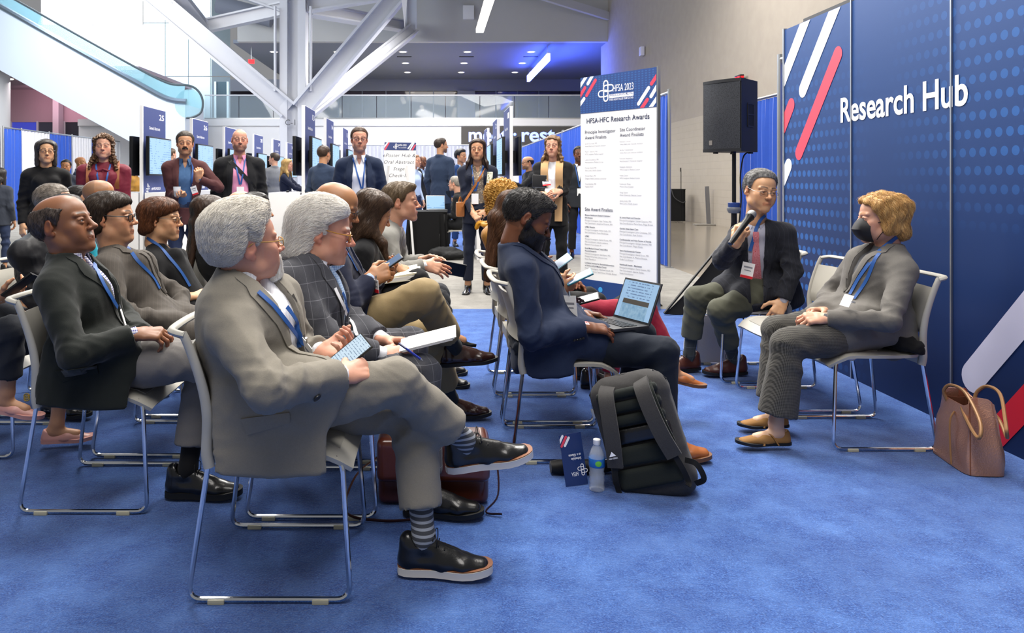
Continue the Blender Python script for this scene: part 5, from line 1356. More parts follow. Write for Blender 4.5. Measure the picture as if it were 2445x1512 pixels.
# ------------------------------------------------------------------ check-in sign on its easel
EO = at(955, 0, 12.2); EO = A3(EO[0], 12.2, 0); ea = thing('easel_sign', 'white check-in sign on a pale easel', 'sign', EO); ev = unit(A3(.03, .16, 1)); ew = unit(A3(1, .22, 0)); en = unit(np.cross(ew, ev))
c0 = at(954, 394, 12.2); mb = MB(EO); mb.box(c0, (.52, .74, .012), np.stack([ew, ev, en], 1)); mb.build('board', paper, ea)
def ep(u, v, l=.008): return c0 + ew * u + ev * v + en * l
mb = MB(EO); mb.box(ep(0, .305, .004), (.52, .13, .008), np.stack([ew, ev, en], 1)); mb.box(ep(0, -.345, .004), (.52, .05, .008), np.stack([ew, ev, en], 1)); mb.build('header', mat('sign_navy', '#26386f', .5), ea)
mb = MB(EO)
for i, s in enumerate(('ePoster Hub &', 'Oral Abstract', 'Stage', 'Check-In')): put_text(mb, s, ep(-.01, .13 - .11 * i, .007), ew, ev, .055, None, .004, .25, 'CENTER', 1.1)
mb.build('lettering', ink, ea, smooth=False)
mb = MB(EO); logo(mb, ep(-.07, .305, .0095), ew, ev, .09); put_text(mb, 'HFSA 2023', ep(-.03, .31, .0095), ew, ev, .03, .13, .01); put_text(mb, 'ANNUAL SCIENTIFIC MEETING', ep(-.03, .275, .0095), ew, ev, .014, .13, .004); mb.build('header_lettering', white_print, ea, smooth=False)
for (a, b, m) in (((-.25, .25), (-.19, .36), red_print), ((-.27, .28), (-.21, .37), white_print), ((.16, .25), (.22, .36), white_print), ((.2, .25), (.245, .33), red_print), ((.13, .27), (.2, .37), white_print)):
    poly = clip_poly(capsule2(a, b, .011, 5), -.26, .26, .242, .368)
    if poly: mb = MB(EO); mb.prism(poly, ep(0, 0, .0085), ew, ev, .0005); mb.build('stripe', m, ea)
for a, b in ((ep(-.2, -.36, -.02), on_floor(905, 616)), (ep(.16, -.36, -.02), on_floor(988, 617)), (ep(0, .1, -.03), on_floor(960, 585))):
    mb = MB(EO); mb.bar(a + (a - b) * (.3 if b[1] < 13.5 else 0), b, .035, .035); mb.build('leg', white_paint, ea)
mb = MB(EO); mb.bar(ep(-.24, -.42, .01), ep(.2, -.42, .01), .03, .05); mb.build('ledge', white_paint, ea)

# ------------------------------------------------------------------ loudspeaker on a stand with black skirt
SP = A3(2.97, 7.45, 0); lsy = math.radians(-148)
sp = thing('loudspeaker', 'large black loudspeaker high on a black stand', 'loudspeaker', (SP[0], SP[1], 1.555), math.radians(180 + 33))
t = NT('speaker_grille'); vz = t.n('ShaderNodeTexVoronoi'); vz.inputs['Scale'].default_value = 130; t.l(t.obj(), vz.inputs['Vector'])
t.base(t.mix(t.math('LESS_THAN', vz.outputs['Distance'], .35), hexc('#33353a'), hexc('#0c0d0f'))); t.set(Roughness=.5, Metallic=.3); m_gr = t.m
cab = mat('speaker_cabinet', '#121317', .55, bump=.25, bscale=500)
# local x = forward (grille side), y = width
mb = MB(); prof = [(-.19, -.13), (-.19, .13), (.19, .215), (.19, -.215)]; mb.prism(prof, (0, 0, 0), (1, 0, 0), (0, 1, 0), .70); mb.build('cabinet', cab, sp)
rows = []
for z in (.03, .2, .35, .5, .67): rows.append([(.192 + .035 * (1 - (y / .215) ** 2), y, z) for y in np.linspace(-.205, .205, 9)])
mb = MB(); mb.sheet(np.array(rows), .006); mb.build('grille', m_gr, sp)
mb = MB(); mb.prism([(.19, -.215)] + [(.195 + .04 * (1 - (y / .215) ** 2), y) for y in np.linspace(-.215, .215, 9)] + [(.19, .215)], (0, 0, .67), (1, 0, 0), (0, 1, 0), .03); mb.build('grille_frame', cab, sp); mb = MB(); mb.prism([(.19, -.215)] + [(.195 + .04 * (1 - (y / .215) ** 2), y) for y in np.linspace(-.215, .215, 9)] + [(.19, .215)], (0, 0, .0), (1, 0, 0), (0, 1, 0), .03); mb.build('grille_frame', cab, sp)
mb = MB(); mb.box((.226, -.1, .09), (.006, .035, .045)); mb.build('maker_plate', mat('plate_silver', '#8c8780', .4, .4), sp)
sl = unit(A3(.38, .085, 0)); nrm = A3(-sl[1], sl[0], 0)
for sgn in (1, -1):
    s2 = A3(sl[0], sl[1] * sgn, 0); n2 = A3(-s2[1], s2[0], 0) * sgn; c = A3(-.02, .168 * sgn, .36)
    mb = MB()
    for zz, hh in ((.41, .085), (.3, .1)):
        mb.box(A3(-.02, .1705 * sgn, zz), (.11, .004, hh), np.stack([s2, n2 * sgn if sgn > 0 else n2, A3(0, 0, 1)], 1))
    mb.build('handle_pocket', mat('pocket_black', '#020203', .7), sp)
    mb = MB(); mb.box(c, (.14, .012, .012), np.stack([s2, n2, A3(0, 0, 1)], 1)); mb.box(c + A3(0, 0, .105), (.14, .012, .014), np.stack([s2, n2, A3(0, 0, 1)], 1)); mb.box(c - A3(0, 0, .115), (.14, .012, .014), np.stack([s2, n2, A3(0, 0, 1)], 1))
    for e in (-1, 1): mb.box(c + s2 * .068 * e - A3(0, 0, .005), (.014, .012, .22), np.stack([s2, n2, A3(0, 0, 1)], 1))
    mb.build('handle', cab, sp)
mb = MB()
for x in (-.12, .15):
    for y in (-.1, .1): mb.box((x, y, -.008), (.04, .03, .016))
mb.build('rubber_foot', black_plastic, sp)
stn = thing('speaker_stand', 'black loudspeaker stand with black stretch skirt round its tripod', 'stand', SP)
mb = MB(SP); mb.tube([SP, SP + A3(0, 0, 1.0)], .028, 12); mb.tube([SP + A3(0, 0, 1.0), SP + A3(0, 0, 1.56)], .02, 12); mb.build('pole', black_plastic, stn)
zc = 1.28 - (497 - 430) * SP[1] / 1800; mb = MB(SP); mb.lathe([(.05, -.05), (.066, -.02), (.066, .0), (.06, .01)], 16, SP + A3(0, 0, zc)); mb.build('collar', mat('collar_grey', '#6c6f74', .4), stn); mb = MB(SP); mb.lathe([(.056, .01), (.058, .05), (.05, .055)], 16, SP + A3(0, 0, zc)); mb.build('lock_ring', mat('lock_blue', '#27407c', .4), stn)
tips = [A3(2.18, 7.12, 0), A3(3.5, 6.98, 0), A3(3.15, 8.3, 0)]
top = SP + A3(0, 0, .86); rows = []
for k in range(9):
    t_ = k / 8; ring = []
    for i in range(3):
        a, b = tips[i], tips[(i + 1) % 3]
        for j in range(10):
            u = j / 10; e = lerp(a, b, u); mid = (a + b) / 2; e = e + (SP - mid) * .5 * (4 * u * (1 - u)) * .55
            w = t_ ** 1.5; p = lerp(SP, e, w * .97 + .03 * (1 if k else 1)); p = A3(p[0], p[1], .86 * (1 - t_) + .01); ring.append(p)
    rows.append(ring)
mb = MB(SP); mb.sheet(np.array(rows), .004, wrap=True); mb.build('skirt', black_cloth, stn)
for i, tp in enumerate(tips): mb = MB(SP); mb.tube([SP + A3(0, 0, .8), tp + A3(0, 0, .02)], .012, 8); mb.build('leg', black_plastic, stn)
mb = MB(); mb.tube(spline([(3.1, 7.42, 1.56), (3.04, 7.4, 1.5), (3.02, 7.42, 1.3), (3.03, 7.42, 1.1), (3.0, 7.4, .85)], 6), .007, 6); tag(mb.build('speaker_cable', black_plastic), 'black cable hanging from the loudspeaker', 'cable')

# things by the taupe wall
tb = thing('skirted_cart', 'black skirted equipment cart by the taupe wall', 'cart', (7.35, 23.3, 0)); rows = []
for z in (0.02, .5, .98):
    ring = []
    for k in range(48):
        a = 2 * math.pi * k / 48; c_, s_ = math.cos(a), math.sin(a); r = .02 * math.sin(k * 2.1)
        ring.append(((.36 + r) * math.copysign(abs(c_) ** .4, c_), (.3 + r) * math.copysign(abs(s_) ** .4, s_), z))
    rows.append(ring)
mb = MB(); mb.sheet(np.array(rows), .01, wrap=True); mb.build('skirt', black_cloth, tb); mb = MB(); mb.box((0, 0, .99), (.7, .58, .03), bev=.01); mb.build('top', black_plastic, tb)
mb = MB(); mb.tube([(.3, 0, 1.0), (.3, 0, 1.55)], .012, 6); mb.box((.29, 0, 1.6), (.03, .03, .12)); mb.tube([(-.1, .1, 1), (-.1, .1, 1.25)], .006, 6); mb.tube([(.0, .1, 1), (-.0, .1, 1.3)], .006, 6); mb.build('gooseneck_microphone', black_plastic, tb)
mb = MB(); mb.tube(spline([(-.1, -.31, 1.0), (-.02, -.36, .75), (.2, -.37, .6), (.33, -.33, .62)], 6), .014, 6); mb.build('cord', mat('cord_grey', '#3c3d40', .5), tb)
pst = thing('floor_post', 'grey post on a flat base by the taupe wall', 'post', (7.85, 21.5, 0)); mb = MB(); mb.bar((0, 0, .02), (-.05, 0, 1.1), .1, .06); mb.build('upright', mat('post_grey', '#77777a', .4, .5), pst); mb = MB(); mb.box((0, 0, .015), (.8, .3, .03)); mb.build('base', mat('post_base', '#8f8b84', .5), pst)

# ------------------------------------------------------------------ check-in table with laptop
TB = A3(-.1, 12.7, 0); tbl = thing('draped_table', 'table under a black cloth with a laptop on it', 'table', TB); rows = []
for z, g in ((.02, .05), (.4, .03), (.72, 0.0), (.755, 0)):
    ring = []
    for k in range(60):
        a = 2 * math.pi * k / 60; c_, s_ = math.cos(a), math.sin(a); r = g * math.sin(k * 1.7)
        ring.append(TB + A3((.33 + r) * math.copysign(abs(c_) ** .25, c_), (.38 + r) * math.copysign(abs(s_) ** .25, s_), z))
    rows.append(ring)
mb = MB(TB); mb.sheet(np.array(rows), .006, wrap=True); mb.build('tablecloth_skirt', black_cloth, tbl); mb = MB(TB); mb.box(TB + A3(0, 0, .752), (.66, .76, .02)); mb.build('tabletop', black_cloth, tbl)
def laptop(label, o, yaw, w=.34, d=.24, open_=105, scale=1, scr_m=None, name='laptop', shell=None):
    shell = shell or alu
    r_ = thing(name, label, 'laptop', o, math.radians(yaw))  # local +x = the user's view direction (from user to screen)
    mb = MB(); mb.box((0, 0, .008), (d, w, .014), bev=.003); mb.build('base', shell, r_)
    mb = MB(); 
    for i in range(4):
        for j in range(11): mb.box((-.02 + .022 * i - .01, -w * .44 + w * .88 * (j + .5) / 11, .0165), (.017, w * .88 / 11 - .004, .003))
    mb.build('keys', black_plastic, r_)
    a = math.radians(open_ - 90); ex = A3(math.sin(a), 0, math.cos(a)); c = A3(d / 2, 0, .014) + ex * d * .5; n_ = A3(-ex[2], 0, ex[0])
    mb = MB(); mb.box(c, (.008, w, d), np.stack([-n_, A3(0, 1, 0), ex], 1), .002); lid = mb.build('lid', shell, r_)
    mb = MB(); mb.box(c + n_ * .0055, (.002, w - .02, d - .02), np.stack([-n_, A3(0, 1, 0), ex], 1)); mb.build('screen', scr_m or m_scr, lid, smooth=False); return r_
laptop('small open laptop on the black draped table', (TB[0] + .16, TB[1] + .1, .764), 100, w=.33, d=.24, open_=100)
bag_black = cloth('bag_black', '#111214', rough=.6)
sd = SDF(.014); c = A3(.2, 12.12, 0)
sd.limb(c + A3(-.2, 0, .09), c + A3(.2, 0, .09), .09, .08, k=.05); sd.limb(c + A3(-.1, .02, .14), c + A3(.12, 0, .15), .07, .06, k=.05); sd.limb(c + A3(.0, -.1, .07), c + A3(.3, -.05, .08), .06, k=.04)
V, Q = sd.mesh(); V[:, 2] = np.maximum(V[:, 2], .004); V = folds(V, vnormals(V, Q), .01, 3); me = mesh_np('bag_pile', V - c, Q, bag_black); o = link('soft_bag', me); o.location = Vector(c); tag(o, 'slumped black bag on the floor before the draped table', 'bag')


# ------------------------------------------------------------------ stacking chairs
def make_chair(label):
    r_ = thing('stacking_chair', label, 'chair', group='grey sled-base stacking chairs')
    # seat: x forward, y across
    xs_ = np.linspace(-.2, .245, 12); rows = []
    for x in xs_:
        row = []
        for y in np.linspace(-1, 1, 11):
            hw = .225 + .012 * math.sin((x + .2) / .445 * math.pi) - (.03 if x < -.18 else 0) - .02 * max(0, (x - .2) / .045) ** 2
            z = .452 - .012 * (1 - y * y) * (1 if x < .12 else .5) - .055 * max(0, (x - .13) / .115) ** 2 + .006 * max(0, -(x + .1) / .1)
            row.append((x, y * hw, z - .01 * y ** 8))
        rows.append(row)
    mb = MB(); mb.sheet(np.array(rows), .014); mb.build('seat', grey_plastic, r_, sharp=60)
    rows = [[(x, y * .15, .4535 - .012 * (1 - (y * .66) ** 2) * (1 if x < .12 else .5) - .055 * max(0, (x - .13) / .115) ** 2 + .0005) for y in np.linspace(-1, 1, 7)] for x in np.linspace(-.02, .2, 8)]
    mb = MB(); mb.sheet(np.array(rows)[:, ::-1], .014); mb.build('seat_insert', mat('chair_mesh', '#9b9890', .6, bump=.6, bscale=700), r_, sharp=60)
    # backrest shell between side uprights
    def bx(z): return float(np.interp(z, [.40, .44, .52, .58, .66, .74, .81], [-.19, -.198, -.196, -.195, -.213, -.24, -.268]))
    rows = []
    for z in np.linspace(.545, .765, 8):
        rows.append([(bx(z) - .028 * (1 - y * y) - .012 * max(0, (.575 - z) / .03), y * .218, z) for y in np.linspace(-1, 1, 13)])
    mb = MB(); mb.sheet(np.array(rows), .010)
    for s in (-1, 1):
        P = [(bx(z), s * (.222 if z > .5 else .217), z) for z in (.40, .44, .50, .56, .62, .68, .74, .79)] + [(-.272, s * .221, .812)]
        Q_ = spline(P, 3); mb.tube(Q_, [.0185 - .005 * i / len(Q_) for i in range(len(Q_))], 10, up=(0, 1, 0), flat=.75)
    ring = [(-.262, -.222, .805), (-.30, -.21, .812), (-.318, -.17, .815), (-.326, 0, .816), (-.318, .17, .815), (-.30, .21, .812), (-.262, .222, .805)]
    mb.tube(spline(ring, 4), .014, 8, flat=.8); mb.build('backrest', grey_plastic, r_, sharp=50)
    mb = MB(); mb.bar((-.19, -.2, .43), (-.19, .2, .43), .02, .05); mb.bar((.13, -.2, .425), (.13, .2, .425), .018, .018); mb.build('crossbar', grey_plastic, r_)
    for s in (-1, 1):
        P = fillet([(-.192, s * .217, .42), (-.247, s * .245, .0115), (.245, s * .245, .0115), (.215, s * .212, .43), (.12, s * .2, .428)], .045, 6)
        mb = MB(); mb.tube(P, .0085, 8); f = mb.build('sled_leg', chrome, r_)
        for x in (-.16, .155): mb = MB(); mb.box((x, s * .245, .0075), (.05, .024, .015), bev=.003); mb.build('glide', mat('glide_clear', '#b8b39a', .35), f)
    return r_
CHAIRS = {}
chair0 = make_chair('grey sled-base chair under the man in the light grey suit')
def chair(label, x, y, rz=0.0):
    if 'first' not in CHAIRS: CHAIRS['first'] = 1; chair0.location = (x, y, 0); chair0.rotation_euler = (0, 0, rz); chair0['label'] = label; return chair0
    return copy_tree(chair0, None, (x, y, 0), rz, label)
chair('grey sled-base chair under the man in the light grey suit', -.496, 2.525)
chair('grey sled-base chair under the white-haired man', -.46, 3.085)
chair('grey sled-base chair under the man in khaki trousers', -.45, 3.65)
chair('grey sled-base chair under the woman writing in a notebook', -.45, 4.22)
chair('grey sled-base chair under the man leaning forward with a phone', -.42, 4.8)
chair('grey sled-base chair under the balding man in the black jacket', -1.34, 3.13)
chair('grey sled-base chair under the woman in the brown pinstripe jacket', -1.33, 3.72)
chair('grey sled-base chair under the short-haired woman in a black top', -1.33, 4.3)
chair('grey sled-base chair under the woman with long dark hair', -1.3, 4.9)
chair('grey sled-base chair under the man with round glasses behind the grey-haired man', -1.3, 5.48)
chair('grey sled-base chair at the left frame edge with a bottle behind it', -2.17, 3.7)
chair('grey sled-base chair under the man in the puffer jacket', -2.2, 4.3)
chair('grey sled-base chair under the man in the teal shirt', -2.2, 4.95)
chair('grey sled-base chair under the bearded man with a tablet', .6, 3.645)
chair('grey sled-base chair under the woman in red trousers', .6, 4.2)
chair('grey sled-base chair under the woman in the yellow patterned blouse', .6, 4.74)
chair('grey sled-base chair under the man holding the microphone', 2.05, 4.98, math.pi)
chair('empty grey sled-base chair between the two speakers', 2.1, 4.38, math.pi)
chair('grey sled-base chair under the woman in the face mask', 2.13, 3.80, math.pi)
chair('grey sled-base chair at the black draped table', .43, 12.6, math.pi)
# ------------------------------------------------------------------ cloth of the figures
white_shirt = cloth('shirt_white', '#e6e6ea', 'stripe', '#cfcfd8', .012, .12, var=.04); plain_white = cloth('shirt_plain', '#e8e8ec', var=.04)
lt_grey = cloth('suit_light_grey', '#7d786e', var=.1); charcoal = cloth('suit_charcoal', '#43444a', 'check', '#6b6c72', .055, .035, var=.15); navy_b = cloth('blazer_navy', '#171d33'); khaki = cloth('khaki', '#8c7a58', var=.08)
black_j = cloth('jacket_black_green', '#141916', sheen=.15); gingham = cloth('shirt_gingham', '#e2e2ea', 'gingham', '#4a4a8c', .008, .5, var=.03); grey_tr = cloth('trousers_grey', '#6d6a68', var=.08)
brown_pin = cloth('jacket_brown_pin', '#4a4540', 'stripe', '#58524b', .018, .06); navy_top = cloth('top_navy', '#182235'); black_top = cloth('top_black', '#121316'); denim_blz = cloth('blazer_blue', '#1a2640', var=.14); dk_navy = cloth('trousers_navy', '#131b28')
red_check = cloth('shirt_red_check', '#e8dede', 'gingham', '#b5343c', .011, .45, var=.03); red_tr = cloth('trousers_red', '#8c1d33'); yel_pat = cloth('blouse_pattern', '#c98f3e', 'diag', '#2b1a10', .018, rough=.6); grey_blz = cloth('jacket_grey', '#625f5b'); hound = cloth('trousers_hound', '#5a5853', 'gingham', '#2b2a28', .006, .5)
navy_pin = cloth('jacket_navy_pin', '#1e2028', 'stripe', '#282b35', .02, .1); olive = cloth('trousers_olive', '#4b4c40', var=.12); tie_red = cloth('tie_red', '#a8303c', 'paisley', '#d9a0a8', .012, rough=.5); tie_blue = cloth('tie_blue', '#7fa3d0', 'gingham', '#c4d6ec', .008, .45, rough=.5)
maroon = cloth('blouse_maroon', '#6a1a2c', rough=.6); brown_blz = cloth('blazer_burgundy', '#4b2a2b', var=.18); denim = cloth('shirt_denim', '#41618a', var=.12); pink = cloth('shirt_pink', '#d98fae', var=.05); jeans = cloth('jeans', '#2a3550', var=.15); puffer = cloth('puffer_black', '#14151a', rough=.55, sheen=0); teal = cloth('shirt_teal', '#1f8698')
e_grey = cloth('suit_grey_e', '#85847f', var=.08); grey_far = cloth('suit_grey_far', '#6f7176'); blue_suit = cloth('suit_blue', '#24406f'); scarf_m = cloth('scarf_tan', '#b8946a'); snake = cloth('blouse_taupe', '#7c6f60', 'dots', '#b3a48e', .02, .35); vest = cloth('vest_dark', '#23262b')
sock_str = cloth('sock_stripe', '#3f4146', 'hstripe', '#8f949c', .019, .42); sock_dk = cloth('sock_dark', '#2c3032'); sock_bk = cloth('sock_black', '#101012'); hose = mat('hose', '#c9a184', .45)
leather_bk = mat('leather_black', '#0e0e10', .28, bump=.2, bscale=180, coat=.25); leather_br = mat('leather_brown', '#2b1713', .25, bump=.2, bscale=120, coat=.35); leather_tan = mat('leather_tan', '#9c5a2c', .4, bump=.2, bscale=150); suede_tan = mat('suede_tan', '#8a6334', .8, bump=.3, bscale=400); leather_rb = mat('leather_redbrown', '#45231c', .35, bump=.2, bscale=150); sole_w = mat('sole_white', '#d9d4cb', .6); sole_bk = mat('sole_black', '#141414', .6); sole_tan = mat('sole_tan', '#6f4a30', .6); pink_leather = mat('pink_leather', '#c9938a', .4)
D_BLK = dict(mat=leather_bk, sole=sole_bk); D_BRN = dict(mat=leather_br, sole=sole_bk)
def F_(**k): return k
SK = dict(fair='#c9997f', pink='#c4917a', mid='#b98a68', tan='#a3744f', brown='#7f553b', dark='#6a412a', asian='#c99c76')
X_ = (1, 0, 0)

# A: man in the light grey suit, nearest
J = dict(pelvis=at(642, 955, 2.5), neck=at(572, 660, 2.47), head=at(585, 588, 2.47), shR=at(552, 788, 2.29), shL=at(668, 705, 2.63), elR=at(640, 932, 2.13), wrR=at(815, 896, 2.33), elL=at(715, 845, 2.70), wrL=at(768, 840, 2.56),
         hipR=at(655, 965, 2.39), hipL=at(655, 955, 2.61), knR=at(945, 915, 2.42), knL=at(985, 985, 2.58), anR=at(1117, 1058, 2.60), anL=A3(-.03, 2.44, .1), toeR=(.97, .08, .12), toeL=(1, -.06, 0), footupR=(-.15, -.12, 1), s=1.0)
PA = person('grey-haired man in a light grey suit holding a phone, nearest seat', J, dict(q=2, bulk=1.18, belly=.02, face=F_(skin=SK['pink'], hair_col='#cdc6ba', hair_col2='#f0ece3', hair_t=.022, hair_top=.6,  brow_col='#b8b0a6', beard_col='#d4ccc2', flush=.4, fat=.004, strand_l=.045, strand_lift=.007, strand_r=.0006, strand_w=.25, nose=1.05), hair='short', strands=6500, yaw=36, pitch=8, hs=1.06, back=.035,
    beard=.006, beard_kind='goatee', glasses=F_(col='#b58b4c', w=.022, h=.014, r=.0018), jacket=lt_grey, shirt=white_shirt, pants=lt_grey, vcut=(.062, .03, .36), opencollar=True, skirt='sit', jg=.008, shoe=dict(mat=leather_bk, sole=sole_w, laces=1, L=.298, th=.024, welt=mat('welt_brown', '#7a4a2c', .6)), sock=sock_str, hem=.74, pr=1.08, crease=1.2, jcrease=1.2, seed=4, cuff=.95,
    handR=dict(dir=(.8, .55, .1), back=(-.1, -.7, .6), curl=(55, 58, 60, 62), thumb=(35, 30)), handL=dict(dir=(.8, -.3, .12), back=(.1, .5, -.85), curl=(42, 44, 46, 48), thumb=(20, 25)),
    jacket_extra=[((A3(-.49, 2.31, .64), A3(-.49, 2.262, .40), (.16, .04), (.172, .016)), dict(side=X_, k=.05, clips=[((0, 0, .345), (.12, 0, -1))])), ((A3(-.6, 2.5, .62), A3(-.64, 2.5, .52), (.1, .16), (.08, .16)), dict(side=X_, k=.05))]))
ribbon(PA, [(612, 700), (640, 725), (660, 746), (695, 792), (718, 828)], .017, 'lanyard', MATS['lanyard'], lift=.011); ribbon(PA, [(680, 735), (698, 762), (714, 790), (724, 824)], .017, 'lanyard', MATS['lanyard'], lift=.011)
# B: white-haired man in charcoal
J = dict(pelvis=(-.5, 3.08, .55), neck=at(742, 622, 3.06), head=at(770, 556, 3.08), shR=at(690, 672, 2.90), shL=at(748, 640, 3.25), elR=A3(-.40, 2.86, .67), wrR=at(915, 848, 2.95), elL=A3(-.39, 3.36, .68), wrL=at(918, 814, 3.15), hipR=(-.5, 2.98, .53), hipL=(-.5, 3.18, .53), knR=at(1008, 893, 2.95), knL=at(980, 822, 3.25), anR=A3(-.03, 2.87, .1), anL=A3(-.05, 3.28, .1), toeR=(1, -.1, 0), toeL=(1, .1, 0), s=1.0)
PB = person('man with flowing white hair in a charcoal checked suit holding papers', J, dict(q=2, bulk=1.12, belly=.02, face=F_(skin=SK['pink'], hair_col='#dcd7cf', hair_col2='#f7f5f0', hair_t=.022, brow_col='#d8d2c8', flush=.6, fat=.006, strand_l=.11, strand_lift=.012, strand_r=.0006, nose=1.12, strand_w=.1), hair='flow', strands=6500, yaw=8, pitch=-8, hs=1.08, back=.03,
    glasses=F_(col='#b07a2c', w=.023, h=.016, r=.002), jacket=charcoal, shirt=plain_white, tie=tie_blue, pants=charcoal, vcut=(.055, .01, .34), skirt='sit', shoe=dict(mat=leather_bk, sole=sole_bk, L=.3), sock=sock_dk, seed=8, pr=1.05, cuff=.86,
    handR=dict(dir=(.97, .2, .02), back=(0, -.6, .75), curl=(42, 46, 50, 52), thumb=(45, 20)), handL=dict(dir=(.9, -.25, .05), back=(.1, .3, .9), curl=(35, 38, 42, 45), thumb=(40, 20))))
ribbon(PB, [(795, 690), (810, 722), (826, 750), (840, 778), (850, 806)], .016, 'lanyard', mat('lanyard_white', '#e8e8ea', .5), lift=.012); ribbon(PB, [(812, 700), (824, 728), (832, 756)], .016, 'lanyard', MATS['lanyard'], lift=.012)
# C: bald man, navy blazer, khaki trousers
J = dict(pelvis=(-.466, 3.65, .55), neck=at(795, 585, 3.62), head=at(802, 497, 3.65), shR=at(800, 640, 3.45), shL=at(815, 620, 3.83), elR=at(835, 735, 3.37), wrR=at(885, 664, 3.5), elL=A3(-.34, 3.86, .7), wrL=at(903, 668, 3.72), hipR=(-.45, 3.55, .54), hipL=(-.45, 3.75, .54), knR=at(1012, 705, 3.45), knL=at(1022, 800, 3.75), anR=at(1088, 832, 3.78), anL=A3(.1, 4.02, .1), toeR=(1, .15, .05), toeL=(1, .1, 0), s=1.0)
PC = person('bald man in navy blazer and khaki trousers texting on a phone', J, dict(q=2, bulk=1.08, face=F_(skin=SK['tan'], hair_col='#4b4038', hair_t=.006), hair='sides', strands=200, yaw=0, pitch=-18, glasses=F_(col='#222222'), jacket=navy_b, shirt=cloth('shirt_blue_c', '#9fb4d4'), pants=khaki, skirt='sit', shoe=D_BRN, sock=sock_dk, hem=.72, pr=1.12, seed=12, cuff=.9,
    jacket_extra=[((A3(-.42, 3.5, .64), A3(-.42, 3.45, .48), (.13, .05), (.14, .02)), dict(side=X_, k=.05))],
    handR=dict(dir=(.8, .2, .35), back=(-.3, -.8, .3), curl=(40, 45, 48, 50)), handL=dict(dir=(.75, -.3, .35), back=(.3, .3, -.8), curl=(35, 40, 45, 50), thumb=(15, 20))))
ribbon(PC, [(815, 585), (835, 615), (852, 646)], .016, 'lanyard', MATS['lanyard'])
# D: woman with long hair writing
J = pose('sit', (-.45, 4.22, 0), 5, 1.66, neck=at(868, 572, 4.22), head=at(890, 508, 4.22), shR=at(868, 606, 4.05), shL=at(882, 600, 4.4), wrR=at(942, 636, 4.15), wrL=at(935, 655, 4.4), knR=at(1000, 668, 4.1), knL=(-.05, 4.35, .52), anR=at(1078, 770, 4.32), anL=(-.05, 4.4, .1), toeR=(.96, .1, -.25), elR=A3(-.37, 4.0, .66), elL=A3(-.36, 4.5, .66))
PD = person('woman with long brown hair in black writing in a notebook', J, dict(q=2, bulk=.95, face=F_(skin=SK['mid'], hair_col='#2e2019', hair_col2='#54402f', strand_l=.12, vol=1.04, jaw=.92, fall=.13, len=-.4), hair='long', strands=1800, yaw=24, pitch=-24, jacket=black_top, jcollar=False, pants=black_top, shoe=dict(mat=mat('suede_black', '#0b0b0c', .8), kind='pump', L=.25), hem=.8, pr=.9, seed=15, lapels=False,
    handR=dict(dir=(.9, .2, -.3), back=(0, -.4, .8), curl=(40, 45, 50, 52), thumb=(50, 30), sc=.9), handL=dict(dir=(.9, -.2, -.1), back=(.0, .2, .9), sc=.9)))
# E: man leaning forward
J = pose('sit', (-.42, 4.8, 0), 0, 1.8, neck=at(936, 538, 4.78), head=at(957, 484, 4.78), shR=at(927, 572, 4.6), shL=at(945, 565, 4.97), elR=at(945, 652, 4.5), wrR=at(1016, 633, 4.55), elL=A3(-.21, 5.02, .72), wrL=at(1012, 622, 4.85), pelvis=(-.47, 4.8, .55))
PE = person('man in a grey suit leaning forward with a dark phone in his hands', J, dict(q=2, bulk=1.02, face=F_(skin=SK['fair'], hair_col='#4a3b2b', hair_col2='#7a6851', hair_t=.014, flush=.4, strand_l=.03), hair='quiff', yaw=0, pitch=2, hs=1.0, jacket=e_grey, shirt=white_shirt, opencollar=True, pants=cloth('trousers_dark_e', '#2c2e33'), skirt='sit', shoe=D_BLK, sock=sock_dk, seed=18,
    handR=dict(dir=(.93, .1, -.25), back=(0, -.75, .55), curl=(12, 15, 18, 22), thumb=(20, 10)), handL=dict(dir=(.97, -.1, .0), back=(.0, .7, .55), curl=(20, 25, 30, 34))))
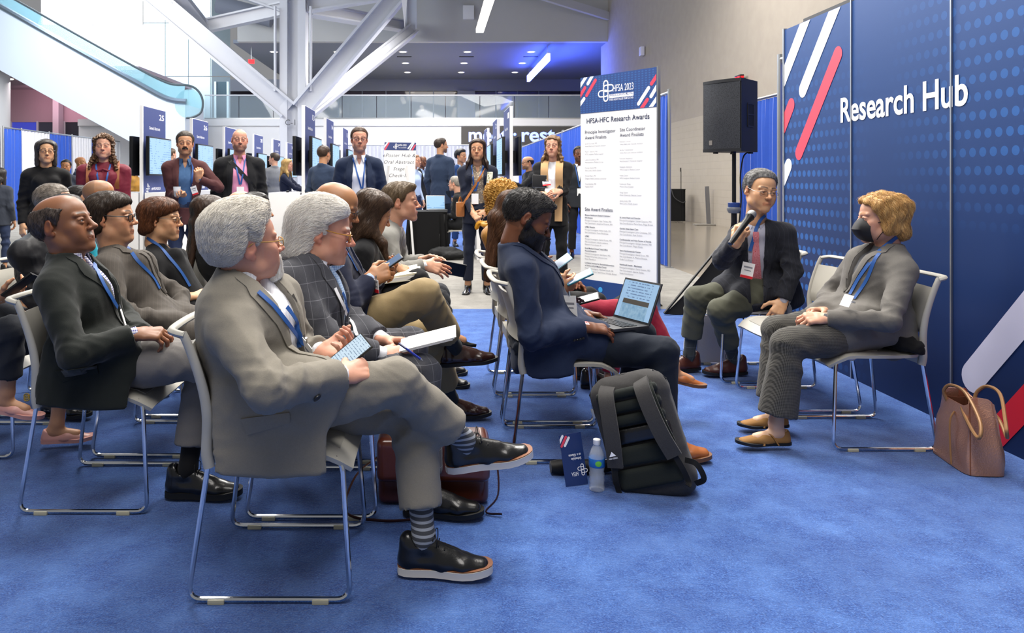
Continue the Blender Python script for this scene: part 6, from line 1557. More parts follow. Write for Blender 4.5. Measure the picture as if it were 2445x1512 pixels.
# F: balding man in black jacket
J = dict(pelvis=(-1.39, 3.13, .55), neck=at(163, 618, 3.08), head=at(152, 540, 3.08), shR=at(125, 690, 2.91), shL=at(195, 655, 3.28), elR=at(178, 850, 2.80), wrR=at(326, 798, 2.92), elL=A3(-1.40, 3.42, .65), wrL=at(335, 800, 3.14), hipR=(-1.37, 3.03, .53), hipL=(-1.37, 3.23, .53), knR=at(490, 860, 2.97), knL=(-.95, 3.13, .53), anR=(-.80, 3.22, .33), anL=(-.99, 3.03, .1), toeR=(.9, .2, .0), toeL=(1, -.02, 0), s=1.0)
PF = person('balding man in a black jacket looking up, hands clasped in his lap', J, dict(q=2, bulk=1.08, belly=.01, face=F_(skin=SK['brown'], hair_col='#1c1613', hair_col2='#5b4f48', hair_t=.011, side_top=.078, brow=.7, stubble=.12, nose=1.12, flush=.15, strand_l=.02, strand_r=.0006, hairline=0), hair='sides', strands=1400, yaw=-2, pitch=14, hs=1.06, jacket=black_j, shirt=gingham, opencollar=True, collar_gap=145, pants=grey_tr, skirt='sit', shoe=dict(mat=leather_bk, sole=sole_bk, laces=1, L=.3, th=.024), sock=sock_bk, seed=21, pr=1.08, hem=.76, vcut=(.06, .02, .34),
    jacket_extra=[((A3(-1.33, 2.93, .62), A3(-1.34, 2.868, .42), (.17, .045), (.178, .016)), dict(side=X_, k=.05, clips=[((-1.34, 0, .36), (.22, 0, -1))])), ((A3(-1.47, 3.1, .6), A3(-1.5, 3.1, .5), (.09, .15), (.07, .15)), dict(side=X_, k=.05))],
    handR=dict(dir=(.96, .22, -.02), back=(0, -.35, .93), curl=(32, 36, 40, 44), thumb=(30, 25)), handL=dict(dir=(.93, -.3, 0), back=(.1, .2, .9), curl=(35, 40, 44, 48))))
ribbon(PF, [(222, 632), (230, 652), (245, 684), (262, 712), (275, 735)], .017, 'lanyard', MATS['lanyard'], lift=.011)
# G: woman with glasses, brown pinstripe
J = pose('sit', (-1.36, 3.72, 0), 0, 1.68, neck=at(272, 600, 3.72), head=at(264, 522, 3.72), shR=at(252, 640, 3.53), shL=at(292, 628, 3.9), elR=at(288, 752, 3.43), wrR=at(432, 772, 3.6), elL=A3(-1.36, 4.02, .66), wrL=at(438, 748, 3.85))
PG = person('woman with short dark hair and black glasses in a brown pinstripe jacket', J, dict(q=2, bulk=1.05, bust=.8, face=F_(skin=SK['mid'], hair_col='#1b1411', hair_col2='#43352a', strand_l=.08, bang=.064, facew=.085, facey=.012, nose=.92, jaw=1.04, len=-.05), hair='bowl', strands=1800, yaw=4, pitch=4, hs=1.06, glasses=F_(col='#101014', w=.024, h=.017, r=.0022), jacket=brown_pin, shirt=navy_top, collar=False, pants=brown_pin, skirt='sit', shoe=D_BLK, seed=23, vcut=(.06, .02, .32)))
ribbon(PG, [(304, 590), (318, 608), (331, 626), (364, 661), (380, 690)], .016, 'lanyard', MATS['lanyard'])
# H: short brown hair, black top
J = pose('sit', (-1.34, 4.3, 0), 0, 1.6, neck=at(370, 588, 4.3), head=at(384, 525, 4.3), shR=at(362, 628, 4.14), shL=at(388, 622, 4.47), elR=at(382, 725, 4.1), wrR=at(455, 708, 4.2), elL=A3(-1.45, 4.52, .66), wrL=at(452, 715, 4.35))
PH = person('woman with short brown highlighted hair and thin glasses in a black top', J, dict(q=2, bulk=.95, bust=.7, face=F_(skin=SK['asian'], hair_col='#2a1812', hair_col2='#7a4a2c', vol=1.08, strand_l=.08, bang=.052, facew=.085, facey=.014, len=-.055, jaw=.95, nose=.92), hair='bowl', strands=1800, yaw=2, pitch=0, hs=1.04, glasses=F_(col='#1d1c1c', w=.021, h=.016, r=.0013), shirt=black_top, shirt_name='blouse', collar=False, opencollar=True, shirt_sleeve=0, pants=black_top, shoe=D_BLK, seed=26))
ribbon(PH, [(352, 568), (380, 588), (407, 618), (433, 651), (453, 684)], .016, 'lanyard', MATS['lanyard'])
# I: long dark hair
J = pose('sit', (-1.3, 4.9, 0), 15, 1.66, head=at(500, 512, 4.9), neck=at(492, 575, 4.9))
person('woman with long dark hair seated behind the grey-haired man', J, dict(q=1, bulk=.95, face=F_(skin=SK['mid'], hair_col='#1d1310', hair_col2='#4a362a', len=-.36), hair='long', strands=900, yaw=25, pitch=0, jacket=black_top, jcollar=False, pants=black_top, shoe=D_BLK, lapels=False, seed=28))
# J: man with round glasses
J = pose('sit', (-1.3, 5.48, 0), 0, 1.74, head=at(612, 503, 5.45), neck=at(598, 560, 5.45))
person('dark-haired man with glasses behind the grey-haired man', J, dict(q=1, face=F_(skin=SK['tan'], hair_col='#14110f', hair_t=.016), hair='short', yaw=6, pitch=-4, glasses=F_(col='#8d8d90', metal=.6), jacket=cloth('j_dark', '#2a2c33'), shirt=plain_white, pants=dk_navy, shoe=D_BLK, sock=sock_dk, seed=29))
J = pose('sit', (-1.62, 6.1, 0), 0, 1.76, head=at(578, 492, 6.1), neck=at(570, 542, 6.1))
person('bald man almost hidden behind the grey-haired man', J, dict(q=1, face=F_(skin=SK['pink'], hair_col='#8a8078', flush=.5), hair=None, yaw=10, jacket=cloth('j_dark', '#2a2c33'), shirt=plain_white, pants=dk_navy, shoe=D_BLK, seed=30))
# third row at the left
J = pose('sit', (-2.2, 4.3, 0), 0, 1.78, neck=at(112, 560, 4.25), head=at(160, 520, 4.3), shR=at(52, 606, 4.06), shL=at(125, 580, 4.45), wrR=at(60, 720, 4.1), wrL=at(110, 720, 4.4), anR=(-2.03, 4.05, .1), knR=(-1.83, 4.15, .53))
person('man in a black puffer jacket seated behind the balding man', J, dict(q=1, bulk=1.18, face=F_(skin=SK['mid'], hair_col='#201815'), hair='short', yaw=0, jacket=puffer, pants=cloth('trousers_black', '#17181b'), shoe=dict(mat=leather_bk, sole=sole_bk), sock=sock_bk, lapels=False, jcrease=2.0, seed=31, skirt='sit'))
J = pose('sit', (-2.36, 4.95, 0), 0, 1.8, neck=at(95, 548, 5.0), head=at(128, 487, 5.0))
person('man with cropped grey hair in a teal shirt in the third row', J, dict(q=1, bulk=1.05, face=F_(skin=SK['fair'], hair_col='#5a5148', hair_col2='#8c8379', hair_t=.008), hair='short', yaw=10, pitch=-4, shirt=teal, pants=dk_navy, shoe=D_BLK, seed=33, hs=1.05))
J = pose('sit', (-2.55, 5.7, 0), 0, 1.8, neck=at(222, 528, 5.7), head=at(238, 470, 5.7))
person('bald man in front of the woman in maroon', J, dict(q=1, face=F_(skin=SK['tan'], hair_col='#5a4a40', shaved=.3), hair=None, yaw=20, jacket=cloth('j_dark', '#2a2c33'), shirt=plain_white, pants=dk_navy, shoe=D_BLK, seed=34, hs=1.05))
J = pose('sit', (-2.98, 6.3, 0), 0, 1.74, neck=at(178, 530, 6.3), head=at(190, 482, 6.3))
person('dark-haired person between the teal shirt and the bald man', J, dict(q=1, face=F_(skin=SK['mid'], hair_col='#15110f', hair_t=.02), hair='short', yaw=5, jacket=black_top, pants=dk_navy, shoe=D_BLK, seed=35, lapels=False, jcollar=False))
J = pose('sit', (-2.2, 3.45, 0), 0, 1.66, wrR=at(2, 712, 3.35), elR=A3(-2.13, 3.2, .68), knR=(-1.86, 3.32, .62), anR=at(16, 948, 3.36), toeR=(.95, .1, -.22), knL=(-1.75, 3.6, .52), anL=(-1.8, 3.6, .1))
PN = person('person in a dark suit and pink shoes at the left edge', J, dict(q=2, bulk=.95, face=F_(skin=SK['mid'], hair_col='#15110f'), hair='short', strands=0, yaw=0, jacket=cloth('suit_dark_n', '#22252c'), shirt=plain_white, pants=cloth('suit_dark_n', '#22252c'), shoe=dict(mat=pink_leather, sole=pink_leather, kind='flat', L=.255), hem=.7, seed=36, skirt='sit', lapels=False,
    handR=dict(dir=(.85, .25, .3), back=(0, -.6, -.75), curl=(35, 40, 42, 45), thumb=(10, 10), sc=.92)))
mb = MB(PN.base)
for k in range(3): c = at(64, 945 + 4 * k, 3.33); mb.tube([c + .012 * A3(math.cos(a), 0, math.sin(a) * .7) for a in np.linspace(0, 6.28, 12)], .003, 6, closed=True)
mb.build('buckle', mat('gold', '#d8b25a', .25, 1.0), PN.root)
# P: bearded man with tablet
J = dict(pelvis=(.62, 3.645, .53), neck=at(1222, 588, 3.63), head=at(1258, 524, 3.63), shR=at(1245, 648, 3.46), shL=at(1262, 625, 3.83), elR=at(1268, 805, 3.36), wrR=at(1402, 782, 3.43), elL=A3(.46, 3.93, .62), wrL=at(1388, 748, 3.76), hipR=(.63, 3.55, .515), hipL=(.63, 3.74, .515), knR=at(1582, 842, 3.45), knL=(1.05, 3.83, .5), anR=(1.04, 3.43, .1), anL=(.98, 3.82, .1), toeR=(1, -.02, 0), toeL=(1, .1, 0), s=1.0)
PP_ = person('bearded man in a blue blazer typing on a tablet in his lap', J, dict(q=2, bulk=1.05, face=F_(skin=SK['dark'], hair_col='#0f0d0d', hair_col2='#3a3838', hair_t=.007, hair_top=.9, quiff=.5, beard_col='#120e0d', shaved=.35, flush=.1, strand_l=.022, strand_lift=.010, strand_r=.0009, hairline=.0), hair='quiff', strands=2200, yaw=2, pitch=-24, hs=1.08, beard=.010, jacket=denim_blz, shirt=red_check, pants=dk_navy, skirt='sit', shoe=dict(mat=leather_tan, sole=sole_tan, L=.3), sock=sock_dk, seed=40, pr=1.05, hem=.88, cuff=.93, jcrease=1.2,
    jacket_extra=[((A3(.52, 3.46, .62), A3(.535, 3.392, .40), (.11, .045), (.105, .016)), dict(side=X_, k=.05, clips=[((.5, 0, .305), (-.15, 0, -1))])), ((A3(.47, 3.64, .6), A3(.44, 3.64, .5), (.07, .16), (.05, .16)), dict(side=X_, k=.05))],
    handR=dict(dir=(.95, .15, -.12), back=(.1, -.25, .95), curl=(18, 20, 22, 24), thumb=(25, 15), spread=6), handL=dict(dir=(.95, -.2, -.1), back=(.1, .2, .95), curl=(18, 20, 22, 24), spread=6)))
# Q: long-haired woman in red trousers
J = pose('sit', (.6, 4.2, 0), 0, 1.66, neck=at(1205, 572, 4.2), head=at(1228, 512, 4.2), wrR=at(1338, 688, 4.02), elR=A3(.5, 3.98, .64), wrL=at(1332, 668, 4.3), knR=at(1540, 735, 4.08), anR=at(1612, 880, 4.02), toeR=(.97, -.05, -.2), knL=(1.05, 4.32, .52), anL=(1.0, 4.3, .1))
PQ = person('woman with long brown hair and red trousers holding a teal phone', J, dict(q=2, bulk=.92, face=F_(skin=SK['mid'], hair_col='#3a2519', hair_col2='#6d4a33', strand_l=.12, len=-.42), hair='long', strands=1600, yaw=5, pitch=-24, jacket=black_top, jcollar=False, lapels=False, pants=red_tr, pr=.9, shoe=dict(mat=leather_tan, sole=sole_tan, kind='flat', L=.26), hem=.8, seed=43,
    handR=dict(dir=(.8, .2, .25), back=(-.1, -.85, -.2), curl=(30, 35, 40, 45), thumb=(15, 15), sc=.92), handL=dict(dir=(.9, -.1, .1), back=(.1, .6, .6), curl=(30, 35, 40, 45), sc=.92)))
# R: blond curly hair, patterned blouse
J = pose('sit', (.58, 4.74, 0), 0, 1.66, neck=at(1182, 538, 4.72), head=at(1203, 483, 4.72), shR=at(1168, 562, 4.56), shL=at(1180, 558, 4.9), wrR=at(1300, 642, 4.6), elR=A3(.42, 4.5, .66))
PR = person('woman with short curly blond hair in a yellow and black patterned blouse', J, dict(q=2, bulk=1.0, face=F_(skin=SK['brown'], hair_col='#a9772c', hair_col2='#dcae5a', hair_noise=.0045, hair_freq=330, strand_l=.015, strand_r=.0014, strand_lift=.01), hair='afro', strands=2600, yaw=15, pitch=-8, shirt=yel_pat, shirt_name='blouse', loose=True, collar=False, pants=black_top, shoe=D_BLK, seed=45,
    handR=dict(dir=(.85, .2, .2), back=(-.1, -.8, .3), curl=(30, 35, 40, 45), thumb=(15, 15), sc=.9)))
mb = MB(PR.base); c = PR.neck + PR.up * .03
mb.tube([c + (PR.rt * math.cos(a) + PR.fw * math.sin(a)) * .068 + PR.up * .008 * math.sin(3 * a) for a in np.linspace(0, 6.28, 20)[:-1]], .017, 8, closed=True)
mb.tube(spline([c - PR.fw * .06, c - PR.fw * .09 + PR.up * .02, c - PR.fw * .12 - PR.up * .01], 4), [.02] * 4 + [.016] * 4 + [.008], 6); mb.build('bow_collar', cloth('bow_yellow', '#d79a2a', rough=.5), PR.root)
# S: man with microphone
J = dict(pelvis=(2.12, 4.97, .55), neck=at(1803, 536, 4.87), head=at(1815, 458, 4.83), shR=at(1764, 562, 4.87), shL=at(1876, 556, 4.77), elR=at(1724, 622, 4.62), wrR=at(1758, 578, 4.45), elL=at(1893, 648, 4.72), wrL=at(1868, 722, 4.70), hipR=(2.04, 5.04, .53), hipL=(2.1, 4.86, .53), knR=at(1662, 712, 4.95), knL=at(1718, 742, 4.75), anR=(1.70, 5.02, .1), anL=(1.965, 4.92, .1), toeR=(-1, -.25, 0), toeL=(-1, -.1, 0), s=1.0)
PS = person('grey-haired man with glasses in dark pinstripe jacket speaking into a microphone', J, dict(q=2, bulk=1.06, face=F_(skin=SK['asian'], hair_col='#2c2a29', hair_col2='#9a9997', hair_t=.015, hair_top=.45, hairline=.012, brow_col='#2a2623', fat=.004, flush=.25, strand_l=.04, jaw=1.06, nose=1.0, lips=1.1), hair='short', strands=1900, yaw=-84, pitch=-4, roll=7, hs=1.05, gaze=-.2, glasses=F_(col='#9a9490', metal=.8, w=.024, h=.015, r=.0011, z=-.006), jacket=navy_pin, shirt=cloth('shirt_grey_s', '#a9a9b8'), tie=tie_red, tie_l=.40, pants=olive, skirt='sit', vcut=(.055, .035, .44), shoe=dict(mat=leather_rb, sole=sole_bk, laces=1, L=.29), sock=cloth('sock_argyle', '#3c403e', 'check', '#5a5f5c', .05, .05), seed=50, hem=.66, cuff=.9, pr=1.05,
    jacket_extra=[((A3(2.24, 4.82, .62), A3(2.27, 4.80, .5), (.1, .06), (.1, .05)), dict(side=X_, k=.05)), ((A3(2.0, 4.95, .64), A3(1.97, 4.98, .57), (.06, .1), (.05, .1)), dict(side=X_, k=.05))],
    handR=dict(dir=(.22, -.35, .9), back=(-.75, -.5, -.1), curl=(62, 66, 68, 70), thumb=(45, 35)), handL=dict(dir=(-.55, -.3, -.7), back=(-.1, -.75, .35), curl=(15, 18, 22, 26), thumb=(10, 10))))
ribbon(PS, [(1824, 514), (1815, 524), (1808, 538), (1799, 570), (1791, 600)], .02, 'lanyard', MATS['lanyard'], lift=.012)
# U: masked woman
J = dict(pelvis=(2.14, 3.81, .55), neck=at(2122, 594, 3.8), head=at(2106, 522, 3.8), shL=at(2160, 650, 3.62), shR=(2.24, 3.97, .865), elL=at(2122, 768, 3.49), wrL=at(1968, 760, 3.62), elR=(2.12, 4.05, .65), wrR=at(1968, 742, 3.85), hipL=(2.1, 3.71, .53), hipR=(2.1, 3.9, .53), knL=at(1882, 822, 3.6), knR=at(1858, 788, 3.88), anL=(1.625, 3.585, .1), anR=(1.735, 3.84, .1), toeL=(-1, -.02, 0), toeR=(-1, -.05, 0), s=.95)
PU = person('woman with wavy blond hair and a black face mask in a grey suit', J, dict(q=2, bulk=1.1, bust=.7, face=F_(skin=SK['fair'], hair_col='#9a6a35', hair_col2='#e0b878', hair_noise=.004, hair_freq=70, strand_l=.07, strand_lift=.012, strand_w=.5, strand_r=.0008, vol=1.05, facew=.066, len=-.07, bang=.088, flush=.4, neckw=.052), hair='wavy', strands=2600, yaw=166, pitch=-2, hs=1.03, sleeve=.9, jacket=grey_blz, shirt=cloth('top_grey_u', '#55565a'), collar=False, pants=hound, pr=1.12, taper=1.3, hem=.84, skirt='sit', shoe=dict(mat=suede_tan, sole=sole_bk, kind='flat', L=.268, th=.014), leg_mat=hose, seed=55, cuff=.95, vcut=(.05, .0, .3),
    jacket_extra=[((A3(2.17, 3.65, .62), A3(2.16, 3.62, .52), (.13, .05), (.14, .03)), dict(side=X_, k=.05)), ((A3(2.3, 3.8, .6), A3(2.3, 3.8, .52), (.06, .15), (.05, .15)), dict(side=X_, k=.05))],
    handL=dict(dir=(-.97, .12, -.03), back=(0, -.5, .85), curl=(38, 42, 46, 50), thumb=(40, 25), sc=.95), handR=dict(dir=(-.95, -.15, .05), back=(0, .3, .95), curl=(38, 42, 46, 50), sc=.95)))
ribbon(PU, [(2140, 566), (2112, 590), (2096, 604), (2054, 660), (2030, 704)], .018, 'lanyard', MATS['lanyard']); ribbon(PU, [(2100, 606), (2088, 622), (2070, 669), (2040, 714)], .016, 'lanyard', MATS['lanyard'])
TH = PU.TH; rows = []                                       # folded black respirator
for z, w, y0 in ((.004, .046, .104), (-.022, .062, .124), (-.05, .067, .138), (-.075, .064, .128), (-.095, .058, .112), (-.112, .045, .088)):
    rows.append([TH(A3(w * math.sin(a), .03 + (y0 - .03) * math.cos(a) ** .6 if abs(a) < 1.5 else .03, z)) for a in np.linspace(-1.35, 1.35, 13)])
mb = MB(PU.base); mb.sheet(np.array(rows), .003); mk = mb.build('face_mask', mat('mask_black', '#0e0e11', .6), PU.root)
mb = MB(PU.base)
for s in (-1, 1):
    for zz in (-.02, -.1): mb.tube([TH(p) for p in spline([(s * .06, .045, zz), (s * .078, .02, zz * .6), (s * .084, -.03, -.02)], 4)], .002, 5)
mb.build('ear_loop', mat('mask_black', '#0e0e11', .6), mk)

# ------------------------------------------------------------------ people standing in the aisle
def stander(label, px, top, Y, yaw, S, wr=None, poles=None, wide=1.0, hyaw=None, **over):
    h = CAMZ + (CY - top) * Y / FPX - .012; J = pose('stand', ((px - CX) * Y / FPX, Y, 0), yaw, h, wr=wr, poles=poles, wide=wide, **over)
    S.setdefault('yaw', hyaw if hyaw is not None else yaw); S.setdefault('q', 1); S.setdefault('skirt', 'stand'); S.setdefault('shoe', D_BLK); S.setdefault('seed', int(px)); return person(label, J, S)
X1_ = stander('woman with shoulder-length dark hair and glasses in a black coat', 110, 330, 7.6, -62, dict(face=F_(skin=SK['asian'], hair_col='#1c1917', hair_col2='#57524e', len=-.19, vol=1.12, jaw=.95, nose=.92), hair='bob', strands=900, jacket=cloth('coat_black', '#121214'), jcollar=True, lapels=False, pants=jeans, bulk=.98, glasses=F_(col='#2a2018'), bust=.7, skirt_l=.2), hyaw=-58)
X2_ = stander('woman with curly brown hair in a maroon bow blouse', 248, 317, 7.6, -72, dict(face=F_(skin=SK['fair'], hair_col='#3b2718', hair_col2='#75563a', hair_noise=.006, hair_freq=170, strand_l=.05, strand_lift=.012, strand_w=.6, strand_r=.0012, len=-.24, fat=.006, flush=.5), hair='curly', strands=1500, shirt=maroon, shirt_name='blouse', loose=True, collar=False, pants=black_top, bulk=1.25, bust=1.0, wide=1.1), wr=dict(R=(.12, .24, 1.02), L=(-.12, .24, 1.0)), wide=1.12)
lanyard(X2_, -.36, badge=False)
for s in (-1, 1): strap3(X2_, [X2_.neck + X2_.rt * s * .12 - X2_.fw * .05 + X2_.up * .03] + [body_pt(X2_, s * .13, v, lift=.008) for v in (-.03, -.1, -.18, -.26)], .045, 'backpack_strap', mat('strap_tan', '#8a4f26', .45))
mb = MB(X2_.base); c = body_pt(X2_, 0, -.06, lift=.016)
for s in (-1, 1): mb.tube([c, c + X2_.rt * s * .05 - X2_.up * .02, c + X2_.rt * s * .04 - X2_.up * .06], [.012, .02, .012], 6); mb.tube([c, c - X2_.up * .09 + X2_.rt * s * .018, c - X2_.up * .2 + X2_.rt * s * .03], [.012, .018, .02], 6, flat=.4)
mb.build('bow', maroon, X2_.root)
X3_ = stander('man with a moustache in a burgundy blazer holding a cup', 442, 311, 8.0, -72, dict(face=F_(skin=SK['mid'], hair_col='#29231f', hair_col2='#5f5850', hair_t=.018, beard_col='#1f1814', stubble=.25), hair='short', strands=700, beard=.006, beard_kind='moustache', jacket=brown_blz, shirt=denim, opencollar=True, pants=jeans, vcut=(.055, .07, .5), cuff=.95,
    handR=dict(dir=(-.2, -.4, .2), curl=(50, 52, 54, 56), thumb=(40, 20)), handL=dict(dir=(.1, -.3, .9), back=(.5, -.6, 0), curl=(60, 62, 64, 66), thumb=(40, 30))), wr=dict(R=(.02, .24, 1.12), L=(-.13, .24, 1.28)), poles=dict(L=(-.8, -.1, -.6)))
ribbon(X3_, [(452, 372), (460, 395), (459, 425), (457, 445)], .018, 'lanyard', MATS['lanyard'])
X4_ = stander('bald bearded man in a black blazer and pink shirt', 572, 303, 8.2, -72, dict(face=F_(skin=SK['pink'], hair_col='#3b2f28', shaved=.22, stubble=.55, beard_col='#4a3a30', flush=.5, jaw=1.05), hair=None, jacket=cloth('blazer_black_v', '#16171a'), shirt=pink, opencollar=True, pants=jeans, bulk=1.12, belly=.03, vcut=(.06, .10, .62)), wide=1.1)
lanyard(X4_, -.3, spread=.055)
strap3(X4_, [X4_.neck + X4_.rt * .12 + X4_.up * .0] + [body_pt(X4_, .1 - .26 * t, -.05 - .3 * t, lift=.006) for t in (0, .2, .4, .6, .8, 1)], .045, 'bag_strap', mat('strap_black', '#141416', .7))
X6_ = stander('man with glasses in a navy blazer and white shirt', 858, 300, 7.8, -86, dict(face=F_(skin=SK['pink'], hair_col='#3a281c', hair_t=.014, flush=.5, stubble=.25, beard_col='#8a6a50'), hair='short', strands=600, jacket=cloth('blazer_navy_v', '#202b42', var=.2), shirt=plain_white, opencollar=True, pants=dk_navy, glasses=F_(col='#33261e'), vcut=(.055, .085, .6), handR=dict(curl=(30, 30, 35, 40)), bulk=1.03), hyaw=-80, wr=dict(R=(.24, .12, .9), L=(-.24, .1, .9)))
lanyard(X6_, -.33, u0=-.03, spread=.06)
X7_ = stander('woman with long dark hair in a navy suit with a phone in her hands', 1140, 328, 8.53, -92, dict(face=F_(skin=SK['mid'], hair_col='#17100e', hair_col2='#3d2a20', len=-.32, jaw=.95), hair='long', strands=1100, jacket=cloth('suit_navy_v', '#1b2030'), shirt=snake, collar=False, opencollar=True, pants=cloth('suit_navy_v', '#1b2030'), shoe=dict(mat=leather_bk, sole=sole_bk, kind='boot', L=.26), pr=.95, bulk=.95, bust=.75, vcut=(.055, .08, .55), hem=.86,
    handR=dict(dir=(.4, -.4, -.4), back=(.1, -.8, .3), curl=(40, 42, 44, 48)), handL=dict(dir=(-.5, -.3, -.3), back=(.1, -.8, .3), curl=(35, 38, 42, 46))), wr=dict(R=(.05, .2, .92), L=(-.09, .19, .94)), hyaw=-98)
lanyard(X7_, -.30, red=True, u0=.03)
strap3(X7_, [X7_.neck - X7_.rt * .1 + X7_.up * .01] + [body_pt(X7_, -.09 + .27 * t, -.05 - .42 * t, lift=.006) for t in (0, .2, .4, .6, .8, 1)], .025, 'bag_strap', mat('strap_tan2', '#a5642c', .45))
X8_ = stander('woman with wavy hair and a tan scarf, arms crossed over a notebook', 1320, 320, 8.85, -105, dict(face=F_(skin=SK['fair'], hair_col='#3f2c1d', hair_col2='#8a6a46', hair_noise=.004, hair_freq=90, strand_w=.5, strand_lift=.012, len=-.3, jaw=.94), hair='curly', strands=1100, jacket=cloth('jacket_black_v8', '#131315'), shirt=plain_white, collar=False, pants=black_top, bulk=.98, bust=.7, vcut=(.05, .08, .6), skirt_l=.22,
    handR=dict(dir=(-.7, -.3, .0), back=(0, -.8, .5), curl=(30, 30, 34, 38)), handL=dict(dir=(.7, -.2, -.1), back=(0, -.7, .6))), wr=dict(R=(-.1, .22, 1.13), L=(.1, .2, 1.10)), poles=dict(R=(.7, -.1, -.7), L=(-.7, -.1, -.7)), hyaw=-108)
for s in (-1, 1): strap3(X8_, [X8_.neck - X8_.fw * .06 + X8_.rt * s * .07 + X8_.up * .05] + [body_pt(X8_, s * .085, v, lift=.016) for v in (-.02, -.1, -.2, -.3)] + ([body_pt(X8_, s * .08, v, lift=.02) for v in (-.5, -.7)] if s < 0 else []), .085, 'scarf', scarf_m, .02)
X9_ = stander('man in a dark vest standing behind the banner', 1382, 347, 12.4, -95, dict(face=F_(skin=SK['dark'], hair_col='#0e0c0b', stubble=.5), hair='short', strands=200, jacket=vest, lapels=False, shirt=plain_white, pants=cloth('trousers_black', '#17181b'), vcut=(.05, .0, .3)))
lanyard(X9_, -.36, red=True)
stander('man in a navy suit seen from behind at the middle kiosks', 772, 345, 11.0, 65, dict(face=F_(skin=SK['mid'], hair_col='#32241a', hair_t=.012), hair='short', strands=300, jacket=cloth('suit_navy_far', '#2b384f'), shirt=plain_white, pants=dk_navy, eyes=False, lapels=False))
stander('tall man in a dark blue suit seen from behind near the table', 1052, 326, 13.4, 60, dict(face=F_(skin=SK['mid'], hair_col='#2a1f18', hair_t=.014, stubble=.6), hair='short', strands=300, jacket=cloth('suit_navy_far', '#2b384f'), shirt=cloth('shirt_blue_f', '#a9bfe0'), pants=dk_navy, eyes=False, lapels=False, skirt_l=.2), hyaw=20)
X11 = stander('young man in a bright blue suit beyond the table', 1100, 355, 14.6, -70, dict(q=1, face=F_(skin=SK['mid'], hair_col='#121012', hair_t=.03), hair='short', strands=200, jacket=blue_suit, shirt=cloth('shirt_blue_f', '#a9bfe0'), tie=dk_navy, pants=blue_suit), hyaw=-40)
lanyard(X11, -.3, badge=False)
stander('bald man in black by the blue curtain', 1262, 371, 13.3, 195, dict(q=1, face=F_(skin=SK['mid'], hair_col='#1d1512', stubble=.6, hair_t=.006), hair='sides', strands=0, glasses=F_(col='#111111'), jacket=cloth('blazer_black_v', '#16171a'), pants=black_top, lapels=False), wr=dict(L=(-.15, .45, 1.3)), hyaw=190)
stander('blond woman in navy at the far kiosk counter', 684, 378, 14.2, -5, dict(q=1, face=F_(skin=SK['pink'], hair_col='#8a6a3c', hair_col2='#c9a76c', len=-.3), hair='long', strands=500, jacket=navy_b, jcollar=False, lapels=False, pants=dk_navy, bulk=.9), wr=dict(R=(.1, .45, 1.12), L=(-.1, .45, 1.12)))
stander('man in a grey suit behind the blond woman', 655, 363, 15.8, 120, dict(q=1, face=F_(skin=SK['fair'], hair_col='#2e241d'), hair='short', strands=0, jacket=grey_far, lapels=False, pants=grey_far, shirt=plain_white, eyes=False), hyaw=165)
stander('person with a dark backpack at the left frame edge', -2, 400, 10.5, 90, dict(q=1, face=F_(skin=SK['mid'], hair_col='#1a1412', len=-.2), hair='bob', strands=0, jacket=cloth('coat_grey_far', '#3a3f4a'), lapels=False, jcollar=False, pants=jeans, eyes=False))
stander('smiling man in a blue shirt behind the woman in black', 158, 380, 13.5, -75, dict(q=1, face=F_(skin=SK['tan'], hair_col='#1a1310', stubble=.3), hair='short', strands=0, jacket=cloth('coat_grey_far', '#3a3f4a'), shirt=cloth('shirt_blue_f', '#a9bfe0'), pants=jeans, lapels=False))
stander('bald man in a dark suit by the left curtain', 190, 372, 16.0, 10, dict(q=1, face=F_(skin=SK['tan'], hair_col='#2a201a'), hair=None, jacket=cloth('suit_navy_far', '#2b384f'), pants=dk_navy, shirt=cloth('shirt_blue_f', '#a9bfe0'), lapels=False))
stander('person in a mustard jacket half hidden by the first kiosk', 322, 385, 14.0, 0, dict(q=1, face=F_(skin=SK['mid'], hair_col='#5a4030', len=-.2), hair='bob', strands=0, jacket=cloth('jacket_mustard', '#a87a32'), lapels=False, jcollar=False, pants=jeans))
stander('man in a black jacket behind the check-in sign', 1008, 370, 16.5, -60, dict(q=1, face=F_(skin=SK['dark'], hair_col='#1a1413', shaved=.4), hair=None, jacket=cloth('blazer_black_v', '#16171a'), pants=black_top, shirt=cloth('shirt_blue_f', '#a9bfe0')))
stander('person in a pale blue shirt partly behind the check-in sign', 990, 368, 14.8, -30, dict(q=1, face=F_(skin=SK['fair'], hair_col='#6a4a34'), hair='short', strands=0, shirt=cloth('shirt_pale', '#b9cbe6'), pants=jeans))
J = pose('sit', (.42, 12.6, 0), 170, 1.72, lean=.15)
person('grey-haired person in black seated at the draped table', J, dict(q=1, face=F_(skin=SK['fair'], hair_col='#6d675f', hair_col2='#9c968c'), hair='short', strands=100, yaw=150, jacket=cloth('blazer_black_v', '#16171a'), pants=black_top, shoe=D_BLK, lapels=False, glasses=F_(col='#888888')))
stander('dark-haired person far behind the tall man', 1078, 385, 18.0, -90, dict(q=0, face=F_(skin=SK['dark'], hair_col='#111111'), hair='short', jacket=black_top, pants=black_top, eyes=False, lapels=False, jcollar=False))
stander('brown-haired person beyond the kiosk beside the burgundy blazer', 408, 352, 17.0, 60, dict(q=0, face=F_(skin=SK['fair'], hair_col='#4a3626'), hair='short', jacket=cloth('coat_grey_far', '#3a3f4a'), pants=jeans, eyes=False, lapels=False, jcollar=False))

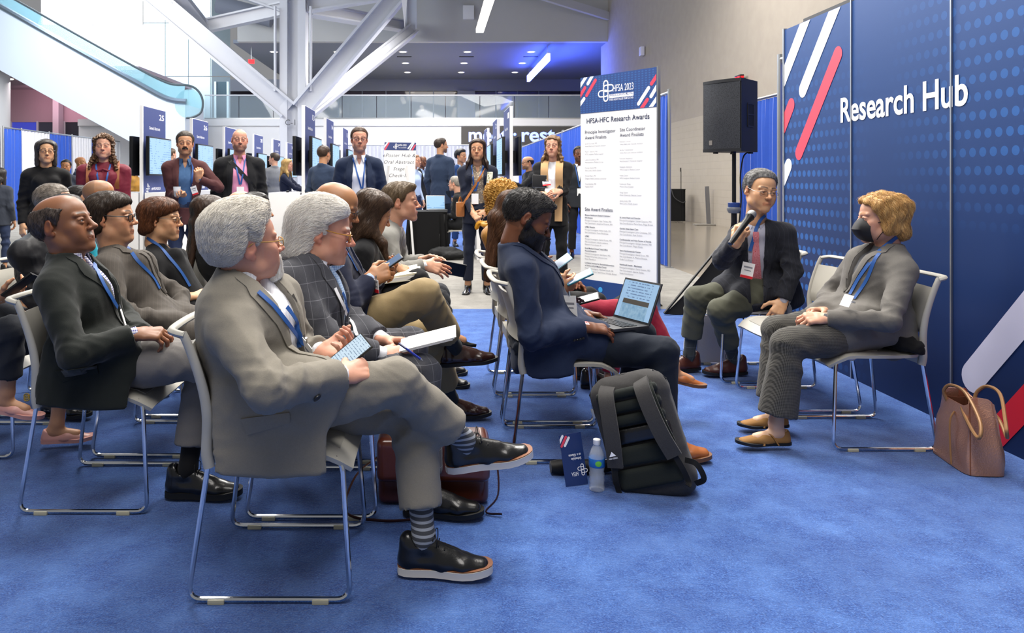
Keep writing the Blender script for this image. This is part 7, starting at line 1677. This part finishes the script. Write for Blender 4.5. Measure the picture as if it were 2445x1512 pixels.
def patch(X, c4, name, m, n=8, th=.003, lift=.0035, keys=('jacket',)):
    """flat cloth piece (pocket flap) laid on a garment between four photograph pixels (top-left, top-right, bottom-right, bottom-left)"""
    rows = []
    for i in range(4):
        row = []
        for j in range(n):
            a = lerp(c4[0], c4[1], j / (n - 1)); b = lerp(c4[3], c4[2], j / (n - 1)); p = lerp(a, b, i / 3); h = surf(X, p[0], p[1], keys, lift)
            if h is None: return
            row.append(h[0])
        rows.append(row)
    mb = MB(X.base); mb.sheet(np.array(rows), th); mb.build(name, m, X.root)
patch(PA, [(576, 1000), (692, 985), (692, 1008), (592, 1038)], 'pocket_flap', lt_grey)
patch(PF, [(133, 887), (232, 872), (236, 892), (150, 912)], 'pocket_flap', black_j)
patch(PS, [(1822, 682), (1838, 672), (1842, 686), (1832, 690)], 'pocket_flap', navy_pin)
for d in 'LR':                                               # crossed straps of the flats
    a_ = A3(PU.J['an' + d]); td = unit(PU.J['toe' + d]); rt2 = np.cross(td, A3(0, 0, 1)); o = A3(a_[0], a_[1], 0)
    for s_ in (-1, 1):
        mb = MB(PU.base); P = spline([o + td * .0 + rt2 * s_ * .036 + A3(0, 0, .03), o + td * .03 + rt2 * s_ * .02 + A3(0, 0, .075), o + td * .055 - rt2 * s_ * .012 + A3(0, 0, .068), o + td * .075 - rt2 * s_ * .04 + A3(0, 0, .03)], 4)
        mb.tube(P, .0085, 8, flat=.45); mb.build('shoe_strap', suede_tan, PU.root)
# ------------------------------------------------------------------ things held or lying about
scr_mail = NT('phone_mail'); o_ = scr_mail.xyz(); f1 = scr_mail.math('LESS_THAN', scr_mail.math('FRACT', scr_mail.math('MULTIPLY', o_[1], 110)), .3); n_ = scr_mail.noise(160, 2, .5, scr_mail.obj())
c_ = scr_mail.mix(scr_mail.math('MULTIPLY', f1, scr_mail.math('GREATER_THAN', n_, .47)), hexc('#cfe6f6'), hexc('#7f99b4')); scr_mail.base((.02, .02, .02)); scr_mail.l(c_, scr_mail.b.inputs['Emission Color']); scr_mail.b.inputs['Emission Strength'].default_value = .85
def phone(label, c, L, n, case, scr=None, w=.074, h=.15, name='phone'):
    L = unit(L); n = A3(n); n = unit(n - L * np.dot(n, L)); x = np.cross(L, n); R = Matrix(np.stack([x, L, n], 1).tolist()).to_4x4(); R.translation = Vector(c)
    r_ = thing(name, label, 'phone'); r_.matrix_world = R
    mb = MB(); mb.box((0, 0, 0), (w, h, .009), bev=.0035); mb.build('case', case, r_)
    mb = MB(); mb.box((0, 0, .0048), (w - .008, h - .01, .001)); mb.build('screen', scr or mat('screen_dark', '#10131c', .05), r_, smooth=False)
    mb = MB(); mb.box((w * .28, h * .38, -.0055), (.022, .034, .003), bev=.001); mb.build('camera_bump', black_plastic, r_); return r_
blk_case = mat('case_black', '#0f1012', .4); teal_case = mat('case_teal', '#3f7f8f', .4)
phone('phone showing a message screen in the grey-suited man\'s hands', at(833, 848, 2.41), (.76, .22, .60), (-.25, -.62, .62), blk_case, scr_mail.m)
phone('phone lit blue in the khaki-trousered man\'s hands', at(928, 632, 3.56), (.8, .1, .55), (-.5, -.3, .75), blk_case, mat('screen_blue', '#0a0a0a', .2, emit='#6f98cc', es=.45))
phone('large dark phone hanging from the leaning man\'s hand', at(1080, 642, 4.75), (.97, .1, -.2), (0, -.9, -.2), blk_case, w=.085, h=.17)
phone('black phone held at the left frame edge', at(47, 682, 3.3), (.6, .2, .5), (-.5, .2, .7), blk_case)
phone('teal phone in the red-trousered woman\'s hands', at(1383, 662, 4.02), (.85, -.1, .42), (-.4, -.25, .8), teal_case, mat('screen_blue', '#0a0a0a', .2, emit='#6f98cc', es=.45))
phone('pale blue phone held by the blond curly-haired woman', at(1338, 628, 4.58), (.7, .0, .5), (-.45, -.4, .6), mat('case_paleblue', '#7fb2bd', .4), mat('screen_blue', '#0a0a0a', .2, emit='#6f98cc', es=.45))
phone('dark phone lying on the red trousers', at(1395, 716, 3.98), (.9, -.2, .28), (-.1, -.3, 1), blk_case, w=.08, h=.16)
_h = X7_.hand['R']; phone('black phone in the navy-suited woman\'s hands', _h[0] + _h[1] @ A3(0, .09, -.03), (.3, 0, .8), (-.3, -.8, .3), blk_case)
# papers and pen of the white-haired man
def sheaf(label, c, ex, ey, w, h, n, th=.0012, fan=.004):
    ex = unit(ex); ey = A3(ey); ey = unit(ey - ex * np.dot(ey, ex)); nz = np.cross(ex, ey); r_ = thing('paper_sheaf', label, 'papers', c)
    for i in range(n): mb = MB(c); mb.box(A3(c) + nz * i * .0022 + ex * fan * i * (-1) ** i, (w, h, th), np.stack([ex, ey, nz], 1)); mb.build('sheet', paper, r_)
    return r_
sheaf('white folded papers in the white-haired man\'s hands', at(1022, 812, 2.98), (.93, -.05, .24), (.1, .9, .15), .20, .14, 5)
def pen(label, a, b, m, r=.0045):
    r_ = thing('pen', label, 'pen', a); d = A3(b) - A3(a); mb = MB(a); mb.tube([A3(a), A3(a) + d * .9], r, 8); mb.build('barrel', m, r_); mb = MB(a); mb.tube([A3(a) + d * .9, A3(b)], [r, .001], 8); mb.build('tip', alu, r_); mb = MB(a); mb.bar(A3(a) + A3(0, -.006, .003), A3(a) + d * .3 + A3(0, -.006, .003), .003, .002); mb.build('pocket_clip', alu, r_)
pen('blue pen in the white-haired man\'s hand', at(952, 820, 2.86), at(1010, 862, 2.84), mat('pen_blue', '#1c2f94', .3))
pen('white pen in the writing woman\'s hand', at(939, 606, 4.08), at(957, 634, 4.12), mat('pen_white', '#e4e2ea', .3))
nb = thing('notebook', 'open white notebook on the writing woman\'s lap', 'notebook', at(962, 655, 4.15)); c = at(962, 655, 4.15); ex, ey = unit(A3(.97, .0, .12)), unit(A3(0, .95, .12)); nz = np.cross(ex, ey)
mb = MB(c); mb.box(c, (.19, .2, .018), np.stack([ex, ey, nz], 1)); mb.build('pages', paper, nb); mb = MB(c); mb.box(c - nz * .012, (.2, .21, .004), np.stack([ex, ey, nz], 1)); mb.build('cover', mat('nb_cover', '#e9e4cf', .5), nb); mb = MB(c); mb.box(c + nz * .014 + ex * -.01, (.18, .19, .01), np.stack([unit(ex + nz * .05), ey, nz], 1)); mb.build('page_block', mat('nb_cream', '#efe8cc', .6), nb)
# badges on the near people
def badge(label_root, c, ex, ey, w=.078, h=.112, red=True):
    ex = unit(ex); ey = A3(ey); ey = unit(ey - ex * np.dot(ey, ex)); nz = np.cross(ex, ey); R = np.stack([ex, ey, nz], 1); X = label_root
    mb = MB(X.base); mb.box(c, (w, h, .002), R); b = mb.build('badge', MATS['badge'], X.root)
    if red: mb = MB(X.base); mb.box(A3(c) - ey * (h / 2 - .008) + nz * .0015, (w, .016, .002), R); mb.build('badge_band', MATS['badge_red'], b)
    mb = MB(X.base); mb.box(A3(c) + ey * .02 + nz * .0015, (w * .7, .009, .001), R); mb.build('badge_print', MATS['print_grey'], b); mb = MB(X.base); mb.box(A3(c) + ey * .0 + nz * .0015, (w * .55, .005, .001), R); mb.build('badge_print', MATS['print_grey'], b)
    mb = MB(X.base); mb.tube([A3(c) + ey * h / 2, A3(c) + ey * (h / 2 + .02)], .004, 6); mb.build('clip', chrome, X.root)
badge(PA, at(740, 852, 2.46), (.5, -.75, -.3), (-.35, .0, 1)); badge(PF, at(298, 770, 2.98), (.35, -.9, 0), (-.3, 0, 1), red=False); badge(PS, at(1785, 646, 4.56), (.9, -.25, -.2), (.15, .1, 1), .07, .095); badge(PU, at(2022, 718, 3.57), (.4, .1, .7), (.6, -.6, .5), .06, .05, red=False)
badge(PP_, at(1362, 735, 3.52), (.6, -.8, .1), (-.1, .1, 1)); badge(PC, at(899, 684, 3.45), (.5, -.8, 0), (-.1, 0, 1), .04, .06); badge(X3_, at(464, 455, 7.62), (.95, 0, .3), (-.3, 0, .95), .06, .09)
# buttons
def button(X, px, py, r=.011):
    h = surf(X, px, py, ('jacket',), .003)
    if h is None: return
    mb = MB(X.base); x_, y_ = frame(h[1]); mb.lathe([(.001, 0), (r, 0), (r, .003), (r * .7, .0045), (.001, .004)], 14, h[0] - h[1] * .001, h[1]); mb.build('button', mat('button_dark', '#2d2b28', .35), X.root)
button(PA, 756, 949, .013)
for i in range(4): button(PP_, 1371 + i * 7, 812 - i * 1.5, .007)
for i in range(3): button(PB, 858 + i * 8, 866 - i * 1, .007)
# microphone
mc = thing('microphone', 'black handheld microphone with a silver mesh head', 'microphone', at(1790, 515, 4.38)); a, b = at(1795, 512, 4.38), at(1748, 576, 4.32); d = unit(b - a)
mb = MB(at(1790, 515, 4.38)); mb.ball(a, .026, 16, 12); mb.build('mesh_head', mat('mic_mesh', '#9a9c9c', .4, .8, bump=.8, bscale=900), mc); mb = MB(at(1790, 515, 4.38)); mb.lathe([(.024, .012), (.027, .02), (.024, .03), (.0185, .05), (.0165, .12), (.0165, .2), (.014, .215), (.014, .235)], 18, a, d); mb.build('handle', black_plastic, mc)
# tablet with keyboard on the bearded man's lap
tm = NT('tablet_page'); o_ = tm.xyz(); up_ = tm.math('GREATER_THAN', o_[2], .115); ln = tm.math('MULTIPLY', tm.math('LESS_THAN', tm.math('FRACT', tm.math('MULTIPLY', o_[2], 75)), .35), tm.math('LESS_THAN', tm.math('ABSOLUTE', o_[1]), .09)); nn = tm.noise(60, 2, .5, tm.obj())
pic = tm.mix(tm.math('GREATER_THAN', o_[2], .09), tm.mix(nn, hexc('#3f7fae'), hexc('#a9cbe0')), hexc('#3c352c')); inp = tm.math('MULTIPLY', tm.math('LESS_THAN', o_[2], .112), tm.math('LESS_THAN', tm.math('ABSOLUTE', o_[1]), .095))
c_ = tm.mix(inp, tm.mix(tm.math('MULTIPLY', ln, tm.math('GREATER_THAN', nn, .45)), hexc('#9cc3e8'), hexc('#5e7fa8')), pic); tm.base((.02, .02, .02)); tm.l(c_, tm.b.inputs['Emission Color']); tm.b.inputs['Emission Strength'].default_value = .8
lt = laptop('open tablet with keyboard case on the bearded man\'s lap', (.86, 3.60, .585), 24, w=.27, d=.205, open_=112, scr_m=tm.m, name='tablet', shell=mat('tablet_shell', '#2a2b2e', .5))
# backpack standing on the floor
pk = cloth('pack_grey', '#3b3a3a', var=.25); pk_b = cloth('pack_mesh', '#1d2220', weave=200); O = on_floor(1540, 1150); O = A3((1568 - 1035) * 3.03 / 1800, 3.03, 0)
bp_ = thing('backpack', 'grey and black backpack standing on the carpet', 'backpack', O)
lean = unit(A3(-.26, .22, 1)); rt_ = unit(A3(.93, -.36, 0)); rt_ = unit(rt_ - lean * np.dot(rt_, lean)); fwk = np.cross(lean, rt_)   # fwk points away from camera; straps face the camera
fwk = unit(fwk) if fwk[1] > 0 else -unit(fwk)
def bk(u, v, w): return O + rt_ * u + lean * v + fwk * w       # u across, v up, w depth from the strap side
def rbox(mbs, u0, u1, v0, v1, w0, w1, rr, vox=.011):
    sd = SDF(vox); c = bk((u0 + u1) / 2, (v0 + v1) / 2, (w0 + w1) / 2); h = A3((u1 - u0) / 2, (v1 - v0) / 2, (w1 - w0) / 2) - rr; R = np.stack([rt_, lean, fwk], 1)
    def fn(p):
        q = np.abs((p - c) @ R) - h; return np.sqrt((np.maximum(q, 0) ** 2).sum(-1)) + np.minimum(q.max(-1), 0) - rr
    e = np.linalg.norm(h) + rr + .02; sd.custom(fn, c - e, c + e, k=.01); return sd
sd = rbox(None, -.165, .165, .0, .46, .03, .2, .06); sd.limb(bk(-.09, .04, .1), bk(.09, .04, .1), .075, k=.04); sd.limb(bk(-.08, .42, .1), bk(.08, .42, .1), .07, k=.04); V, Q = sd.mesh(); V = folds(V, vnormals(V, Q), .003, 5); V[:, 2] = np.maximum(V[:, 2], .003); link('pack_body', mesh_np('pack_body', V - O, Q, pk), bp_)
sd = rbox(None, -.13, .13, .03, .3, .19, .26, .05); V, Q = sd.mesh(); V = folds(V, vnormals(V, Q), .003, 6); V[:, 2] = np.maximum(V[:, 2], .003); link('front_pocket', mesh_np('front_pocket', V - O, Q, pk), bp_)
for i, (v0, v1) in enumerate(((.04, .125), (.135, .21), (.29, .335), (.345, .39), (.40, .44))):
    sd = rbox(None, -.13, .13, v0, v1, .0, .05, .018, .008); V, Q = sd.mesh(); link('back_pad', mesh_np('back_pad', V - O, Q, pk_b), bp_)
sd = rbox(None, -.135, .135, .215, .285, .012, .05, .015, .008); V, Q = sd.mesh(); link('trolley_band', mesh_np('trolley_band', V - O, Q, leather_bk), bp_)
def pstrap(pts, w, name, m, th=.012):
    P = np.array(spline(pts, 6)); T = np.gradient(P, axis=0); rows = []
    for c, t in zip(P, T): s = unit(np.cross(unit(t), -fwk)); rows.append([c - s * w / 2, c, c + s * w / 2])
    mb = MB(O); mb.sheet(np.array(rows), th); return mb.build(name, m, bp_)
for s in (-1, 1):
    pstrap([bk(s * .07, .455, .06), bk(s * .075, .43, -.03), bk(s * .085, .34, -.055), bk(s * .10, .24, -.05), bk(s * .12, .15, -.03)], .062, 'shoulder_strap', pk, .016)
    pstrap([bk(s * .085, .44, .03), bk(s * .09, .40, -.018), bk(s * .10, .30, -.03), bk(s * .115, .2, -.022)], .055, 'strap_padding', pk_b, .01)
    pstrap([bk(s * .12, .16, -.03), bk(s * .135, .1, -.02), bk(s * .14, .04, .0), bk(s * .135, -.02 if s < 0 else .03, -.02)], .022, 'webbing', mat('webbing_black', '#0f0f10', .8), .003)
pstrap([bk(.15, .12, .02), bk(.19, .1, .0), bk(.20, .04, .01), bk(.16, .02, .04)], .022, 'webbing_loop', mat('webbing_black', '#0f0f10', .8), .003)
mb = MB(O); mb.tube([bk(x, .462 + .02 * math.sin((x + .05) / .1 * math.pi), .1) for x in np.linspace(-.05, .05, 8)], .009, 8); mb.build('grab_handle', pk_b, bp_)
mb = MB(O); mb.tube([bk(-.17, .40, .14), bk(-.165, .43, .10), bk(-.12, .475, .09), bk(0, .487, .09), bk(.12, .475, .09), bk(.165, .43, .1)], .006, 6); mb.build('zip', black_plastic, bp_)
mb = MB(O); mb.box(bk(-.166, .36, .06), (.012, .04, .01), np.stack([rt_, lean, fwk], 1), .003); mb.build('zip_pull', alu, bp_)
h0 = bk(.108, .2, -.06); mb = MB(O); mb.prism([(-.014, -.006), (.014, -.006), (.0, .012)], bk(-.112, .205, -.0625), rt_, lean, -.001); put_text(mb, 'HIGH SIERRA', bk(-.13, .188, -.062), rt_, lean, .006, .036, .01); mb.build('maker_mark', white_print, bp_, smooth=False)
# water bottle
def bottle(label, o, axis=(0, 0, 1), h=.205, r=.032, lab=True):
    o = A3(o); z = unit(axis); bt_ = thing('water_bottle', label, 'bottle', o); pr = [(.024, 0), (r * .97, .004), (r, .015), (r * .93, .03), (r, .042), (r * .93, .055), (r, .067), (r * .9, .08), (r, .095), (r, .135), (r * .93, .15), (r * .7, .17), (r * .42, .185), (r * .4, .192)]
    pr = [(a, b * h / .205) for a, b in pr]; mb = MB(o); mb.lathe(pr, 28, o, z); mb.build('bottle_wall', mat('pet_clear', '#eef4f8', .06, alpha=.30, coat=.6), bt_)
    mb = MB(o); mb.lathe([(.0145, .188 * h / .205), (.0155, .19 * h / .205), (.0155, .208 * h / .205), (.014, .21 * h / .205)], 20, o, z); mb.build('cap', mat('cap_white', '#efefef', .45), bt_)
    if lab:
        t = NT('bottle_label'); o2 = t.xyz(); c1 = t.math('SQRT', t.math('ADD', t.math('POWER', t.math('MULTIPLY', t.math('SUBTRACT', o2[0], .0), 60), 2), t.math('POWER', t.math('MULTIPLY', t.math('SUBTRACT', o2[2], .118), 70), 2)))
        t.base(t.mix(t.math('LESS_THAN', c1, .8), t.mix(t.noise(30, 2, .5, t.obj()), hexc('#1d4f9e'), hexc('#2b79c4')), hexc('#6fbf3a'))); t.set(Roughness=.35); mb = MB(o); mb.lathe([(r + .0006, .1), (r + .0012, .101), (r + .0012, .134), (r + .0006, .135)], 28, o, z); mb.build('label_wrap', t.m, bt_)
    return bt_
bottle('clear water bottle with blue label standing on the carpet', on_floor(1425, 1170))
bottle('small clear water bottle lying on a lap at the left edge', at(58, 792, 3.42), (-1, .1, .12), .17, .028, False)
# brochure, umbrella
bo = on_floor(1378, 1160); br_ = thing('brochure', 'navy schedule leaflet leaning upside down beside the bottle', 'leaflet', bo); ez_ = unit(A3(-.12, .18, 1)); ex_2 = unit(A3(1, .25, .02)); ex_2 = unit(ex_2 - ez_ * np.dot(ex_2, ez_)); en_ = np.cross(ex_2, ez_)
mb = MB(bo); mb.box(bo + ez_ * .105, (.1, .21, .003), np.stack([ex_2, ez_, en_], 1)); mb.build('card', mat('brochure_navy', '#1f3468', .25), br_)
mb = MB(bo); put_text(mb, 'Schedule', bo + ez_ * .112 + ex_2 * .035 + en_ * .0025, -ex_2, -ez_, .010, .045, .02); put_text(mb, 'at a Glance', bo + ez_ * .127 + ex_2 * .035 + en_ * .0025, -ex_2, -ez_, .010, .055, .02); logo(mb, bo + ez_ * .06 + ex_2 * .034 + en_ * .0025, ex_2, -ez_, .045); put_text(mb, 'HFSA', bo + ez_ * .055 + ex_2 * .012 + en_ * .0025, -ex_2, -ez_, .016, .03, .01); mb.build('lettering', white_print, br_, smooth=False)
for (a, b, m) in (((-.06, .17), (-.035, .205), white_print), ((-.045, .165), (-.02, .2), red_print), ((-.03, .165), (-.008, .195), white_print)):
    poly = clip_poly(capsule2(a, b, .005, 5), -.05, .05, 0, .21)
    if poly: mb = MB(bo); mb.prism(poly, bo + en_ * .002, ex_2, ez_, .0006); mb.build('stripe', m, br_)
a, b = on_floor(1318, 1142) + A3(0, .04, .032), on_floor(1468, 1142) + A3(0, .05, .032)
um = thing('folded_umbrella', 'black folded umbrella lying behind the leaflet', 'umbrella', A3(a[0], a[1], 0)); mb = MB(A3(a[0], a[1], 0)); P = [lerp(a, b, t_) for t_ in np.linspace(0, 1, 9)]; mb.tube(P, [.026, .031, .032, .030, .032, .031, .030, .026, .02], 12); mb.build('canopy', cloth('umbrella_black', '#151515', rough=.5), um); mb = MB(A3(a[0], a[1], 0)); mb.tube([lerp(a, b, .98), lerp(a, b, 1.12)], .014, 10); mb.build('handle', black_plastic, um)
# rose-gold handbag
rg_ = mat('rose_gold', '#d09a7f', .34, .8, var=.08, scale=12, bump=.5, bscale=160, bdist=.004); rg_d = mat('bag_inside', '#7a4a34', .8); rg_h = mat('bag_handle', '#8f6a45', .45, .2)
HB = A3(2.41, 3.40, 0); hb = thing('handbag', 'metallic rose-gold leather tote by the display wall', 'handbag', HB); u1, u2 = unit(A3(-.15, -.99, 0)), unit(A3(.99, -.15, 0)); w1, w2, hh = .26, .15, .30   # u1 along the front face, u2 depth
def hbp(u, w, v): return HB + u1 * u + u2 * w + A3(0, 0, v)
def section(v):
    t_ = v / hh; W = .155 - .035 * t_ + .01 * math.sin(t_ * 3.1); D = .085 - .03 * t_ ** 1.5; pts = []
    for k in range(40):
        a = 2 * math.pi * k / 40; c_, s_ = math.cos(a), math.sin(a); u = W * math.copysign(abs(c_) ** .35, c_); w = D * math.copysign(abs(s_) ** .35, s_)
        g = 1 - .35 * t_ * max(0, 1 - (abs(w) / max(D, 1e-3)) ** 2) * (abs(c_) > .75); pts.append((u * g, w, v - .03 * t_ ** 3 * (1 - abs(u) / W) * 0 + .02 * t_ ** 4 * math.cos(2 * a)))
    return pts
rows = [[hbp(*p) for p in section(v)] for v in (.003, .02, .06, .1, .14, .18, .22, .255, .28, .3)]
P = np.array(rows); n_ = P - (HB + A3(0, 0, .15)); P += (np.sin(P[..., 2] * 38 + P[..., 0] * 30) * np.sin(P[..., 1] * 45) * .006)[..., None] * (n_ / np.linalg.norm(n_, axis=2, keepdims=True)) * A3(1, 1, 0)
mb = MB(HB); mb.sheet(P, .006, wrap=True); mb.build('shell', rg_, hb)
mb = MB(HB); mb.add([hbp(u * .98, w * .98, .008) for u, w, v in section(.003)], [list(range(39, -1, -1))]); mb.build('base', rg_, hb)
mb = MB(HB); mb.sheet(np.array([[hbp(u * .95, w * .93, v_ - .002) for u, w, v in section(v_)] for v_ in (.03, .12, .2, .28)]), .002, wrap=True); mb.build('lining', rg_d, hb)
for s in (-1, 1):
    pts = [hbp(-.06, s * .055, .26), hbp(-.062, s * .07, .31), hbp(-.03, s * .075 + .02, .345), hbp(.06, s * .07 + .03, .335), hbp(.19, s * .05 - .0, .255), hbp(.235, s * .05 - .02, .20 if s < 0 else .225), hbp(.2, s * .06 - .01, .19), hbp(.12, s * .066, .235), hbp(.06, s * .055, .27)]
    mb = MB(HB); mb.tube(spline(pts, 6), .0075, 8); mb.build('handle', rg_h, hb)
mb = MB(HB); mb.tube(spline([hbp(.02, -.066, .24), hbp(.03, -.088, .2), hbp(.055, -.1, .1), hbp(.075, -.105, .02)], 5), .004, 6); mb.build('strap', rg_h, hb); mb = MB(HB); mb.tube([P[i, 23] + (P[i, 23] - HB - A3(0, 0, P[i, 23][2])) * .01 for i in range(10)], .003, 6); mb.build('piping', rg_d, hb); mb = MB(HB); mb.tube([P[i, 37] + (P[i, 37] - HB - A3(0, 0, P[i, 37][2])) * .01 for i in range(10)], .003, 6); mb.build('piping', rg_d, hb)
# brown leather briefcase under the second chair
bc = mat('briefcase_brown', '#4f2416', .28, var=.2, scale=9, bump=.2, bscale=70, coat=.4); BC = A3(-.0, 2.98, 0); case = thing('briefcase', 'brown leather satchel lying under the seats', 'bag', BC); sd = SDF(.009)
def fn(p):
    q = np.abs(p - (BC + A3(.0, .05, .135))) - A3(.19, .045, .105); return np.sqrt((np.maximum(q, 0) ** 2).sum(-1)) + np.minimum(q.max(-1), 0) - .028
sd.custom(fn, BC + A3(-.3, -.1, -.02), BC + A3(.3, .2, .3), k=.01); V, Q = sd.mesh(); link('case_body', mesh_np('case_body', V - BC, Q, bc), case)
sd = SDF(.009)
def fn2(p):
    q = np.abs(p - (BC + A3(.0, .02, .19))) - A3(.195, .06, .06); return np.sqrt((np.maximum(q, 0) ** 2).sum(-1)) + np.minimum(q.max(-1), 0) - .026
sd.custom(fn2, BC + A3(-.3, -.12, .08), BC + A3(.3, .14, .3), k=.01); V, Q = sd.mesh(); link('flap', mesh_np('flap', V - BC, Q, bc), case)
mb = MB(BC); mb.tube(spline([BC + A3(.2, 0, .22), BC + A3(.245, -.02, .18), BC + A3(.25, -.06, .06), BC + A3(.2, -.1, .012), BC + A3(.26, -.12, .012)], 6), .007, 6, flat=.4); mb.build('strap', mat('strap_brown', '#3a1c12', .4), case); mb = MB(BC); mb.tube(spline([BC + A3(-.21, -.02, .2), BC + A3(-.3, -.08, .14), BC + A3(-.33, -.14, .03), BC + A3(-.2, -.17, .01), BC + A3(-.05, -.16, .01)], 6), .007, 6, flat=.4); mb.build('strap', mat('strap_brown', '#3a1c12', .4), case)
# paper tote behind the speaker's feet
PT = on_floor(1700, 868); PT = A3(PT[0], 5.3, 0); tot = thing('tote_bag', 'white tote bag behind the speaker\'s shoes', 'bag', PT); rows = []
for v, g in ((.004, 1.0), (.12, 1.02), (.24, .95), (.33, .85)):
    rows.append([PT + A3(.17 * g * math.copysign(abs(math.cos(a)) ** .4, math.cos(a)) + .04 * v, .08 * g * math.copysign(abs(math.sin(a)) ** .4, math.sin(a)) + .004 * math.sin(a * 7), v + .012 * math.sin(a * 3) * (v > .2)) for a in np.linspace(0, 6.283, 33)[:-1]])
mb = MB(PT); mb.sheet(np.array(rows), .004, wrap=True); mb.build('bag_shell', cloth('tote_white', '#cfc9c2', var=.1), tot); mb = MB(PT); mb.tube(spline([PT + A3(.1, -.07, .3), PT + A3(.16, -.09, .36), PT + A3(.22, -.07, .30)], 5), .009, 6, flat=.4); mb.build('handle', cloth('tote_handle', '#232633'), tot); mb = MB(PT); mb.box(PT + A3(.05, 0, .33), (.1, .06, .08), bev=.01); mb.build('packet', mat('packet_yellow', '#c9a64a', .5), tot)
# notebooks and cups of the standing people
def slabthing(name, label, cat, c, ex, ey, size, m, edge=None):
    ex = unit(ex); ey = A3(ey); ey = unit(ey - ex * np.dot(ey, ex)); nz = np.cross(ex, ey); R = np.stack([ex, ey, nz], 1); r_ = thing(name, label, cat, c)
    mb = MB(c); mb.box(c, size, R, .003); mb.build('cover', m, r_); mb = MB(c); mb.box(c, (size[0] - .01, size[1] + .002, size[2] * .6), R); mb.build('pages', edge or paper, r_); return r_
slabthing('notebook', 'black notebook held by the woman with the scarf', 'notebook', at(1288, 433, 7.98), (1, 0, -.03), (0, .1, 1), (.15, .13, .02), mat('book_black', '#111113', .5))
slabthing('magazine', 'folded flowered magazine under the navy-suited woman\'s arm', 'magazine', at(1168, 440, 8.3), (.25, -.6, 0), (.1, 0, 1), (.1, .27, .02), cloth('magazine_cover', '#dcdccb', 'dots', '#8c8a52', .03, .4))
badge(X8_, at(1305, 438, 7.92), (1, 0, .1), (0, .2, 1), .085, .05)
cup = thing('paper_cup', 'clear cup in the moustached man\'s hand', 'cup', X3_.hand['R'][0] + X3_.hand['R'][1] @ A3(0, .09, -.03) + A3(0, 0, .02)); mb = MB(); mb.lathe([(.03, -.05), (.038, .05), (.036, .05), (.028, -.045)], 18); mb.build('cup_wall', mat('cup_clear', '#e8eef2', .1, alpha=.45), cup); mb = MB(); mb.lathe([(.028, -.045), (.033, .005)], 18); mb.build('drink', mat('drink', '#b8a890', .1, alpha=.7), cup)
hbg = thing('shoulder_bag', 'small tan shoulder bag at the navy-suited woman\'s hip', 'bag', at(1099, 500, 8.5)); mb = MB(); mb.box((0, 0, 0), (.1, .1, .17), bev=.03); mb.build('pouch', mat('strap_tan2', '#a5642c', .45), hbg); mb = MB(); mb.tube(spline([(-.02, 0, .08), (.0, .0, .14), (.02, 0, .08)], 4), .008, 6); mb.build('loop', mat('strap_tan2', '#a5642c', .45), hbg)
mo_ = thing('computer_mouse', 'black computer mouse on the middle kiosk counter', 'mouse', (-2.36, 12.2, 1.082)); mb = MB(); mb.ball((0, 0, .012), .03, 14, 8, (1, 1.6, .6)); mb.build('shell', black_plastic, mo_); mb = MB(); mb.tube([(0, .04, .012), (0, .2, .008), (.1, .4, .008)], .003, 5); mb.build('cable', black_plastic, mo_)

def heap(label, name, c, r, m, seed, cat='coat'):
    """soft folded garment lying on a seat"""
    c = A3(c); sd = SDF(.011); sd.limb(c + A3(-r[0] * .5, -r[1] * .6, r[2]), c + A3(-r[0] * .4, r[1] * .6, r[2]), r[2], k=.04); sd.limb(c + A3(r[0] * .5, -r[1] * .5, r[2] * .9), c + A3(r[0] * .4, r[1] * .6, r[2] * .9), r[2] * .85, k=.04); sd.limb(c + A3(0, -r[1], r[2] * .7), c + A3(0, r[1], r[2] * .8), r[2] * .7, k=.04)
    V, Q = sd.mesh(); V = folds(V, vnormals(V, Q), .006, seed, (), .8, 1.0); V[:, 2] = np.maximum(V[:, 2], c[2]); o = link(name, mesh_np(name, V - c, Q, m)); o.location = Vector(c); return tag(o, label, cat)
heap('black coat bundled on the chair behind the masked woman', 'folded_coat', (2.28, 3.72, .452), (.07, .17, .045), cloth('coat_black2', '#0e0e10'), 3)
heap('navy coat bundled on the chair behind the bearded man', 'folded_coat', (.44, 3.58, .452), (.06, .15, .05), dk_navy, 4)
